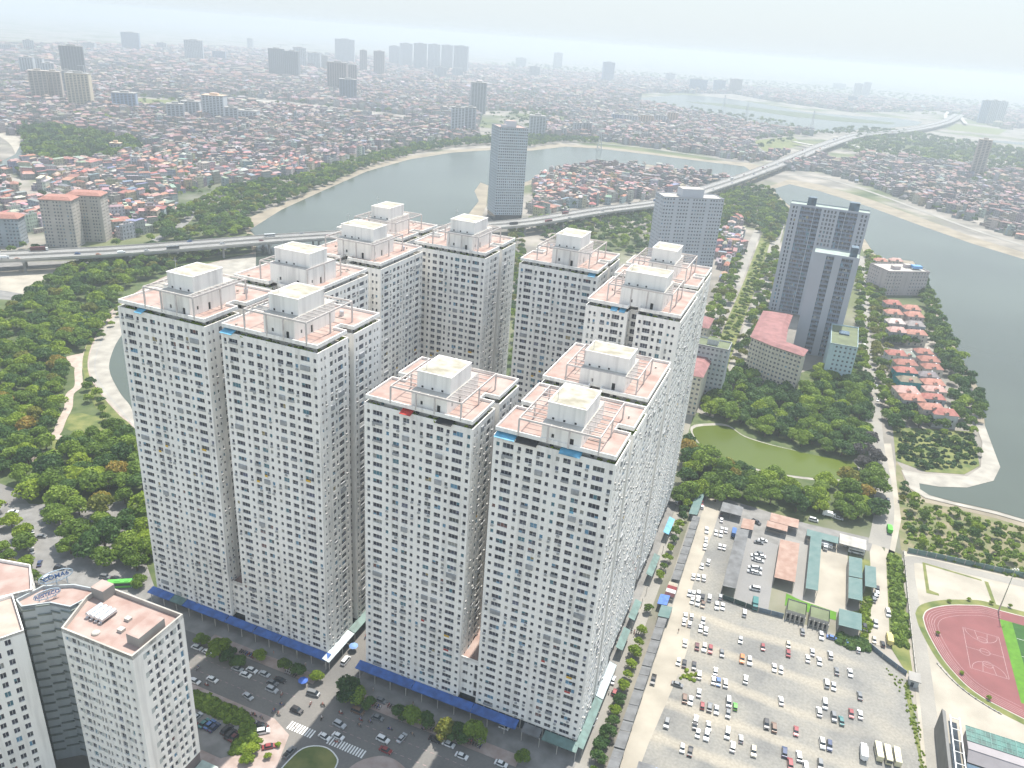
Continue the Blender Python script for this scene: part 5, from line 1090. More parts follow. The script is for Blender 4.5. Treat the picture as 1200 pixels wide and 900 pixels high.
        for x in (-6.4, -5.2, 2.6, 5.4):
            for s in (-1, 1): parts.append(('wheel', WHEELB, (x, s * 1.02, .48)))
    elif kind == 'motorbike':
        mb = MB(); loft(mb, [(-.75, .55), (-.3, .35), (.25, .35), (.45, .6), (.62, .95), (.5, 1.0), (.3, .7), (-.1, .72), (-.8, .82)], .13, 0); mb.bar((.5, -.34, 1.02), (.5, .34, 1.02), .05, mi=1); mb.bar((.52, 0, 1.0), (.68, 0, .3), .07, mi=1); mb.box(-.7, -.14, .76, .0, .14, .84, 1); add('frame', mb, [CARPAINT, RUBBER])
        for x in (-.62, .68): parts.append(('wheel', WHEELM, (x, 0, .28)))
    PROTO[kind] = parts; return parts
WHEELM = wheel_mesh(.28, .1)
NCAR = 0
def vehicle(kind, x, y, ang, col, place, z=0.0, group='cars', cat=None):
    global NCAR; NCAR += 1
    root = empty({'suv': 'parked_car', 'sedan': 'parked_car', 'hatchback': 'parked_car', 'pickup': 'pickup_truck', 'van': 'minivan'}.get(kind, kind) if 'parked' in place or 'lot' in place or 'yard' in place else {'suv': 'car', 'sedan': 'car', 'hatchback': 'car', 'pickup': 'pickup_truck', 'van': 'minivan'}.get(kind, kind), x, y, z, ang)
    for nm, me, loc in vehicle_proto(kind):
        o = link(nm, me, root, CARCOL[col]); o.location = loc
    root.scale = (.94, .94, .94)
    tag(root, '%s %s %s' % (col, {'suv': 'SUV'}.get(kind, kind), place), cat or {'suv': 'car', 'sedan': 'car', 'hatchback': 'car', 'van': 'van', 'pickup': 'pickup', 'minibus': 'bus', 'lorry': 'truck'}.get(kind, kind), group, rank=True)
    return root
def lot_place(u, v):
    if v > 98 and u > 31: return 'in the fenced yard between grey and orange roofs' if u < 62 else 'parked by the green roofed sheds'
    side = 'left' if u < 42 else ('middle' if u < 68 else 'right')
    row = 'far end' if v > 98 else ('upper rows' if v > 74 else 'middle rows' if v > 48 else 'lower rows' if v > 22 else 'nearest rows')
    return 'in the %s of the gravel lot, %s side' % (row, side) if v <= 98 else 'parked on the dusty strip beside the long grey shed'
KK = {'s': 'sedan', 'h': 'hatchback', 'u': 'suv', 'v': 'van', 'p': 'pickup', 'b': 'minibus', 't': 'truck'}
VDIR = AX + pi / 2
def lotcars(fn, data, ang=None, z=.1):
    for it in data:
        x_, y_, k, c = it[:4]; x, y = g(*fn(x_, y_), z + .6); u, v = xy2uv(x, y); a = (radians(75) if ang is None else ang) + random.uniform(-.06, .06) + (pi if random.random() < .5 else 0)
        if len(it) > 4: a = it[4]
        vehicle(KK[k], x, y, a, c, lot_place(u, v), z, 'cars parked on the gravel lot')
fD = lambda x, y: (680 + x / 4.5, 700 + y / 4.5); fE = lambda x, y: (860 + x / 4.5, 700 + y / 4.5); fF = lambda x, y: (780 + x / 6, 570 + y / 6); fG = lambda x, y: (960 + x / 5, 580 + y / 5)
fA = lambda x, y: (220 + x * .18333, 730 + y * .18333); fB = lambda x, y: (380 + x * .18333, 760 + y * .18333); fL = lambda x, y: (x / 6, 560 + y / 6)
lotcars(fD, [(555, 98, 's', 'white'), (587, 100, 'h', 'white'), (548, 128, 's', 'white'), (577, 140, 'h', 'white'), (648, 122, 's', 'silver'), (634, 163, 's', 'white'), (662, 175, 'u', 'white'), (845, 225, 'h', 'silver'), (552, 240, 's', 'white'), (616, 258, 's', 'maroon'), (654, 265, 'u', 'white'), (686, 275, 'u', 'red'), (747, 293, 's', 'grey'),
             (853, 325, 'u', 'orange'), (892, 335, 'u', 'white'), (518, 340, 'h', 'white'), (549, 348, 's', 'black'), (600, 360, 's', 'black'), (627, 408, 'u', 'white'), (713, 390, 's', 'white'), (703, 437, 's', 'white'), (729, 445, 's', 'blue'), (765, 452, 'u', 'white'), (872, 432, 'u', 'white'), (512, 458, 's', 'grey', AX), (626, 503, 's', 'silver'), (551, 532, 'u', 'brown'),
             (583, 543, 's', 'white'), (644, 570, 'h', 'red'), (682, 578, 'u', 'grey'), (718, 592, 's', 'silver'), (782, 552, 'v', 'silver'), (817, 575, 'h', 'green'), (780, 612, 's', 'grey'), (456, 664, 'u', 'grey'), (609, 645, 'u', 'white'), (604, 675, 'h', 'black'), (620, 718, 'h', 'white'), (676, 678, 's', 'white'), (666, 728, 'u', 'white'), (776, 718, 'v', 'white'), (847, 745, 'h', 'silver'), (804, 787, 'u', 'white'), (580, 810, 's', 'black'), (538, 795, 'h', 'white'), (385, 435, 'p', 'black')])
lotcars(fE, [(56, 82, 'v', 'white'), (153, 263, 'h', 'red'), (287, 250, 'h', 'beige'), (287, 293, 's', 'red'), (213, 370, 's', 'white'), (248, 383, 'h', 'white'), (362, 180, 's', 'grey'), (460, 203, 'u', 'white'), (518, 212, 's', 'blue', AX), (414, 288, 's', 'silver'), (390, 322, 's', 'white'), (450, 336, 's', 'white'), (508, 304, 'u', 'silver'), (542, 388, 's', 'grey'), (613, 397, 's', 'white'),
             (488, 453, 'v', 'white'), (526, 468, 's', 'silver'), (664, 518, 's', 'grey'), (480, 563, 'v', 'white'), (449, 603, 'u', 'white'), (527, 630, 'u', 'grey'), (567, 650, 's', 'teal'), (619, 612, 's', 'red'), (666, 618, 's', 'white'), (249, 545, 's', 'white'), (172, 668, 'u', 'black'), (212, 685, 'u', 'brown'), (328, 705, 's', 'red'), (466, 770, 'u', 'white'), (504, 782, 'u', 'navy'),
             (104, 812, 'u', 'beige'), (267, 815, 'u', 'navy'), (343, 837, 'u', 'white'), (297, 875, 'u', 'red'), (378, 890, 'u', 'white'), (456, 882, 'u', 'grey'), (682, 822, 't', 'white'), (655, 275, 'h', 'white'), (690, 160, 'u', 'black'), (747, 140, 'u', 'silver'), (812, 82, 'v', 'white'), (818, 225, 't', 'yellow'), (600, 245, 'h', 'blue'), (740, 225, 'h', 'beige'), (785, 245, 'h', 'black'), (761, 820, 'b', 'cream'), (809, 838, 'b', 'cream'), (857, 848, 'b', 'cream')])
lotcars(fF, [(387, 205, 'h', 'maroon'), (393, 235, 's', 'white'), (288, 310, 'u', 'white'), (395, 298, 'h', 'white'), (425, 308, 's', 'white'), (355, 325, 's', 'white'), (388, 335, 'u', 'white'), (285, 375, 's', 'white'), (283, 398, 'h', 'white'), (275, 425, 's', 'white'), (382, 420, 's', 'white'), (412, 427, 's', 'white'), (480, 330, 't', 'blue'), (300, 532, 'u', 'white'), (255, 562, 'h', 'white'), (195, 633, 's', 'white'), (230, 640, 'h', 'white'), (268, 643, 'u', 'white'),
             (168, 750, 's', 'silver'), (197, 752, 's', 'white'), (231, 760, 'u', 'white'), (260, 780, 'u', 'black'), (308, 783, 'v', 'white'), (188, 802, 's', 'white'), (226, 815, 'u', 'white'), (263, 830, 's', 'brown'), (387, 775, 'h', 'silver'), (360, 840, 'u', 'white'), (402, 843, 's', 'white'), (628, 835, 't', 'teal'), (250, 85, 'h', 'red'), (255, 115, 's', 'red'), (258, 145, 'h', 'white'), (1120, 420, 't', 'white'), (638, 250, 'p', 'black', AX - .5), (1040, 235, 'v', 'white', AX), (1150, 205, 't', 'white', AX)])
lotcars(fF, [(683, 378, 's', 'white'), (655, 392, 's', 'grey'), (660, 470, 's', 'grey'), (632, 485, 's', 'white'), (672, 490, 's', 'white'), (658, 520, 's', 'white'), (633, 512, 'h', 'silver'), (614, 568, 's', 'white'), (645, 572, 's', 'silver'), (608, 597, 's', 'silver'), (641, 606, 's', 'white'), (628, 718, 'v', 'white')], ang=AX + .15)
def street(fn, data, place, group, z=.07):
    for x_, y_, k, c, a in data:
        x, y = g(*fn(x_, y_), z + .6); vehicle(KK[k], x, y, a + random.uniform(-.05, .05), c, place, z, group)
street(fG, [(115, 135, 's', 'white', AX), (410, 205, 't', 'green', VDIR), (35, 300, 't', 'white', AX), (190, 305, 'b', 'white', AX), (215, 335, 'b', 'white', AX), (340, 548, 'u', 'black', VDIR), (338, 575, 'u', 'white', VDIR), (328, 592, 'u', 'silver', VDIR), (320, 612, 'u', 'grey', VDIR), (402, 30, 'u', 'grey', VDIR)], 'on the dirt road beside the stadium verge', 'vehicles along the dirt road')
E1_ = 'on the shaded street below the left towers'; E2_ = 'on the shaded street below the front right towers'; E3_ = 'at the crossing between the towers'
street(fA, [(60, 155, 's', 'white', AX), (128, 185, 's', 'white', AX), (318, 290, 's', 'silver', AX), (410, 300, 's', 'white', AX), (370, 330, 's', 'white', AX), (490, 325, 's', 'silver', AX), (157, 360, 's', 'white', AX), (45, 370, 's', 'white', AX), (385, 467, 's', 'silver', AX - .2), (540, 380, 's', 'grey', AX), (590, 363, 's', 'black', AX), (538, 425, 'u', 'silver', AX)], E1_, 'cars on the front street')
street(fA, [(697, 557, 'u', 'black', AX), (803, 450, 'v', 'grey', AX + .15), (1010, 240, 'v', 'white', VDIR), (480, 692, 'u', 'white', AX + .7), (520, 788, 's', 'red', AX + .7), (650, 825, 'p', 'grey', VDIR - .1), (970, 648, 'u', 'silver', AX - .1), (875, 725, 's', 'white', AX - .1), (962, 722, 's', 'white', AX - .1)], E3_, 'cars at the crossing')
street(fA, [(105, 640, 's', 'teal', VDIR - .1), (140, 648, 's', 'blue', VDIR - .1), (168, 665, 's', 'navy', VDIR - .1), (250, 680, 'u', 'black', VDIR - .1), (275, 710, 'u', 'black', VDIR - .1), (300, 725, 's', 'maroon', VDIR - .1), (465, 655, 's', 'black', AX + .5), (55, 600, 's', 'silver', VDIR - .1)], 'parked behind the hedge by the near left tower', 'cars parked behind the hedge', z=.22)
street(fB, [(375, 580, 'u', 'white', AX), (495, 570, 's', 'silver', VDIR - .1), (393, 648, 's', 'red', AX), (340, 440, 's', 'grey', AX), (215, 400, 'v', 'brown', AX), (362, 330, 's', 'grey', AX), (708, 580, 's', 'black', AX), (795, 610, 's', 'white', AX), (878, 685, 's', 'white', AX), (1130, 735, 's', 'white', AX), (1150, 500, 'h', 'white', AX)], E2_, 'cars on the front street')
street(fD, [(172, 435, 's', 'white', VDIR), (182, 500, 'h', 'red', VDIR), (70, 655, 's', 'white', VDIR)], 'on the tree lined side street right of the towers', 'cars on the side street')
street(fF, [(85, 90, 's', 'white', VDIR), (82, 110, 'h', 'white', VDIR), (-98, 585, 's', 'white', VDIR)], 'far up the tree lined side street', 'cars on the side street')
street(fL, [(92, 237, 's', 'white', .2), (218, 375, 's', 'white', 2.4), (290, 410, 's', 'grey', .1), (225, 510, 's', 'white', 2.2), (278, 600, 's', 'navy', 1.9), (420, 632, 'u', 'black', 0), (325, 705, 'v', 'white', 1.5), (740, 695, 'u', 'grey', -.1), (815, 705, 's', 'black', 0)], 'on the street between the park and the near left towers', 'cars on the park street')
x, y = g(143, 684, 1.5); vehicle('bus', x, y, radians(12), 'green', 'with a bright roof, on the corner behind the near left tower', .06, 'buses')
x, y = g(47, 292, 13.5); vehicle('lorry', x, y, atan2(g(60, 291.3, 12)[1] - g(30, 292.8, 12)[1], g(60, 291.3, 12)[0] - g(30, 292.8, 12)[0]), 'maroon', 'with a white cab on the elevated highway at the left', 12.05, 'trucks')
# traffic on the viaduct
rv = random.Random(5); cum = [0]
for i in range(1, len(VP)): cum.append(cum[-1] + hypot(VP[i][0] - VP[i - 1][0], VP[i][1] - VP[i - 1][1]))
for j in range(70):
    s = (j + rv.random() * .8) / 70; s = (s ** 1.6) * min(cum[-1] - 100, 2900) + 20; i = max(k for k in range(len(cum)) if cum[k] <= s); i = min(i, len(VP) - 2); t = (s - cum[i]) / (cum[i + 1] - cum[i]); a, b = VP[i], VP[i + 1]
    d = (b[0] - a[0], b[1] - a[1]); L = hypot(*d); off = rv.choice((-12, -8.5, -5, 5, 8.5, 12)) * (1 + max(0, min(1, (hypot(*a) - 1500) / 1500)) * .5); x, y = a[0] + d[0] * t - d[1] / L * off, a[1] + d[1] * t + d[0] / L * off
    if abs(x - g(47, 292, 13)[0]) < 14 and abs(y - g(47, 292, 13)[1]) < 18: continue
    k = rv.choice(('sedan', 'suv', 'sedan', 'van', 'bus', 'truck', 'truck')); c = rv.choice(('white', 'silver', 'white', 'grey', 'black', 'red', 'blue', 'orange')); px, py, _ = proj(x, y, 12)
    vehicle(k, x, y, atan2(d[1], d[0]) + (pi if off > 0 else 0), c, 'on the elevated highway, ' + ('left of the white towers' if px < 380 else 'behind the white towers' if px < 780 else 'between the lakes' if px < 910 else 'far right stretch'), 12.05, 'traffic on the elevated highway')
# boulevard and park road cars
for j in range(26):
    t = rv.random(); a = g(832, 462); b = g(893, 292); s = rv.choice((-1, 1)) * rv.choice((11.5, 15)); d = (b[0] - a[0], b[1] - a[1]); L = hypot(*d)
    vehicle(rv.choice(('sedan', 'suv', 'hatchback')), a[0] + d[0] * t - d[1] / L * s, a[1] + d[1] * t + d[0] / L * s, atan2(d[1], d[0]), rv.choice(('white', 'white', 'silver', 'grey', 'black', 'red')), 'on the %s lane of the boulevard' % ('left' if s > 0 else 'right'), .2, 'cars on the boulevard')
for j in range(16):
    t = rv.random(); a = g(1012, 300); b = g(1022, 470); d = (b[0] - a[0], b[1] - a[1]); L = hypot(*d); s = rv.choice((-3.4, 3.4))
    vehicle(rv.choice(('sedan', 'suv', 'hatchback')), a[0] + d[0] * t - d[1] / L * s, a[1] + d[1] * t + d[0] / L * s, atan2(d[1], d[0]), rv.choice(('white', 'white', 'silver', 'grey', 'black')), 'parked along the narrow tree lined road on the right', .2, 'cars along the park road')

# people: one closed body mesh, clothes and hair as parts
def person_parts(pose):
    key = 'person_' + pose
    if key in PROTO: return PROTO[key]
    sit = pose == 'riding'; n = 8; mb = MB()
    def limb(pts, rs):
        b = len(mb.v)
        for i, (p, r) in enumerate(zip(pts, rs)):
            a = Vector(pts[max(i - 1, 0)]); c = Vector(pts[min(i + 1, len(pts) - 1)]); d = (c - a).normalized(); u = d.cross(Vector((0, 1, 0)) if abs(d.y) < .9 else Vector((1, 0, 0))).normalized(); w_ = d.cross(u)
            for j in range(n): q = Vector(p) + (u * cos(2 * pi * j / n) + w_ * sin(2 * pi * j / n)) * r; mb.v.append(tuple(q))
        for i in range(len(pts) - 1):
            for j in range(n): k = (j + 1) % n; mb.f.append((b + i * n + j, b + i * n + k, b + (i + 1) * n + k, b + (i + 1) * n + j)); mb.m.append(0); mb.a.append(0)
        mb.f.append(tuple(b + j for j in range(n))); mb.m.append(0); mb.a.append(0); e = b + (len(pts) - 1) * n; mb.f.append(tuple(e + j for j in reversed(range(n)))); mb.m.append(0); mb.a.append(0)
    hz = .82 if sit else .92; lean = .12 if sit else 0
    limb([(0, 0, hz - .08), (.02, 0, hz + .1), (lean * .5, 0, hz + .3), (lean, 0, hz + .48), (lean + .02, 0, hz + .56), (lean + .04, 0, hz + .64), (lean + .05, 0, hz + .72), (lean + .05, 0, hz + .82), (lean + .04, 0, hz + .86)], [.13, .145, .15, .16, .06, .06, .095, .09, .03])
    for s in (-1, 1):
        if sit: limb([(0, .09 * s, hz), (.38, .13 * s, hz - .06), (.36, .14 * s, hz - .28), (.3, .15 * s, hz - .5), (.44, .15 * s, hz - .52)], [.085, .07, .06, .045, .03]); limb([(lean, .17 * s, hz + .46), (lean + .12, .23 * s, hz + .28), (lean + .42, .3 * s, hz + .22)], [.055, .045, .03])
        else: limb([(0, .09 * s, hz), (.05 * s, .1 * s, .48), (.06 * s, .1 * s, .09), (.06 * s + .14, .1 * s, .05)], [.09, .065, .045, .035]); limb([(lean, .18 * s, hz + .46), (-.04 * s, .22 * s, hz + .2), (.06, .22 * s, hz - .06)], [.055, .045, .035])
    body = mb.mesh('body', [SKIN]); sh = MB(); sh.lathe(lean * .5, 0, [(.165, hz + .02), (.17, hz + .25), (.19, hz + .44), (.08, hz + .56)], 10, sx=.8, sy=1.1); hr = MB(); hr.lathe(lean + .04, 0, [(.11, hz + .72), (.115, hz + .82), (.06, hz + .9), (.005, hz + .91)], 10)
    if not sit: pass
    PROTO[key] = [('body', body), ('shirt', sh.mesh('shirt', [OBJPAINT])), ('helmet' if sit else 'hair', hr.mesh('hair', [OBJPAINT if sit else DARK]))]; return PROTO[key]
SKIN = mat('skin', (.42, .26, .18), .6, .05, 3)
def person(pose, x, y, z, a, col, label, group):
    r = empty('person', x, y, z, a)
    for nm, me in person_parts(pose): link(nm, me, r, col)
    tag(r, label, 'person', group, rank=True)
BC = {'red': (.4, .03, .03), 'blue': (.05, .1, .35), 'white': (.7, .7, .7), 'black': (.03, .03, .03), 'grey': (.2, .2, .2)}
rb = random.Random(9)
for fn, pts, pl in ((fA, [(65, 287), (120, 395), (600, 458), (600, 520), (550, 560), (580, 580), (785, 518), (863, 523), (857, 607), (1137, 90), (410, 585), (430, 590), (470, 605)], 'on the crossing street by the left towers'), (fB, [(232, 455), (222, 490), (293, 468), (420, 512), (562, 547), (485, 458), (635, 515), (105, 410), (80, 595)], 'on the street by the front right towers'), (fL, [(98, 360), (125, 388), (162, 450), (205, 457), (255, 440), (128, 475), (45, 187)], 'on the street by the park')):
    for (x_, y_) in pts:
        x, y = g(*fn(x_, y_), .6); a = rb.choice((AX, AX + pi, VDIR, VDIR + pi)) + rb.uniform(-.2, .2); c = rb.choice(list(BC)); m = empty('motorbike', x, y, .08, a)
        for nm, me, loc in vehicle_proto('motorbike'): o = link(nm, me, m, BC[c]); o.location = loc
        tag(m, '%s motorbike ridden %s' % (c, pl), 'motorbike', 'motorbikes on the streets', rank=True); c2 = rb.choice(list(BC)); person('riding', x - .15 * cos(a), y - .15 * sin(a), .08, a, BC[c2], 'rider in %s shirt %s' % (c2, pl), 'motorbike riders')
for (u0, v0, n) in ((-121, -12.2, 8), (-101, -13, 6), (-70, -12.5, 8), (-62, -10.5, 7), (-45, -12.5, 7), (-32, -12.0, 6), (-117, -43.5, 7), (-96, -35, 6), (2.2, 28, 6), (1.8, 62, 6)):
    for i in range(n):
        x, y = uv2xy(u0 + i * .85, v0 + rb.uniform(-.1, .1)); c = rb.choice(list(BC)); m = empty('parked_motorbike', x, y, .2, VDIR + rb.uniform(-.15, .15))
        for nm, me, loc in vehicle_proto('motorbike'): o = link(nm, me, m, BC[c]); o.location = loc
        pl = 'left towers' if u0 < -90 and v0 > -20 else 'near left tower hedge' if u0 < -90 else 'front right towers' if u0 < 0 else 'side street canopy'
        tag(m, '%s motorbike parked in a row by the %s' % (c, pl), 'motorbike', 'parked motorbikes', rank=True)
for i, (u, v, c) in enumerate(((-70, -7, 'white'), (-55, -6.5, 'black'), (-30, -8, 'blue'), (-110, -8, 'red'), (-97, -7.5, 'white'), (-84, -31, 'black'), (19, 70, 'black'), (4, 60, 'red'))):
    person('standing', *uv2xy(u, v), .2, i * 1.3, BC[c], 'person in %s shirt walking %s' % (c, 'by the left tower shops' if u < -90 else 'near the zebra crossing' if v < -20 else 'by the right tower shops' if u < 0 else 'near the grey market roofs'), 'pedestrians')

# ================================================================== SHEDS, STANDS, WALLS
def shed(name, label, u0, u1, v0, v1, h, m, slope='u', group=None, cat='shed', ribs=1.0, wall=None):
    """open shed: posts, back wall, ribbed sheet roof with a slope"""
    r = empty(name, *uv2xy(u0, v0), 0, AX); tag(r, label, cat, group); a, b = u1 - u0, v1 - v0; mb = MB()
    n = max(2, int((b if slope == 'u' else a) / ribs))
    for i in range(n):
        s, e = i / n, (i + 1) / n - .12 / n
        if slope == 'u': q = [(0, b * s, h), (a, b * s, h + .5), (a, b * e, h + .5), (0, b * e, h)]
        else: q = [(a * s, 0, h), (a * e, 0, h), (a * e, b, h + .5), (a * s, b, h + .5)]
        mb.face(q); mb.face([(x, y, z - .1) for x, y, z in q[::-1]]); 
    if slope == 'u': mb.face([(0, 0, h - .03), (a, 0, h + .47), (a, b, h + .47), (0, b, h - .03)]); mb.face([(0, 0, h - .15), (a, 0, h + .35), (a, 0, h + .5), (0, 0, h)])
    else: mb.face([(0, 0, h - .03), (a, 0, h - .03), (a, b, h + .47), (0, b, h + .47)]); mb.face([(0, 0, h - .2), (a, 0, h - .2), (a, 0, h), (0, 0, h)])
    mb.build('roof_sheet', [m], r); p = MB(); k = max(1, int(b / 5)); j = max(1, int(a / 5))
    for i in range(k + 1):
        for t in range(j + 1): p.bar((.15 + (a - .3) * t / j, .15 + (b - .3) * i / k, 0), (.15 + (a - .3) * t / j, .15 + (b - .3) * i / k, h), .18)
    p.build('post', [CONC], r)
    w_ = MB(); w_.box(.1, .2, 0, .22, b - .2, h - .4) if slope == 'u' else w_.box(.2, b - .25, 0, a - .2, b - .12, h - .4); w_.build('wall', [wall or CONC], r); return r
ms = [(-14, 4), (4.5, 16), (16.4, 31), (31.4, 43), (43.5, 58), (58.4, 71.5), (98, 110), (110.5, 124), (124.4, 139), (139.4, 151)]
for i, (a, b) in enumerate(ms):
    s = 11.0 - (a + 5) * .009; k = 0
    while a < b - 1:
        e = min(b, a + 7.2); shed('market_shed', 'grey market shed in the row between side street and lot', s, s + 3.4, a, e - .12, 2.9 + (k % 2) * .12, GREYSHEET, group='market sheds along the gravel lot', cat='market shed'); RANK.append((bpy.context.scene.objects[-1] if False else MSLAST if False else COL.objects[-1], None)) if False else None; a = e; k += 1
shed('market_shed', 'pale green roofed shed at the far end of the market row', 7.5, 11.5, 151.5, 174, 3.2, TEALSHEET, cat='market shed')
shed('market_shed', 'green tarpaulin roofed shed in the market row beside the blue awning', 10.0, 14.4, 71.8, 79, 3.3, TEALSHEET, cat='market shed')
shed('market_tent', 'bright blue awning over a stall in the market row', 8.2, 12.0, 79.4, 86, 3.0, mat('bright_blue_tarpaulin', (.06, .16, .50), .5, .25, .6), cat='awning')
for i, (v, c, n_) in enumerate(((88, 'maroon', 'dark red'), (90.6, 'white', 'white'), (93, 'red', 'bright red'), (95.4, 'beige', 'peach'))):
    m = mat(n_.replace(' ', '_') + '_parasol', CARCOL[c], .7, .1, 1); r = empty('parasol_tent', *uv2xy(11.6, v), 0, AX); tag(r, n_ + ' stall tent in the market row above the bright blue awning', 'tent'); b_ = MB(); b_.face([(-2, -1.2, 2.4), (2, -1.2, 2.4), (1.9, 0, 3.2), (-1.9, 0, 3.2)]); b_.face([(-1.9, 0, 3.2), (1.9, 0, 3.2), (2, 1.2, 2.4), (-2, 1.2, 2.4)]); b_.build('tent_roof', [m], r); q = MB(); [q.bar((x, y, 0), (x, y, 2.4), .08) for x in (-1.8, 1.8) for y in (-1.1, 1.1)]; q.build('pole', [STEEL], r)
shed('long_shed', 'long dark grey ribbed roof shed left of the fenced yard', 30.6, 36, 102, 149, 4.0, GREYSHEET)
shed('orange_shed', 'wide faded orange sheet roof shed in the middle of the yards', 50, 58.4, 118, 149, 4.2, ORANGESHEET)
shed('orange_shed', 'small pale orange roof hut above the long grey shed', 32.0, 37.6, 151, 160, 3.4, ORANGESHEET)
shed('orange_shed', 'orange roofed hut near the trees above the yards, front one', 43, 52.5, 158, 162.5, 3.6, ORANGESHEET, 'v')
shed('orange_shed', 'patched orange roof hut near the trees above the yards, rear one', 44, 57, 163, 170, 4.0, ORANGESHEET, 'v')
shed('dark_shed', 'dark grey barrel of roofs below the trees at the lot top', 21, 31, 161, 169, 3.6, GREYSHEET, 'v')
shed('teal_shed', 'long teal roof shed on the left of the pale court', 62.8, 67.6, 116, 158, 4.6, TEALSHEET)
shed('teal_shed', 'long teal roof shed on the right of the pale court, upper half', 79.6, 85.0, 134, 149.5, 4.6, TEALSHEET)
shed('teal_shed', 'long teal roof shed on the right of the pale court, lower half', 79.6, 85.0, 118, 133.6, 4.4, TEALSHEET)
shed('teal_shed', 'short shed with rusty and teal roof beside the dirt road', 86.2, 90.6, 130, 146, 4.4, TEALSHEET)
shed('teal_shed', 'wide teal roof shed along the top of the pale court', 61, 75, 158.6, 163.5, 4.0, TEALSHEET, 'v')
shed('grey_shed', 'pale grey roof shed above the teal one at the court top', 75.4, 87, 159, 167, 4.2, mat('pale_sheet', (.38, .37, .34), .8, .2, .3), 'v')
shed('teal_shed', 'square teal roof shed at the top edge of the gravel lot', 76.2, 84.6, 98.2, 109, 4.4, TEALSHEET)
shed('blue_shed', 'blue roofed kiosk at the bottom of the gravel lot', 25.0, 31.0, -8.5, 1.5, 3.6, mat('royal_blue_sheet', (.10, .22, .58), .5, .15, .5), 'v')
shed('green_shed', 'pale green sheet roofs at the bottom picture edge by the blue kiosk', 22, 42, -22, -9, 3.4, TEALSHEET, 'v')
shed('green_shed', 'second pale green sheet roof right of the blue kiosk', 37, 49, -8.6, -1, 3.3, TEALSHEET, 'v')
shed('rusty_shed', 'rusty brown roof patch between the blue kiosk and the green sheets', 31.3, 36.6, -8.6, 0, 3.2, ORANGESHEET, 'v')
shed('dark_shed', 'black net covered lean-to left of the blue kiosk', 19.5, 24.6, -12, 2.5, 3.0, GREYSHEET)
# two unfinished brick houses with mossy slabs
for u0, lb in ((56.6, 'left unfinished concrete house with a mossy slab at the lot edge'), (65.4, 'right unfinished concrete house with a mossy slab at the lot edge')):
    r = empty('unfinished_house', *uv2xy(u0, 98.3), 0, AX); tag(r, lb, 'house'); mb = MB(); pz = []; facade(mb, (0, 0), (7.4, 0), 0, 3.4, 1, [(.5 + i * 1.75, 1.5 + i * 1.75, .2, 2.6) for i in range(4)], .5, 4.4, panes=pz)
    for a, b in (((7.4, 0), (7.4, 7.6)), ((7.4, 7.6), (0, 7.6)), ((0, 7.6), (0, 0))): mb.face([(*a, 0), (*b, 0), (*b, 4.4), (*a, 4.4)])
    mb.build('wall', [CONCL], r); m2 = MB(); m2.box(.25, .25, 3.6, 7.15, 7.35, 3.9); m2.build('roof', [MOSSROOF], r)
    dk = MB()
    for (p, d, wd, h, nn) in pz: dk.face([p, (p[0] + wd, p[1], p[2]), (p[0] + wd, p[1], p[2] + h), (p[0], p[1], p[2] + h)])
    dk.build('opening', [DARK], r)
    for i in range(5): c = MB(); c.box(.1 + i * 1.75, -1.3, 0, .5 + i * 1.75, -.9, 3.3); c.box(.1 + i * 1.75, -1.3, 3.0, .5 + i * 1.75, 0, 3.3); c.build('column', [CONCL], r)
def wallline(name, label, P, h, m, t=.2, cat='wall'):
    r = empty(name, *uv2xy(*P[0])); tag(r, label, cat); W_ = [tuple(a - b for a, b in zip(uv2xy(*p), uv2xy(*P[0]))) for p in P]; mb = MB()
    for i in range(len(W_) - 1): mb.bar((*W_[i], h / 2), (*W_[i + 1], h / 2), t, h)
    mb.build('panel', [m], r); q = MB()
    for i in range(len(W_) - 1):
        a, b = W_[i], W_[i + 1]; L = hypot(b[0] - a[0], b[1] - a[1]); k = max(1, int(L / 4))
        for j in range(k): q.bar((a[0] + (b[0] - a[0]) * j / k, a[1] + (b[1] - a[1]) * j / k, 0), (a[0] + (b[0] - a[0]) * j / k, a[1] + (b[1] - a[1]) * j / k, h + .15), t + .12)
    q.build('post', [CONC], r)
NET = mat('dark_green_net', (.03, .06, .055), .9, .2, .5); TARP = mat('grey_blue_tarpaulin', (.12, .16, .20), .7, .2, .5)
wallline('net_fence', 'dark green net fence between the gravel lot and the fenced yard', [(31.6, 98.6), (46, 97.2)], 2.2, NET, cat='fence'); wallline('net_fence', 'blue grey tarpaulin fence left of the unfinished houses', [(46.3, 97.3), (56, 98)], 2.2, TARP, cat='fence')
wallline('net_fence', 'grey tarpaulin fence at the right corner of the gravel lot', [(88.5, 96), (93, 92), (98, 88), (101, 86)], 2.0, TARP, cat='fence')
wallline('yard_wall', 'low white wall on the left of the stadium access road', [(104.2, 172), (104.0, 130), (104.2, 100), (104.3, 88)], 1.4, CONCL); wallline('green_fence', 'long green fence between the gardens and the stadium ground', [(106, 173.5), (118, 175), (150, 177.5), (200, 182), (235, 186)], 2.6, GREENCANOPY, cat='fence')
wallline('kerb_wall', 'curved low wall round the bottom of the running track', smooth([(112.5, 98), (117, 91), (122, 86), (128, 82.2), (131.7, 80.5)], 3), .5, CONCL, .3)
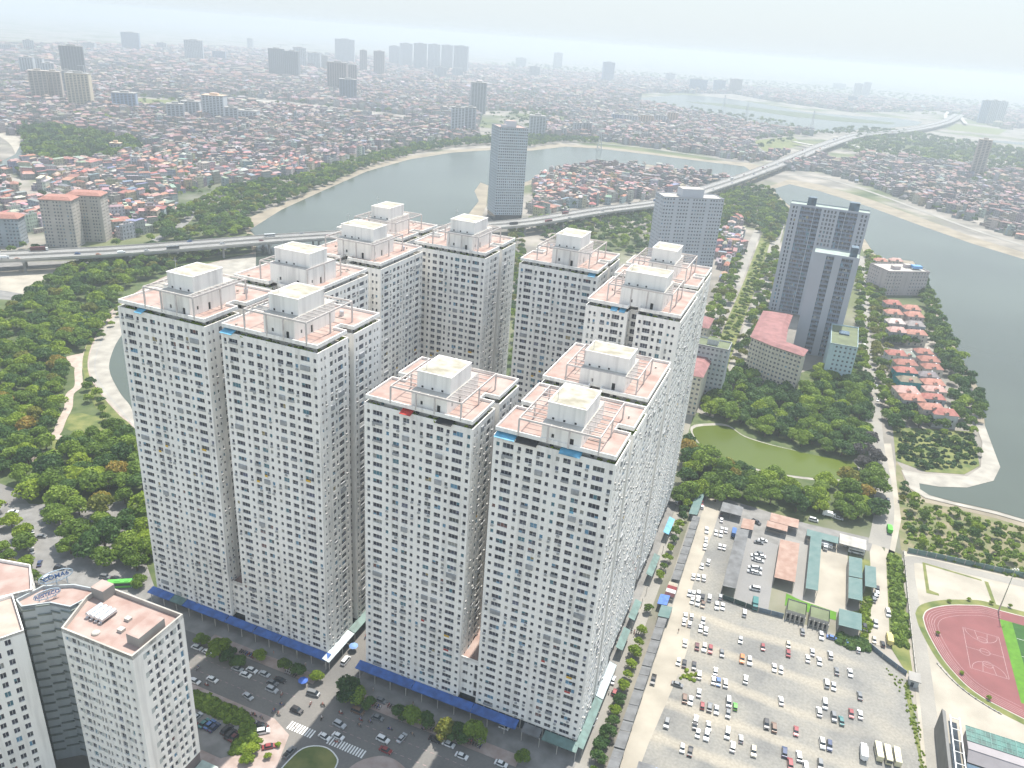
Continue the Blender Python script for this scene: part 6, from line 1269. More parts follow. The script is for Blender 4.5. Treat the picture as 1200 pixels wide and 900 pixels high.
# stadium stand at the lower right corner
r = empty('gate_wall', *uv2xy(108.0, 20), 0, AX); tag(r, 'tall grey end wall of the stand with red emblems, bottom right corner', 'stand')
mb = MB(); mb.prism([(0, 0), (.8, 0), (1.6, 41.5), (.6, 42.4)], 0, 9.5, 0); mb.build('wall', [mat('dark_grey_cladding', (.15, .15, .145), .7, .08, .3)], r)
em = MB(); 
for (v, z, a, b) in ((26.5, 4.2, 3.4, 2.4), (22.2, 4.4, 1.4, 1.8), (27.5, 2.6, 4.0, .5), (24.5, 6.6, 2.8, .3)): em.face([(.10 + v * .014 - .06, v - a / 2, z), (.10 + v * .014 - .06, v + a / 2, z), (.10 + v * .014 - .06, v + a / 2, z + b), (.10 + v * .014 - .06, v - a / 2, z + b)][::-1])
em.build('emblem', [mat('red_emblem_paint', (.42, .08, .06), .7, .1, 1)], r)
fr = MB()
for x in (2.2, 5.0): fr.bar((x, 0, 9), (x + .8, 41, 9), .35, .35)
for i in range(9): fr.bar((2.2 + i * .1, i * 5, 9), (5.0 + i * .1, i * 5, 9), .2)
fr.build('frame', [TRIM], r); dk = MB(); dk.face([(2.3, 0, 6.5), (4.9, 0, 6.5), (5.7, 41, 6.5), (3.1, 41, 6.5)]); dk.build('glass', [DARKGLASS], r)
r = empty('stadium_stand', *uv2xy(116.5, 52), 0, AX); tag(r, 'low stand with a green glass canopy beside the running track, bottom right corner', 'stand')
mb = MB(); mb.box(0, 0, 0, 60, 8, 5.6); mb.face([(0, -3.2, 3.0), (60, -3.2, 3.0), (60, 0, 5.4), (0, 0, 5.4)]); mb.build('wall', [mat('mauve_grey_render', (.30, .28, .29), .8, .06, .3)], r)
b_ = MB(); b_.face([(0, -.03, .3), (60, -.03, .3), (60, -.03, 2.8), (0, -.03, 2.8)]); b_.face([(0, -5.2, 2.2), (60, -5.2, 2.2), (60, -3.3, 2.6), (0, -3.3, 2.6)]); b_.build('window_band', [BLUEGLASS], r)
for i in range(8):
    gq = MB(); gq.face([(i * 7.4 + .1, 3.6, 5.75), (i * 7.4 + 7.2, 3.6, 5.75), (i * 7.4 + 7.2, 9.6, 6.4), (i * 7.4 + .1, 9.6, 6.4)]); [gq.bar((i * 7.4 + j * 1.45, 3.6, 5.8), (i * 7.4 + j * 1.45, 9.6, 6.45), .12, mi=1) for j in range(6)]; [gq.bar((i * 7.4, 3.6 + j * 2, 5.8 + j * .21), (i * 7.4 + 7.3, 3.6 + j * 2, 5.8 + j * .21), .12, mi=1) for j in range(4)]; gq.build('roof_glass', [GREENGLASS, mat('green_frame', (.11, .24, .21), .6, .1, 1) if 'green_frame' not in MATS else MATS['green_frame']], r)
r = empty('gate_kiosk', *uv2xy(101.5, 80.5), 0, AX); tag(r, 'small grey gatehouse with a flat white roof on the left of the access road', 'gatehouse'); mb = MB(); mb.box(0, 0, 0, 3, 4, 3); mb.build('wall', [WALLG], r); mb = MB(); mb.box(-.5, -.5, 3.01, 3.5, 4.5, 3.3); mb.build('roof', [CONC], r); mb = MB(); mb.box(.5, -.03, .1, 1.5, .02, 2.1); mb.build('door', [DARKGLASS], r)
r = empty('light_mast', *uv2xy(139.5, 144.5)); tag(r, 'tall thin floodlight mast at the top of the running track', 'mast'); mb = MB(); mb.cyl(0, 0, 0, 22, .28, .12, 8); mb.build('pole', [STEEL], r); mb = MB(); [mb.box(-1.2 + i * .6, -.2, 21.6 + (i % 2) * .5, -.8 + i * .6, .2, 22.0 + (i % 2) * .5) for i in range(5)]; mb.build('floodlight', [TRIM], r)
# kiosk roofs by the near left tower, umbrella
r = empty('kiosk', *uv2xy(-99.5, -60.5), 0, AX); tag(r, 'small kiosk with a pale green roof at the foot of the near left tower', 'kiosk'); mb = MB(); mb.box(.2, .2, 0, 5.8, 5.8, 2.6); mb.build('wall', [CONC], r); mb = MB(); mb.face([(0, 0, 2.7), (6, 0, 2.7), (6, 6, 3.2), (0, 6, 3.2)]); mb.face([(0, 0, 2.6), (0, 6, 3.1), (6, 6, 3.1), (6, 0, 2.6)]); mb.build('roof', [mat('milky_green_sheet', (.40, .48, .42), .6, .15, .4)], r)
for (x_, y_, c, lb) in ((737, 365, (.04, .12, .45), 'blue parasol on the shaded pavement near the lone bright tree'), (1060, 145, (.20, .34, .62), 'light blue parasol over a street cart between the towers')):
    x, y = g(*fA(x_, y_), 2.2); r = empty('parasol', x, y); tag(r, lb, 'parasol'); m = MB(); m.lathe(0, 0, [(1.7, 2.1), (1.0, 2.5), (.05, 2.8)], 8); m.build('parasol_cloth', [mat('parasol_blue', c, .7, .1, 2)], r); m = MB(); m.cyl(0, 0, 0, 2.7, .04, .04, 6); m.build('pole', [STEEL], r)
# pylons in the far river
for (x_, yb, yt, lb) in ((847, 131, 117, 'leftmost lattice pylon by the far river'), (873, 143, 127, 'middle lattice pylon by the far river'), (950, 153, 135, 'rightmost lattice pylon by the far river'), (702, 176, 148, 'lattice pylon at the bend of the far lake shore')):
    x, y = g(x_, yb); h = 62 if yb < 160 else 45; r = empty('power_pylon', x, y); tag(r, lb, 'pylon', 'power pylons'); mb = MB()
    for s in ((-1, -1), (1, -1), (1, 1), (-1, 1)):
        mb.bar((s[0] * 5, s[1] * 5, 0), (s[0] * .8, s[1] * .8, h), .7)
    for i in range(7):
        z = h * i / 7; z2 = h * (i + 1) / 7; w1, w2 = 5 - 4.2 * i / 7, 5 - 4.2 * (i + 1) / 7
        for s in (-1, 1): mb.bar((-w1, s * w1, z), (w2, s * w2, z2), .35); mb.bar((w1, s * w1, z), (-w2, s * w2, z2), .35)
    mb.build('lattice', [STEEL], r); mb = MB(); [mb.bar((-8 + i, 0, h * (.72 + .1 * i)), (8 - i, 0, h * (.72 + .1 * i)), .6) for i in range(3)]; mb.build('cross_arm', [STEEL], r)

# ================================================================== LOW HOUSES
ROOFC = {'red tiled': [(0.304, 0.137, 0.106), (0.377, 0.182, 0.138), (0.334, 0.130, 0.106)], 'rusty red': [(0.275, 0.104, 0.094), (0.319, 0.143, 0.125)], 'grey': [(0.246, 0.221, 0.213), (0.348, 0.305, 0.281), (0.189, 0.169, 0.175)], 'pale': [(0.551, 0.481, 0.425), (0.464, 0.403, 0.375)], 'blue': [(0.174, 0.208, 0.288), (0.217, 0.247, 0.288)], 'green': [(0.189, 0.234, 0.194), (0.246, 0.286, 0.237)], 'pinkish': [(0.435, 0.273, 0.237), (0.362, 0.234, 0.206)]}
WALLCC = {'white': (0.500, 0.500, 0.494), 'cream': (0.450, 0.413, 0.350), 'grey': (0.300, 0.300, 0.306), 'bluish': (0.312, 0.350, 0.388), 'pink': (0.388, 0.325, 0.312), 'yellow': (0.450, 0.400, 0.275)}
def house_geo(wd, dp, h, kind, rr):
    """quads of one house around the origin: walls and roof (list of quads, is_roof)"""
    a, b = wd / 2, dp / 2; Q = []; B = [(-a, -b), (a, -b), (a, b), (-a, b)]
    for i in range(4): j = (i + 1) % 4; Q.append(([(*B[i], 0), (*B[j], 0), (*B[j], h), (*B[i], h)], 0))
    if kind == 'flat':
        Q.append(([(*p, h) for p in B], 1)); c, d = a * .6, b * .35; y = rr.uniform(-.3, .3) * b; C_ = [(-c, y - d), (c, y - d), (c, y + d), (-c, y + d)]
        for i in range(4): j = (i + 1) % 4; Q.append(([(*C_[i], h), (*C_[j], h), (*C_[j], h + 2.3), (*C_[i], h + 2.3)], 0))
        Q.append(([(*p, h + 2.3) for p in C_], 1))
    elif kind == 'shed':
        t = rr.uniform(.6, 1.4); A = [(-a - .3, -b - .4, h), (a + .3, -b - .4, h), (a + .3, b + .3, h + t), (-a - .3, b + .3, h + t)]; Q.append((A, 1)); Q.append(([A[3], A[2], (a, b, h), (-a, b, h)], 0)); Q.append(([A[0], A[3], (-a, b, h), (-a, -b, h)], 0)); Q.append(([(a, -b, h), (a, b, h), A[2], A[1]], 0))
    else:
        r = min(a, b) * .62; o = .35; E_ = [(-a - o, -b - o), (a + o, -b - o), (a + o, b + o), (-a - o, b + o)]
        if a > b: T = [(-a + b * .5, -.12), (a - b * .5, -.12), (a - b * .5, .12), (-a + b * .5, .12)]
        else: T = [(-.12, -b + a * .5), (.12, -b + a * .5), (.12, b - a * .5), (-.12, b - a * .5)]
        for i in range(4): j = (i + 1) % 4; Q.append(([(*E_[i], h), (*E_[j], h), (*T[j], h + r), (*T[i], h + r)], 1))
        Q.append(([(*p, h + r) for p in T], 1))
    return Q
CITY = [[(-60, 52), (600, 62), (600, 160), (530, 165), (478, 171), (430, 180), (378, 198), (320, 214), (262, 224), (236, 238), (190, 262), (150, 284), (115, 287), (-60, 290)],
        [(600, 70), (900, 96), (750, 110), (745, 120), (800, 131), (900, 151), (955, 157), (912, 187), (880, 190), (830, 182), (760, 173), (700, 165), (660, 161), (600, 160)],
        [(912, 200), (960, 184), (1010, 183), (1200, 206), (1260, 215), (1260, 298), (1200, 282), (1140, 262), (1080, 241), (1020, 219), (960, 201)],
        [(626, 215), (647, 205), (666, 202), (700, 196), (760, 198), (830, 209), (862, 214), (830, 222), (780, 231), (700, 241), (645, 251), (622, 254)],
        [(700, 92), (900, 97), (1130, 118), (1260, 130), (1260, 146), (1180, 152), (1100, 130), (1000, 132), (900, 118), (860, 110), (700, 108)],
        [(836, 268), (866, 262), (872, 292), (846, 330), (838, 300)]]
NOCITY = [[(25, 150), (62, 148), (165, 166), (170, 180), (125, 193), (60, 194), (28, 186)], [(-60, 148), (38, 162), (36, 196), (-60, 212)], [(155, 113), (212, 116), (217, 131), (163, 129)], [(52, 268), (120, 264), (120, 294), (52, 294)], [(-60, 272), (52, 272), (52, 294), (-60, 294)],
          [(250, 109), (480, 135), (478, 144), (255, 118)], [(875, 163), (945, 158), (945, 172), (890, 185)], [(1095, 178), (1260, 196), (1260, 212), (1100, 196)], [(560, 130), (640, 130), (640, 162), (560, 162)], [(205, 228), (262, 214), (262, 262), (205, 262)]]
CTREES = []
def gen_city():
    rr = random.Random(21); out = []; vis = 0
    cells = set()
    for d0, d1, s in ((640, 1300, 1.0), (1300, 2000, 1.12), (2000, 3200, 1.5), (3200, 6200, 2.6)):
        T = 66 * s; X = int(d1 * .9 / T) + 2
        for ix in range(-X, X):
            for iy in range(int(d0 * .6 / T), int(d1 / T) + 2):
                cx_, cy_ = (ix + .5) * T, (iy + .5) * T; d = hypot(cx_, cy_)
                if not d0 <= d < d1: continue
                px, py, dz = proj(cx_, cy_)
                if dz < 10 or not (-90 < px < 1290 and 40 < py < 345): continue
                hsh = random.Random(ix * 7919 + iy * 104729 + int(s * 10)); ang = radians(hsh.choice((-20, -20, 8, 35, -50, 65, -2))) + hsh.uniform(-.12, .12); green = hsh.random() < .06
                if green: continue
                ca, sa = cos(ang), sin(ang); H_ = T * .47; y = -H_; row = 0
                while y < H_:
                    dp = rr.uniform(9.5, 15) * s; x = -H_; gap = (.3 if row % 2 else 3.2) * s
                    while x < H_:
                        wd = rr.choice((4.2, 4.8, 5.4, 6.5, 9)) * s * rr.uniform(.85, 1.15)
                        if rr.random() > .17:
                            ux, uy = cx_ + (x + wd / 2) * ca - (y + dp / 2) * sa, cy_ + (x + wd / 2) * sa + (y + dp / 2) * ca
                            hx, hy, _ = proj(ux, uy)
                            if any(inpoly(hx, hy, P) for P in CITY) and not any(inpoly(hx, hy, P) for P in NOCITY): out.append((ux, uy, wd * .96, dp, ang + (pi if rr.random() < .5 else 0), s, hx, hy))
                        elif s < 2 and rr.random() < .45: CTREES.append((cx_ + (x + wd / 2) * ca - (y + dp / 2) * sa, cy_ + (x + wd / 2) * sa + (y + dp / 2) * ca, rr.uniform(2.6, 5.2)))
                        x += wd
                    y += dp + gap; row += 1
    return out
def hidden(x, y, z=3.0):
    """is the point behind one of the white towers as seen from the drone"""
    cu, cv = xy2uv(0, 0); u, v = xy2uv(x, y); du, dv = u - cu, v - cv
    for (a, b, c, d, h) in BOXES:
        t0, t1 = 0.0, 1.0
        for s, e, lo, hi in ((cu, du, a, b), (cv, dv, c, d), (HC, z - HC, 0, h)):
            if abs(e) < 1e-9:
                if not lo <= s <= hi: t1 = -1
                continue
            q, r = (lo - s) / e, (hi - s) / e
            if q > r: q, r = r, q
            t0, t1 = max(t0, q), min(t1, r)
        if t0 < t1: return True
    return False
HMESH = {}
def simple_mesh(quads, name, m, tint):
    V = []; F = []
    for q in quads: n = len(V); V += q; F.append((n, n + 1, n + 2, n + 3))
    return fastmesh(name, V, F, [m], tint=np.tile(tint, (len(F), 1)))
def put_city():
    L = gen_city(); rr = random.Random(33); cand = []
    for i, h in enumerate(L):
        d = hypot(h[0], h[1]); on = -10 < h[6] < 1210 and h[7] > 0 and not hidden(h[0], h[1], 8)
        cand.append((h[2] * h[3] / d ** 2 * (1 if h[5] == 1.0 and on else 0), i))
    cand.sort(reverse=True); big = set(i for s, i in cand[:300] if s > 0); V = []; F = []; MI = []; TI = []
    def zone(px, py):
        if py > 290 or (830 < px < 875 and py > 258): return 'left of the boulevard'
        if px > 890: return 'beyond the right lake'
        if 615 < px < 870 and py > 190: return 'on the peninsula'
        if px < 60: return 'at the left edge'
        if px < 130: return 'around the beige towers'
        if px < 190: return 'right of the beige towers'
        if px < 260: return 'above left lakeside park'
        return 'above right lakeside park'
    for i, (x, y, wd, dp, a, s, px, py) in enumerate(L):
        wk = rr.choice(list(WALLCC)) if rr.random() < .75 else 'grey'; rk = rr.choice(('red tiled', 'red tiled', 'red tiled', 'rusty red', 'rusty red', 'grey', 'grey', 'grey', 'grey', 'pale', 'pinkish', 'pinkish', 'pinkish', 'blue', 'green', 'grey'))
        kind = 'flat' if rk in ('grey', 'pale') and rr.random() < .7 else ('shed' if rk in ('blue', 'green', 'rusty red') or rr.random() < .3 else 'hip')
        h = rr.choice((4, 7, 7, 10.5, 10.5, 13.5, 16)) * rr.uniform(.9, 1.1) * (1 + (s - 1) * .12)
        q_ = 1.0 if s == 1 else .78; ds = lambda c: tuple((x * (1 if s == 1 else .62) + (0 if s == 1 else .38) * sum(c) / 3) * q_ for x in c)  # farther houses get haze painted in: colours greyed and darkened
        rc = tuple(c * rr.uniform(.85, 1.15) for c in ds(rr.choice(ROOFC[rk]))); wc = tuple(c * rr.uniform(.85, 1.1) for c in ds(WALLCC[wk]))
        if i in big:
            hq = round(h); kk = (wk, rk, kind, hq)
            if kk not in HMESH:
                Q = house_geo(1 * 5.4, 1 * 12.0, hq, kind, rr); HMESH[kk] = (simple_mesh([q for q, r in Q if not r], 'house_wall', HWALL, wc), simple_mesh([q for q, r in Q if r], 'house_roof', HROOF, rc))
            r = empty('town_house', x, y, 0, a); r.scale = (wd / 5.4, dp / 12.0, 1); w_, f_ = HMESH[kk]; link('wall', w_, r); link('roof', f_, r)
            tag(r, '%s walled house with a %s roof %s' % (wk, rk, zone(px, py)), 'house', 'low houses of the town', rank=True)
            continue
        c, sn = cos(a), sin(a)
        for q, r in house_geo(wd, dp, h, kind, rr):
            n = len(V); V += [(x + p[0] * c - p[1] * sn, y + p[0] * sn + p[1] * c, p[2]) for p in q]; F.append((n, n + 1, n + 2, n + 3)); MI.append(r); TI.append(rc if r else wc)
    o = link('town_houses', fastmesh('town_houses', V, F, [HWALL, HROOF], tint=TI, mi=MI)); tag(o, 'dense mass of small town houses with red and grey roofs reaching into the haze', 'town', kind='stuff')
    print('houses', len(L), 'individual', len(big))
put_city()
# villas between the park road and the right lake
def villa(px_, py_, wd, dp, h, rk, wk, a, label):
    x, y = g(px_, py_, h); rr = random.Random(px_ * 31 + py_); r = empty('villa', x, y, 0, a); tag(r, label, 'house', 'villas by the right lake', rank=True)
    Q = house_geo(wd, dp, h, 'hip', rr); rc = ROOFC[rk][int(rr.random() * len(ROOFC[rk]))] if rk in ROOFC else (.20, .17, .12); 
    link('wall', simple_mesh([q for q, t in Q if not t], 'villa_wall', MATS['villa_' + wk], WALLCC.get(wk, (.03, .22, .24))), r); link('roof', simple_mesh([q for q, t in Q if t], 'villa_roof', HROOF, tuple(c * 1.15 for c in rc)), r)
    for f in range(int(h / 3.2)):
        for sx in (-.3, 0, .3):
            m = MB(); pane_into(m, (-.55, 0, 0), (1, 0), 1.1, 1.5, (0, -1)); o = m.build('window', [WIN, TRIM], r, 'rnd'); o.location = (sx * wd, -dp / 2 - .03, 1 + f * 3.2)
        m = MB(); pane_into(m, (0, -.55, 0), (0, 1), 1.1, 1.5, (-1, 0)); o = m.build('window', [WIN, TRIM], r, 'rnd'); o.location = (-wd / 2 - .03, 0, 1 + f * 3.2)
    m = MB(); m.prism([(-1.2, -dp / 2 - .2), (1.2, -dp / 2 - .2), (1.2, -dp / 4), (-1.2, -dp / 4)], h - .2, h + 1.3, 0); m.face([(-1.5, -dp / 2 - .4, h + 1.3), (0, -dp / 2 - .4, h + 2.2), (0, -dp / 5, h + 2.2), (-1.5, -dp / 5, h + 1.3)], 1); m.face([(0, -dp / 2 - .4, h + 2.2), (1.5, -dp / 2 - .4, h + 1.3), (1.5, -dp / 5, h + 1.3), (0, -dp / 5, h + 2.2)], 1); m.build('dormer', [CONCL, TERRACOTTA], r)
    m = MB(); m.lathe(wd * .25, dp * .2, [(.6, h + .6), (.6, h + 2.4), (.05, h + 2.7)], 8); m.build('water_tank', [STEEL], r)
for k in list(WALLCC) + ['teal']: mat('villa_' + k, WALLCC.get(k, (.03, .24, .27)), .85, .08, .4)
VR = radians(-2)
for (x_, y_, wd, dp, h, rk, wk) in ((1046, 355, 14, 10, 10, 'red tiled', 'grey'), (1047, 366, 14, 10, 10, 'red tiled', 'cream'), (1049, 377, 14, 10, 11, 'pale', 'grey'), (1051, 387, 14, 10, 10, 'pinkish', 'grey'), (1068, 361, 14, 10, 10, 'red tiled', 'grey'), (1071, 369, 14, 11, 10, 'red tiled', 'pink'), (1072, 380, 14, 10, 11, 'grey', 'bluish'), (1073, 390, 16, 9, 10, 'red tiled', 'cream'),
        (1050, 414, 14, 9, 10, 'red tiled', 'white'), (1064, 416, 10, 8, 9, 'green', 'white'), (1061, 425, 15, 9, 11, 'red tiled', 'cream'), (1061, 434, 15, 9, 11, 'red tiled', 'teal'), (1065, 445, 14, 9, 11, 'brown', 'teal'), (1062, 457, 15, 10, 11, 'pinkish', 'cream'), (1069, 466, 14, 9, 10, 'red tiled', 'grey'), (1082, 412, 12, 9, 11, 'red tiled', 'grey'), (1088, 421, 14, 9, 11, 'red tiled', 'pink'), (1092, 430, 13, 9, 11, 'red tiled', 'cream'), (1087, 439, 13, 8, 11, 'grey', 'grey'), (1093, 448, 14, 9, 11, 'red tiled', 'grey'), (1095, 456, 14, 8, 10, 'pinkish', 'cream'), (1093, 465, 14, 8, 10, 'red tiled', 'bluish'), (1092, 477, 14, 9, 10, 'red tiled', 'pink'), (1106, 483, 15, 9, 9, 'red tiled', 'white'),
        (1032, 305, 13, 9, 9, 'red tiled', 'cream'), (1050, 305, 13, 9, 10, 'pinkish', 'cream'), (1042, 312, 12, 9, 10, 'grey', 'cream'), (1068, 316, 11, 8, 9, 'pinkish', 'grey')):
    villa(x_, y_, wd, dp, h, rk, wk, VR, '%s villa, %s roof, %s' % (wk, rk if rk != 'brown' else 'dark brown', 'by the shore beyond the pinkish block' if y_ < 330 else 'upper cluster beside the right lake trees' if y_ < 400 else 'lower cluster beside the right lake trees'))

# ================================================================== TREES
def crown_mesh(name, seed, R, H, nb, nl, ls, m, flat=.75, spread=.62):
    """leaf clumps: nb overlapping lobes, nl leaf faces each, gaps left between them"""
    r = np.random.RandomState(seed); V = []; A = []
    for b in range(nb):
        th = r.uniform(0, 2 * pi); q = math.sqrt(r.uniform(0, 1)) * spread * R; zc = H * (.42 + .38 * (1 - (q / (spread * R)) ** 2) * r.uniform(.55, 1.0)) if nb > 1 else H * .6; rb_ = R * r.uniform(.30, .46); c = np.array([q * cos(th), q * sin(th), zc])
        d = r.normal(size=(nl, 3)); d[:, 2] = np.abs(d[:, 2]) * 1.1 - .35; d /= np.linalg.norm(d, axis=1)[:, None]
        p = c + d * rb_ * np.array([1, 1, flat]) * r.uniform(.72, 1.08, size=(nl, 1)); t = r.normal(size=(nl, 3)) * .5; nrm = d + t; nrm /= np.linalg.norm(nrm, axis=1)[:, None]
        a = np.cross(nrm, r.normal(size=(nl, 3))); a /= np.linalg.norm(a, axis=1)[:, None]; bb = np.cross(nrm, a); s = ls * r.uniform(.6, 1.3, size=(nl, 1)); a *= s; bb *= s * .7
        V.append(np.stack([p - a, p - bb * .9, p + a, p + bb], axis=1).reshape(-1, 3)); A.append(np.clip(r.uniform(0, 1, nl) * .5 + r.uniform(0, .5), 0, 1))
    V = np.concatenate(V); A = np.concatenate(A); F = np.arange(len(V)).reshape(-1, 4); return fastmesh(name, V, F, [m], rnd=A)
def trunk_mesh(seed, R, H):
    r = random.Random(seed); mb = MB(); t = max(.12, R * .055); mb.cyl(0, 0, 0, H * .42, t * 1.3, t * .8, 7)
    for i in range(5):
        a = i * 1.26 + r.random(); mb.bar((0, 0, H * .36), (cos(a) * R * .5, sin(a) * R * .5, H * r.uniform(.55, .75)), t * .8)
    return mb.mesh('trunk', [BARK])
TP = {}
for look, n in (('green', 4), ('dark', 3), ('bright', 3), ('rusty', 2), ('grey', 1)):
    TP[look] = [(crown_mesh('crown', 100 * len(look) + i, 5, 9, 15 + i, 150, .50, LEAF[look]), trunk_mesh(i, 5, 9)) for i in range(n)]
def palm_mesh(seed):
    r = random.Random(seed); mb = MB()
    for k in range(13):
        a = k * 2 * pi / 13 + r.uniform(-.15, .15); up = r.uniform(.1, .9); pts = [(0, 0, 8.6)]
        for j in range(1, 5): t = j / 4; pts.append((cos(a) * 3.0 * t, sin(a) * 3.0 * t, 8.6 + up * 2.2 * t - 2.6 * t * t))
        px, py = -sin(a), cos(a)
        for j in range(4):
            w1, w2 = (.15, .5, .55, .4, .05)[j:j + 2]; p, q = pts[j], pts[j + 1]; mb.av = r.random(); mb.face([(p[0] - px * w1, p[1] - py * w1, p[2] - .15), (q[0] - px * w2, q[1] - py * w2, q[2] - .15), q, p]); mb.face([p, q, (q[0] + px * w2, q[1] + py * w2, q[2] - .15), (p[0] + px * w1, p[1] + py * w1, p[2] - .15)])
    c = mb.mesh('crown', [LEAF['green']], 'rnd'); t = MB(); t.cyl(0, 0, 0, 8.6, .26, .17, 7); return [(c, t.mesh('trunk', [BARK]))]
TP['palm'] = palm_mesh(3)
TREES = []   # x, y, radius, look, place phrase
rt = random.Random(77)
def scatter(P, spacing, rlo, rhi, looks, place, hole=(), px=True, maxn=4000):
    W_ = [g(*p) for p in P] if px else [uv2xy(*p) for p in P]; HL = [[g(*p) for p in q] for q in hole]
    x0, x1 = min(p[0] for p in W_), max(p[0] for p in W_); y0, y1 = min(p[1] for p in W_), max(p[1] for p in W_); grid = {}; n = int((x1 - x0) * (y1 - y0) / spacing ** 2 * 3.5); c = 0; spacing *= .88 if spacing < 15 else 1; rlo *= 1.12; rhi *= 1.12
    n = int((x1 - x0) * (y1 - y0) / spacing ** 2 * 4.5)
    for _ in range(min(n, 90000)):
        x, y = rt.uniform(x0, x1), rt.uniform(y0, y1)
        if not inpoly(x, y, W_) or any(inpoly(x, y, q) for q in HL): continue
        k = (int(x // spacing), int(y // spacing))
        if any((x - a) ** 2 + (y - b) ** 2 < spacing ** 2 for i in (-1, 0, 1) for j in (-1, 0, 1) for a, b in grid.get((k[0] + i, k[1] + j), ())): continue
        grid.setdefault(k, []).append((x, y)); c += 1
        if c > maxn: break
        TREES.append((x, y, rt.uniform(rlo, rhi), rt.choice(looks), place))
G_ = ['green'] * 5 + ['dark'] * 3 + ['bright'] * 2 + ['rusty']; GD = ['green'] * 4 + ['dark'] * 5 + ['bright']; GB = ['green', 'green', 'bright', 'bright', 'dark', 'rusty']
holes_l = [[(78, 418), (97, 414), (104, 424), (96, 440), (82, 462), (72, 490), (128, 492), (128, 510), (90, 520), (62, 530), (56, 512), (68, 478), (74, 450)], [(32, 530), (74, 529), (74, 543), (36, 544)], [(103, 341), (140, 337), (136, 352), (106, 351)], [(85, 355), (108, 352), (110, 366), (88, 368)]]
scatter([(-30, 400), (0, 372), (24, 355), (60, 335), (98, 330), (132, 352), (134, 366), (112, 392), (98, 412), (78, 418), (68, 478), (60, 520), (128, 512), (160, 522), (172, 560), (178, 655), (150, 668), (112, 664), (78, 650), (58, 606), (22, 572), (-30, 548)], 7.4, 4.2, 6.6, G_, 'in the left park', holes_l)
scatter([(60, 332), (90, 312), (122, 303), (160, 296), (230, 289), (300, 285), (322, 290), (262, 300), (212, 314), (150, 336), (134, 350), (98, 330)], 8.0, 4.0, 6.6, G_, 'between the viaduct and the pond')
scatter([(100, 388), (112, 378), (132, 366), (138, 350), (142, 372), (118, 400), (108, 410)], 9, 2.2, 3.4, ['green', 'bright'], 'beside the curved embankment')
scatter([(96, 455), (110, 450), (122, 470), (138, 490), (128, 498), (104, 478)], 8, 2.2, 3.6, ['green', 'bright', 'dark'], 'on the small lawn in the left park')
scatter([(-30, 600), (8, 602), (24, 622), (40, 650), (46, 690), (30, 690), (-30, 690)], 8.5, 3.2, 5.0, GB, 'left of the park street'); scatter([(158, 660), (178, 640), (182, 672), (172, 690), (160, 690), (150, 676)], 7, 3, 4.6, GB, 'at the park corner by the leftmost tower')
scatter([(-30, 300), (50, 300), (50, 291), (-30, 294)], 12, 3, 4.5, G_, 'along the viaduct at the left edge')
scatter([(820, 484), (832, 462), (850, 447), (866, 442), (890, 452), (930, 460), (956, 452), (962, 430), (1000, 442), (1014, 446), (1016, 500), (1014, 536), (1000, 538), (960, 529), (925, 519), (895, 512), (872, 503), (855, 495), (830, 494)], 7.6, 4.4, 7.0, GD, 'north of the green pond')
scatter([(1000, 520), (1024, 516), (1027, 550), (1008, 552), (1000, 538)], 7, 3, 5, ['grey', 'grey', 'dark'], 'dry and leafless looking, beside the pond and the road')
scatter([(792, 596), (797, 560), (803, 520), (812, 517), (822, 535), (842, 545), (870, 553), (900, 562), (950, 571), (985, 570), (1006, 562), (1024, 556), (1028, 604), (990, 612), (965, 606), (940, 604), (905, 594), (880, 590), (850, 590), (820, 585)], 7.2, 3.8, 6.4, G_, 'south of the green pond', [[(795, 572), (820, 570), (816, 582), (795, 584)], [(926, 568), (960, 572), (958, 584), (928, 582)]])
scatter([(1014, 300), (1026, 302), (1036, 345), (1043, 400), (1048, 440), (1046, 470), (1062, 500), (1042, 512), (1030, 470), (1024, 420), (1018, 360)], 8.6, 3.8, 5.4, GB, 'right side of the park road'); scatter([(1003, 320), (1008, 320), (1010, 380), (1013, 430), (1016, 470), (1004, 470), (1000, 440), (1008, 410), (1004, 370)], 8.0, 3.8, 5.2, GB, 'left side of the park road')
scatter([(1080, 334), (1092, 356), (1104, 384), (1116, 410), (1131, 437), (1145, 460), (1149, 485), (1142, 497), (1146, 506), (1110, 508), (1066, 502), (1050, 486), (1062, 480), (1088, 486), (1116, 490), (1116, 470), (1104, 440), (1098, 415), (1086, 395), (1084, 370), (1076, 345)], 7.6, 3.8, 6.0, GD, 'along the right lake shore'); scatter([(1046, 396), (1082, 396), (1078, 406), (1046, 406)], 8, 4, 5.5, ['green', 'dark'], 'between the two villa clusters')
scatter([(1052, 508), (1142, 508), (1146, 544), (1082, 550), (1052, 538)], 9.5, 1.8, 3.4, GD, 'in the gardens of the spit'); scatter([(1052, 560), (1075, 590), (1110, 600), (1160, 612), (1240, 640), (1240, 690), (1190, 676), (1110, 655), (1062, 640)], 7.5, 1.4, 3.6, G_, 'in the gardens above the stadium', maxn=150)
scatter([(836, 240), (860, 228), (905, 236), (922, 250), (918, 262), (905, 290), (885, 268), (862, 262), (850, 262), (842, 300), (836, 290)], 9.5, 5, 7.5, G_, 'forest behind the grid window high-rise'); scatter([(862, 224), (880, 219), (900, 222), (912, 238), (880, 232)], 10, 4, 6, GD, 'by the mud shore of the lake')
for P in ([(838, 345), (862, 300), (872, 292), (862, 335), (848, 380), (830, 430), (818, 455), (812, 430), (826, 380)], [(886, 345), (895, 310), (908, 290), (912, 310), (902, 360), (884, 400), (868, 440), (852, 452), (860, 420), (874, 380)]): scatter(P, 9.5, 3.6, 5.6, GB, 'beside the boulevard')
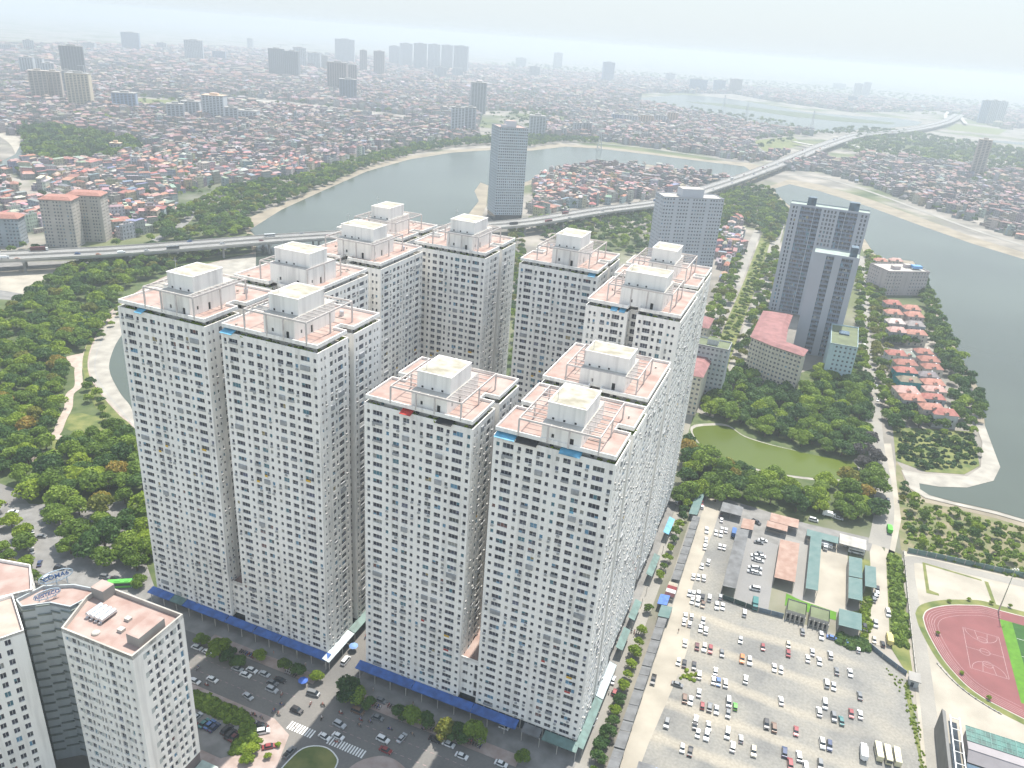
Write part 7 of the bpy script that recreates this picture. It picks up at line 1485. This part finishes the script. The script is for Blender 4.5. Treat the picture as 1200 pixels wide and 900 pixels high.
scatter([(620, 262), (700, 249), (770, 240), (790, 262), (770, 300), (740, 300), (700, 290), (640, 285)], 11, 4, 6, G_, 'below the viaduct, behind the white towers'); scatter([(596, 268), (612, 268), (612, 440), (600, 440)], 10, 4, 5.5, GB, 'in the green gap between the rear white towers')
scatter([(180, 264), (215, 248), (240, 238), (290, 216), (330, 216), (380, 200), (440, 183), (475, 175), (482, 182), (430, 197), (380, 219), (330, 240), (288, 256), (296, 272), (260, 280), (190, 284)], 9.5, 4.4, 7.0, G_, 'in the lakeside park', [[(205, 262), (232, 256), (235, 268), (205, 276)]])
scatter([(480, 172), (575, 162), (575, 170), (530, 173), (482, 181)], 11, 5, 7, GD, 'along the far lake shore'); scatter([(618, 160), (700, 164), (700, 169), (664, 167), (618, 173)], 12, 5, 7, GD, 'on the far shore right of the lake tower')
scatter([(28, 152), (62, 150), (160, 168), (164, 178), (120, 190), (62, 192), (30, 184)], 12, 6, 9, GD, 'in the dark grove beside the canal'); scatter([(622, 216), (660, 203), (760, 200), (840, 212), (800, 226), (720, 238), (650, 250), (622, 252)], 26, 4, 6.5, G_, 'among the peninsula houses'); scatter([(60, 250), (160, 255), (180, 285), (115, 292)], 20, 4, 6, G_, 'around the beige towers')
scatter([(930, 196), (1020, 186), (1200, 208), (1200, 282), (1080, 240), (960, 200)], 24, 4, 7, GD, 'among the houses beyond the right lake'); scatter([(20, 205), (260, 150), (560, 140), (560, 160), (440, 175), (300, 205), (120, 250), (20, 250)], 28, 3.5, 6.5, GD, 'among the red roofed houses')
scatter([(-30, 75), (600, 75), (600, 140), (300, 130), (-30, 165)], 66, 5, 10, G_, 'far off in the town'); scatter([(600, 100), (900, 140), (960, 155), (880, 180), (600, 155)], 32, 5, 9, GD, 'town beyond the lake'); scatter([(600, 74), (1000, 104), (1240, 128), (1240, 150), (1000, 128), (860, 108), (600, 92)], 75, 9, 17, GD, 'far plain')
scatter([(1010, 152), (1060, 156), (1200, 178), (1200, 210), (1100, 196), (1020, 184), (985, 178), (1000, 170)], 22, 7, 12, GD, 'country between the highway and the right houses')
scatter([(940, 160), (1000, 158), (1000, 150), (960, 156)], 26, 6, 9, GD, 'by the river bank')
for v, u in ((-1.1, 7.5), (4.1, 7.0), (9.5, 7.6), (14.9, 7.7), (20, 7.2), (25.6, 7.3), (32, 7.0), (37.4, 7.0), (43.4, 6.8), (49.6, 6.5), (55.1, 6.6), (62.3, 6.1), (75.9, 5.6), (99, 5.0), (106, 5.2), (113, 5.4), (121, 5.0), (129, 5.2), (135, 4.8), (142, 5.0), (149, 5.2), (155, 4.6), (161, 5.0), (167, 4.6), (-7, 8), (-12, 8.4)):
    TREES.append((*uv2xy(u, v), rt.uniform(2.1, 3.2), rt.choice(('green', 'bright', 'dark')), 'of the side street row on'))
for x_, y_, r, lk in ((258, 765, 4.0, 'bright'), (268, 768, 3.0, 'dark'), (280, 774, 2.6, 'dark'), (236, 752, 2.6, 'green'), (305, 767, 2.4, 'bright'), (333, 778, 2.4, 'green'), (350, 785, 2.3, 'dark'), (371, 792, 2.3, 'bright')): TREES.append((*g(x_, y_ + 6), r * 1.2, lk, 'on the shaded pavement below the left towers'))
for x_, y_, r, lk in ((407, 812, 4.2, 'dark'), (416, 816, 3.6, 'green'), (432, 824, 2.2, 'dark'), (468, 836, 2.6, 'dark'), (483, 840, 3.4, 'green'), (500, 845, 2.6, 'dark'), (522, 858, 3.4, 'rusty'), (537, 862, 3.6, 'dark'), (554, 864, 3.8, 'green'), (612, 886, 2.2, 'green')): TREES.append((*g(x_, y_ + 6), r * 1.25, lk, 'on the shaded pavement below the front right towers'))
for x_, y_, r in ((296, 880, 2.6), (290, 890, 2.4), (302, 872, 2.0), (326, 872, 1.2), (314, 886, 1.4)): TREES.append((*g(x_, y_ + 3), r, 'bright', 'at the sunlit end of the hedge'))
for x_, y_ in ((1112, 706), (1135, 704), (1161, 708), (1183, 712), (1098, 744), (1126, 790), (1158, 820)): TREES.append((*g(x_, y_), 1.1, 'bright', 'young, beside the running track'))
scatter([(822, 468), (838, 470), (866, 385), (888, 325), (899, 285), (893, 285), (878, 325), (852, 385)], 7.5, 1.6, 3.0, ['green', 'dark', 'bright'], 'on the boulevard median')
for t in range(13):
    a = g(828, 462); b = g(893, 296); s = t / 12; TREES.append((a[0] + (b[0] - a[0]) * s + rt.uniform(-3, 3), a[1] + (b[1] - a[1]) * s, 3.2, 'palm', 'on the boulevard median')); TREES.append((a[0] + (b[0] - a[0]) * s + rt.uniform(-4, 4) + 3, a[1] + (b[1] - a[1]) * s + 9, rt.uniform(1.6, 2.6), 'green', 'on the boulevard median'))
for x, y, r in CTREES:
    hx, hy, _ = proj(x, y)
    if any(inpoly(hx, hy, P) for P in CITY) and not any(inpoly(hx, hy, P) for P in NOCITY[1:2] + NOCITY[3:8]): TREES.append((x, y, r, rt.choice(GD), 'among the town houses'))
def put_trees():
    sc = []
    for i, (x, y, r, lk, pl) in enumerate(TREES):
        px, py, dz = proj(x, y, r); on = -15 < px < 1215 and py < 915; sc.append(((r / hypot(x, y)) ** 2 if on and not hidden(x, y, r * 1.5) else -1, i))
    sc.sort(reverse=True); big = [i for s, i in sc if s > 0][:300]; bs = set(big)
    for i in big:
        x, y, r, lk, pl = TREES[i]; cm, tm = TP[lk][i % len(TP[lk])]; root = empty('palm_tree' if lk == 'palm' else 'tree', x, y, 0, (i * 2.4) % 6.28); k = r / (3.0 if lk == 'palm' else 5.0); root.scale = (k, k, k * (1 if lk == 'palm' else .8 + .3 * ((i * 37) % 10) / 10))
        c = link('crown', cm, root); link('trunk', tm, root)
        size = 'tall' if r > 5.4 else 'small' if r < 3 else ''
        nm = {'green': 'mid green', 'dark': 'dark green', 'bright': 'bright green', 'rusty': 'rusty brown topped', 'grey': 'grey', 'palm': 'palm'}[lk]
        px, py, _ = proj(x, y, r)
        if pl == 'in the left park': pl = 'in the left park, ' + ('top part' if py < 400 else 'upper middle' if py < 480 else 'beside the round plaza' if py < 545 else 'lower middle' if py < 595 else 'bottom part')
        elif pl.endswith('green pond'): pl += ', ' + ('left part' if px < 880 else 'middle' if px < 950 else 'right part')
        elif pl.startswith('of the side'): pl = 'in the side street row, ' + ('near part' if py > 780 else 'middle part' if py > 660 else 'far part')
        tag(root, ('%s %s tree %s' % (size, nm, pl)).strip(), 'tree', 'trees ' + TREES[i][4], rank=True)
    # the rest as one mass: lighter crowns merged
    r_ = np.random.RandomState(5); V = []; A = []; Mi = []; LK = ['green', 'dark', 'bright', 'rusty', 'grey']; base = {}
    for lk in LK:
        base[lk] = []
        for j in range(3):
            for lod, (nb, nl, ls) in enumerate(((12, 70, .68), (8, 30, 1.15))):
                m = crown_mesh('tmp', 900 + j + lod * 7, 5, 9, nb, nl, ls, LEAF[lk]); v = np.empty(len(m.vertices) * 3, dtype=np.float32); m.vertices.foreach_get('co', v); a = np.empty(len(m.polygons), dtype=np.float32); m.attributes['rnd'].data.foreach_get('value', a); base[lk].append((v.reshape(-1, 3), a)); bpy.data.meshes.remove(m)
    nrest = 0
    for i, (x, y, r, lk, pl) in enumerate(TREES):
        if i in bs: continue
        nrest += 1; lk = 'green' if lk == 'palm' else lk; d = hypot(x, y); lod = 0 if d < 900 else 1; v, a = base[lk][(i % 3) * 2 + lod]; th = r_.uniform(0, 6.28); k = r / 5; c, s = cos(th), sin(th)
        w_ = v.copy(); w_[:, 0], w_[:, 1] = (v[:, 0] * c - v[:, 1] * s) * k + x, (v[:, 0] * s + v[:, 1] * c) * k + y; w_[:, 2] = v[:, 2] * min(k, 2.0) * r_.uniform(.8, 1.1); V.append(w_); A.append(np.clip(a * .6 + r_.uniform(0, .4), 0, 1)); Mi.append(np.full(len(a), LK.index(lk)))
    V = np.concatenate(V); A = np.concatenate(A); Mi = np.concatenate(Mi); o = link('tree_mass', fastmesh('tree_mass', V, np.arange(len(V)).reshape(-1, 4), [LEAF[k] for k in LK], rnd=A, mi=Mi)); tag(o, 'mass of the many more park, garden and far off trees', 'woodland', kind='stuff')
    print('trees', len(TREES), 'rest', nrest)
put_trees()
def bushes(name, label, P, n, rlo, rhi, m, px=True, seed=1):
    rr = random.Random(seed); W_ = [g(*p) for p in P] if px else [uv2xy(*p) for p in P]; mb = MB(); x0, x1 = min(p[0] for p in W_), max(p[0] for p in W_); y0, y1 = min(p[1] for p in W_), max(p[1] for p in W_); c = 0
    while c < n:
        x, y = rr.uniform(x0, x1), rr.uniform(y0, y1)
        if inpoly(x, y, W_): leafball(mb, x, y, .2, rr.uniform(rlo, rhi), 26, rr, .42 * rhi); c += 1
    o = mb.build(name, [m], None, 'rnd'); tag(o, label, 'undergrowth', kind='stuff')
bushes('hedge_bushes', 'dense dark hedge between the street and the parking yard', [(-122, -33.2), (-100, -33.6), (-93.5, -38), (-92.0, -46), (-95.0, -48), (-99.2, -38), (-122, -37.4)], 260, .8, 1.5, LEAF['green'], False)
bushes('verge_bushes', 'bushes along the verge between the dirt road and the access road', [(97.5, 102), (102.5, 102), (102.8, 166), (98, 168)], 210, .6, 1.6, LEAF['green'], False, 2); bushes('verge_bushes', 'weeds and bushes around the green roofed sheds', [(85.5, 98), (90, 110), (89.5, 128), (85.6, 128), (85.4, 110)], 60, .5, 1.3, LEAF['bright'], False, 3); bushes('creeper', 'creeper covered heap beside the square teal shed', [(77, 92.5), (84, 91), (88.5, 94), (88, 99), (83, 98), (77, 98)], 70, .7, 1.5, LEAF['dark'], False, 4)
bushes('lot_weeds', 'weeds along the right edge of the gravel lot', [(96, 84), (103, 82), (105, 40), (106.4, 0), (104, 0), (102.6, 50), (99, 74), (92, 90)], 170, .15, .42, LEAF['bright'], False, 5); bushes('garden_growth', 'low garden growth on the spit and above the stadium', [(1054, 560), (1085, 590), (1200, 620), (1200, 680), (1100, 655), (1060, 640)], 330, .4, 1.3, LEAF['green'], True, 6); bushes('garden_growth', 'low plants of the spit gardens by the right lake', [(1052, 506), (1140, 508), (1146, 546), (1085, 551), (1052, 538)], 260, .5, 1.5, LEAF['dark'], True, 8)
bushes('lot_weeds', 'green weed patch in the gravel lot by the lying grey car', [(24.5, 46), (29, 46.5), (29.5, 51), (26, 52)], 16, .4, .8, LEAF['bright'], False, 9)

# ================================================================== HAZE
hb = MB(); hb.box(-27500, -1700, -1.0, 27500, 27500, 224.0); hz = hb.build('haze', []); tag(hz, kind='stuff')
hm = bpy.data.materials.new('haze_air'); hm.use_nodes = True; t = hm.node_tree; t.nodes.clear(); out = t.nodes.new('ShaderNodeOutputMaterial'); pv = t.nodes.new('ShaderNodeVolumePrincipled')
pv.inputs['Color'].default_value = (.635, .705, .765, 1); pv.inputs['Density'].default_value = HAZE; pv.inputs['Anisotropy'].default_value = .25; t.links.new(pv.outputs[0], out.inputs['Volume']); hz.data.materials.append(hm)

# ================================================================== LABELS: complete the repeats with their place in the row
NTH = ['first', 'second', 'third', 'fourth', 'fifth', 'sixth', 'seventh', 'eighth', 'ninth', 'tenth', 'eleventh', 'twelfth', 'thirteenth', 'fourteenth', 'fifteenth', 'sixteenth', 'seventeenth', 'eighteenth', 'nineteenth', 'twentieth']
for o in COL.objects:
    if o.parent is None and o.get('category') == 'market shed' and o.get('group'): RANK.append((o, o['label']))
by = {}
for o, l in RANK:
    if l: by.setdefault(l, []).append(o)
for l, os_ in by.items():
    if len(os_) < 2: continue
    os_.sort(key=lambda o: proj(*o.location)[0]); n = len(os_)
    for i, o in enumerate(os_):
        if 'side street row' in l or 'shed in the row' in l: o['label'] = l.replace(' between side street and lot', '') + ', %s from the near end' % (NTH[i] if i < 20 else 'number %d' % (i + 1))
        else: o['label'] = l + (', leftmost' if i == 0 else ', rightmost' if i == n - 1 else ', %s from left' % (NTH[i] if i < 20 else 'number %d' % (i + 1)))
for o in SC.objects:
    if o.get('label') and len(o['label'].split()) > 16: print('LONG', o['label'])
print('objects', len(SC.objects))
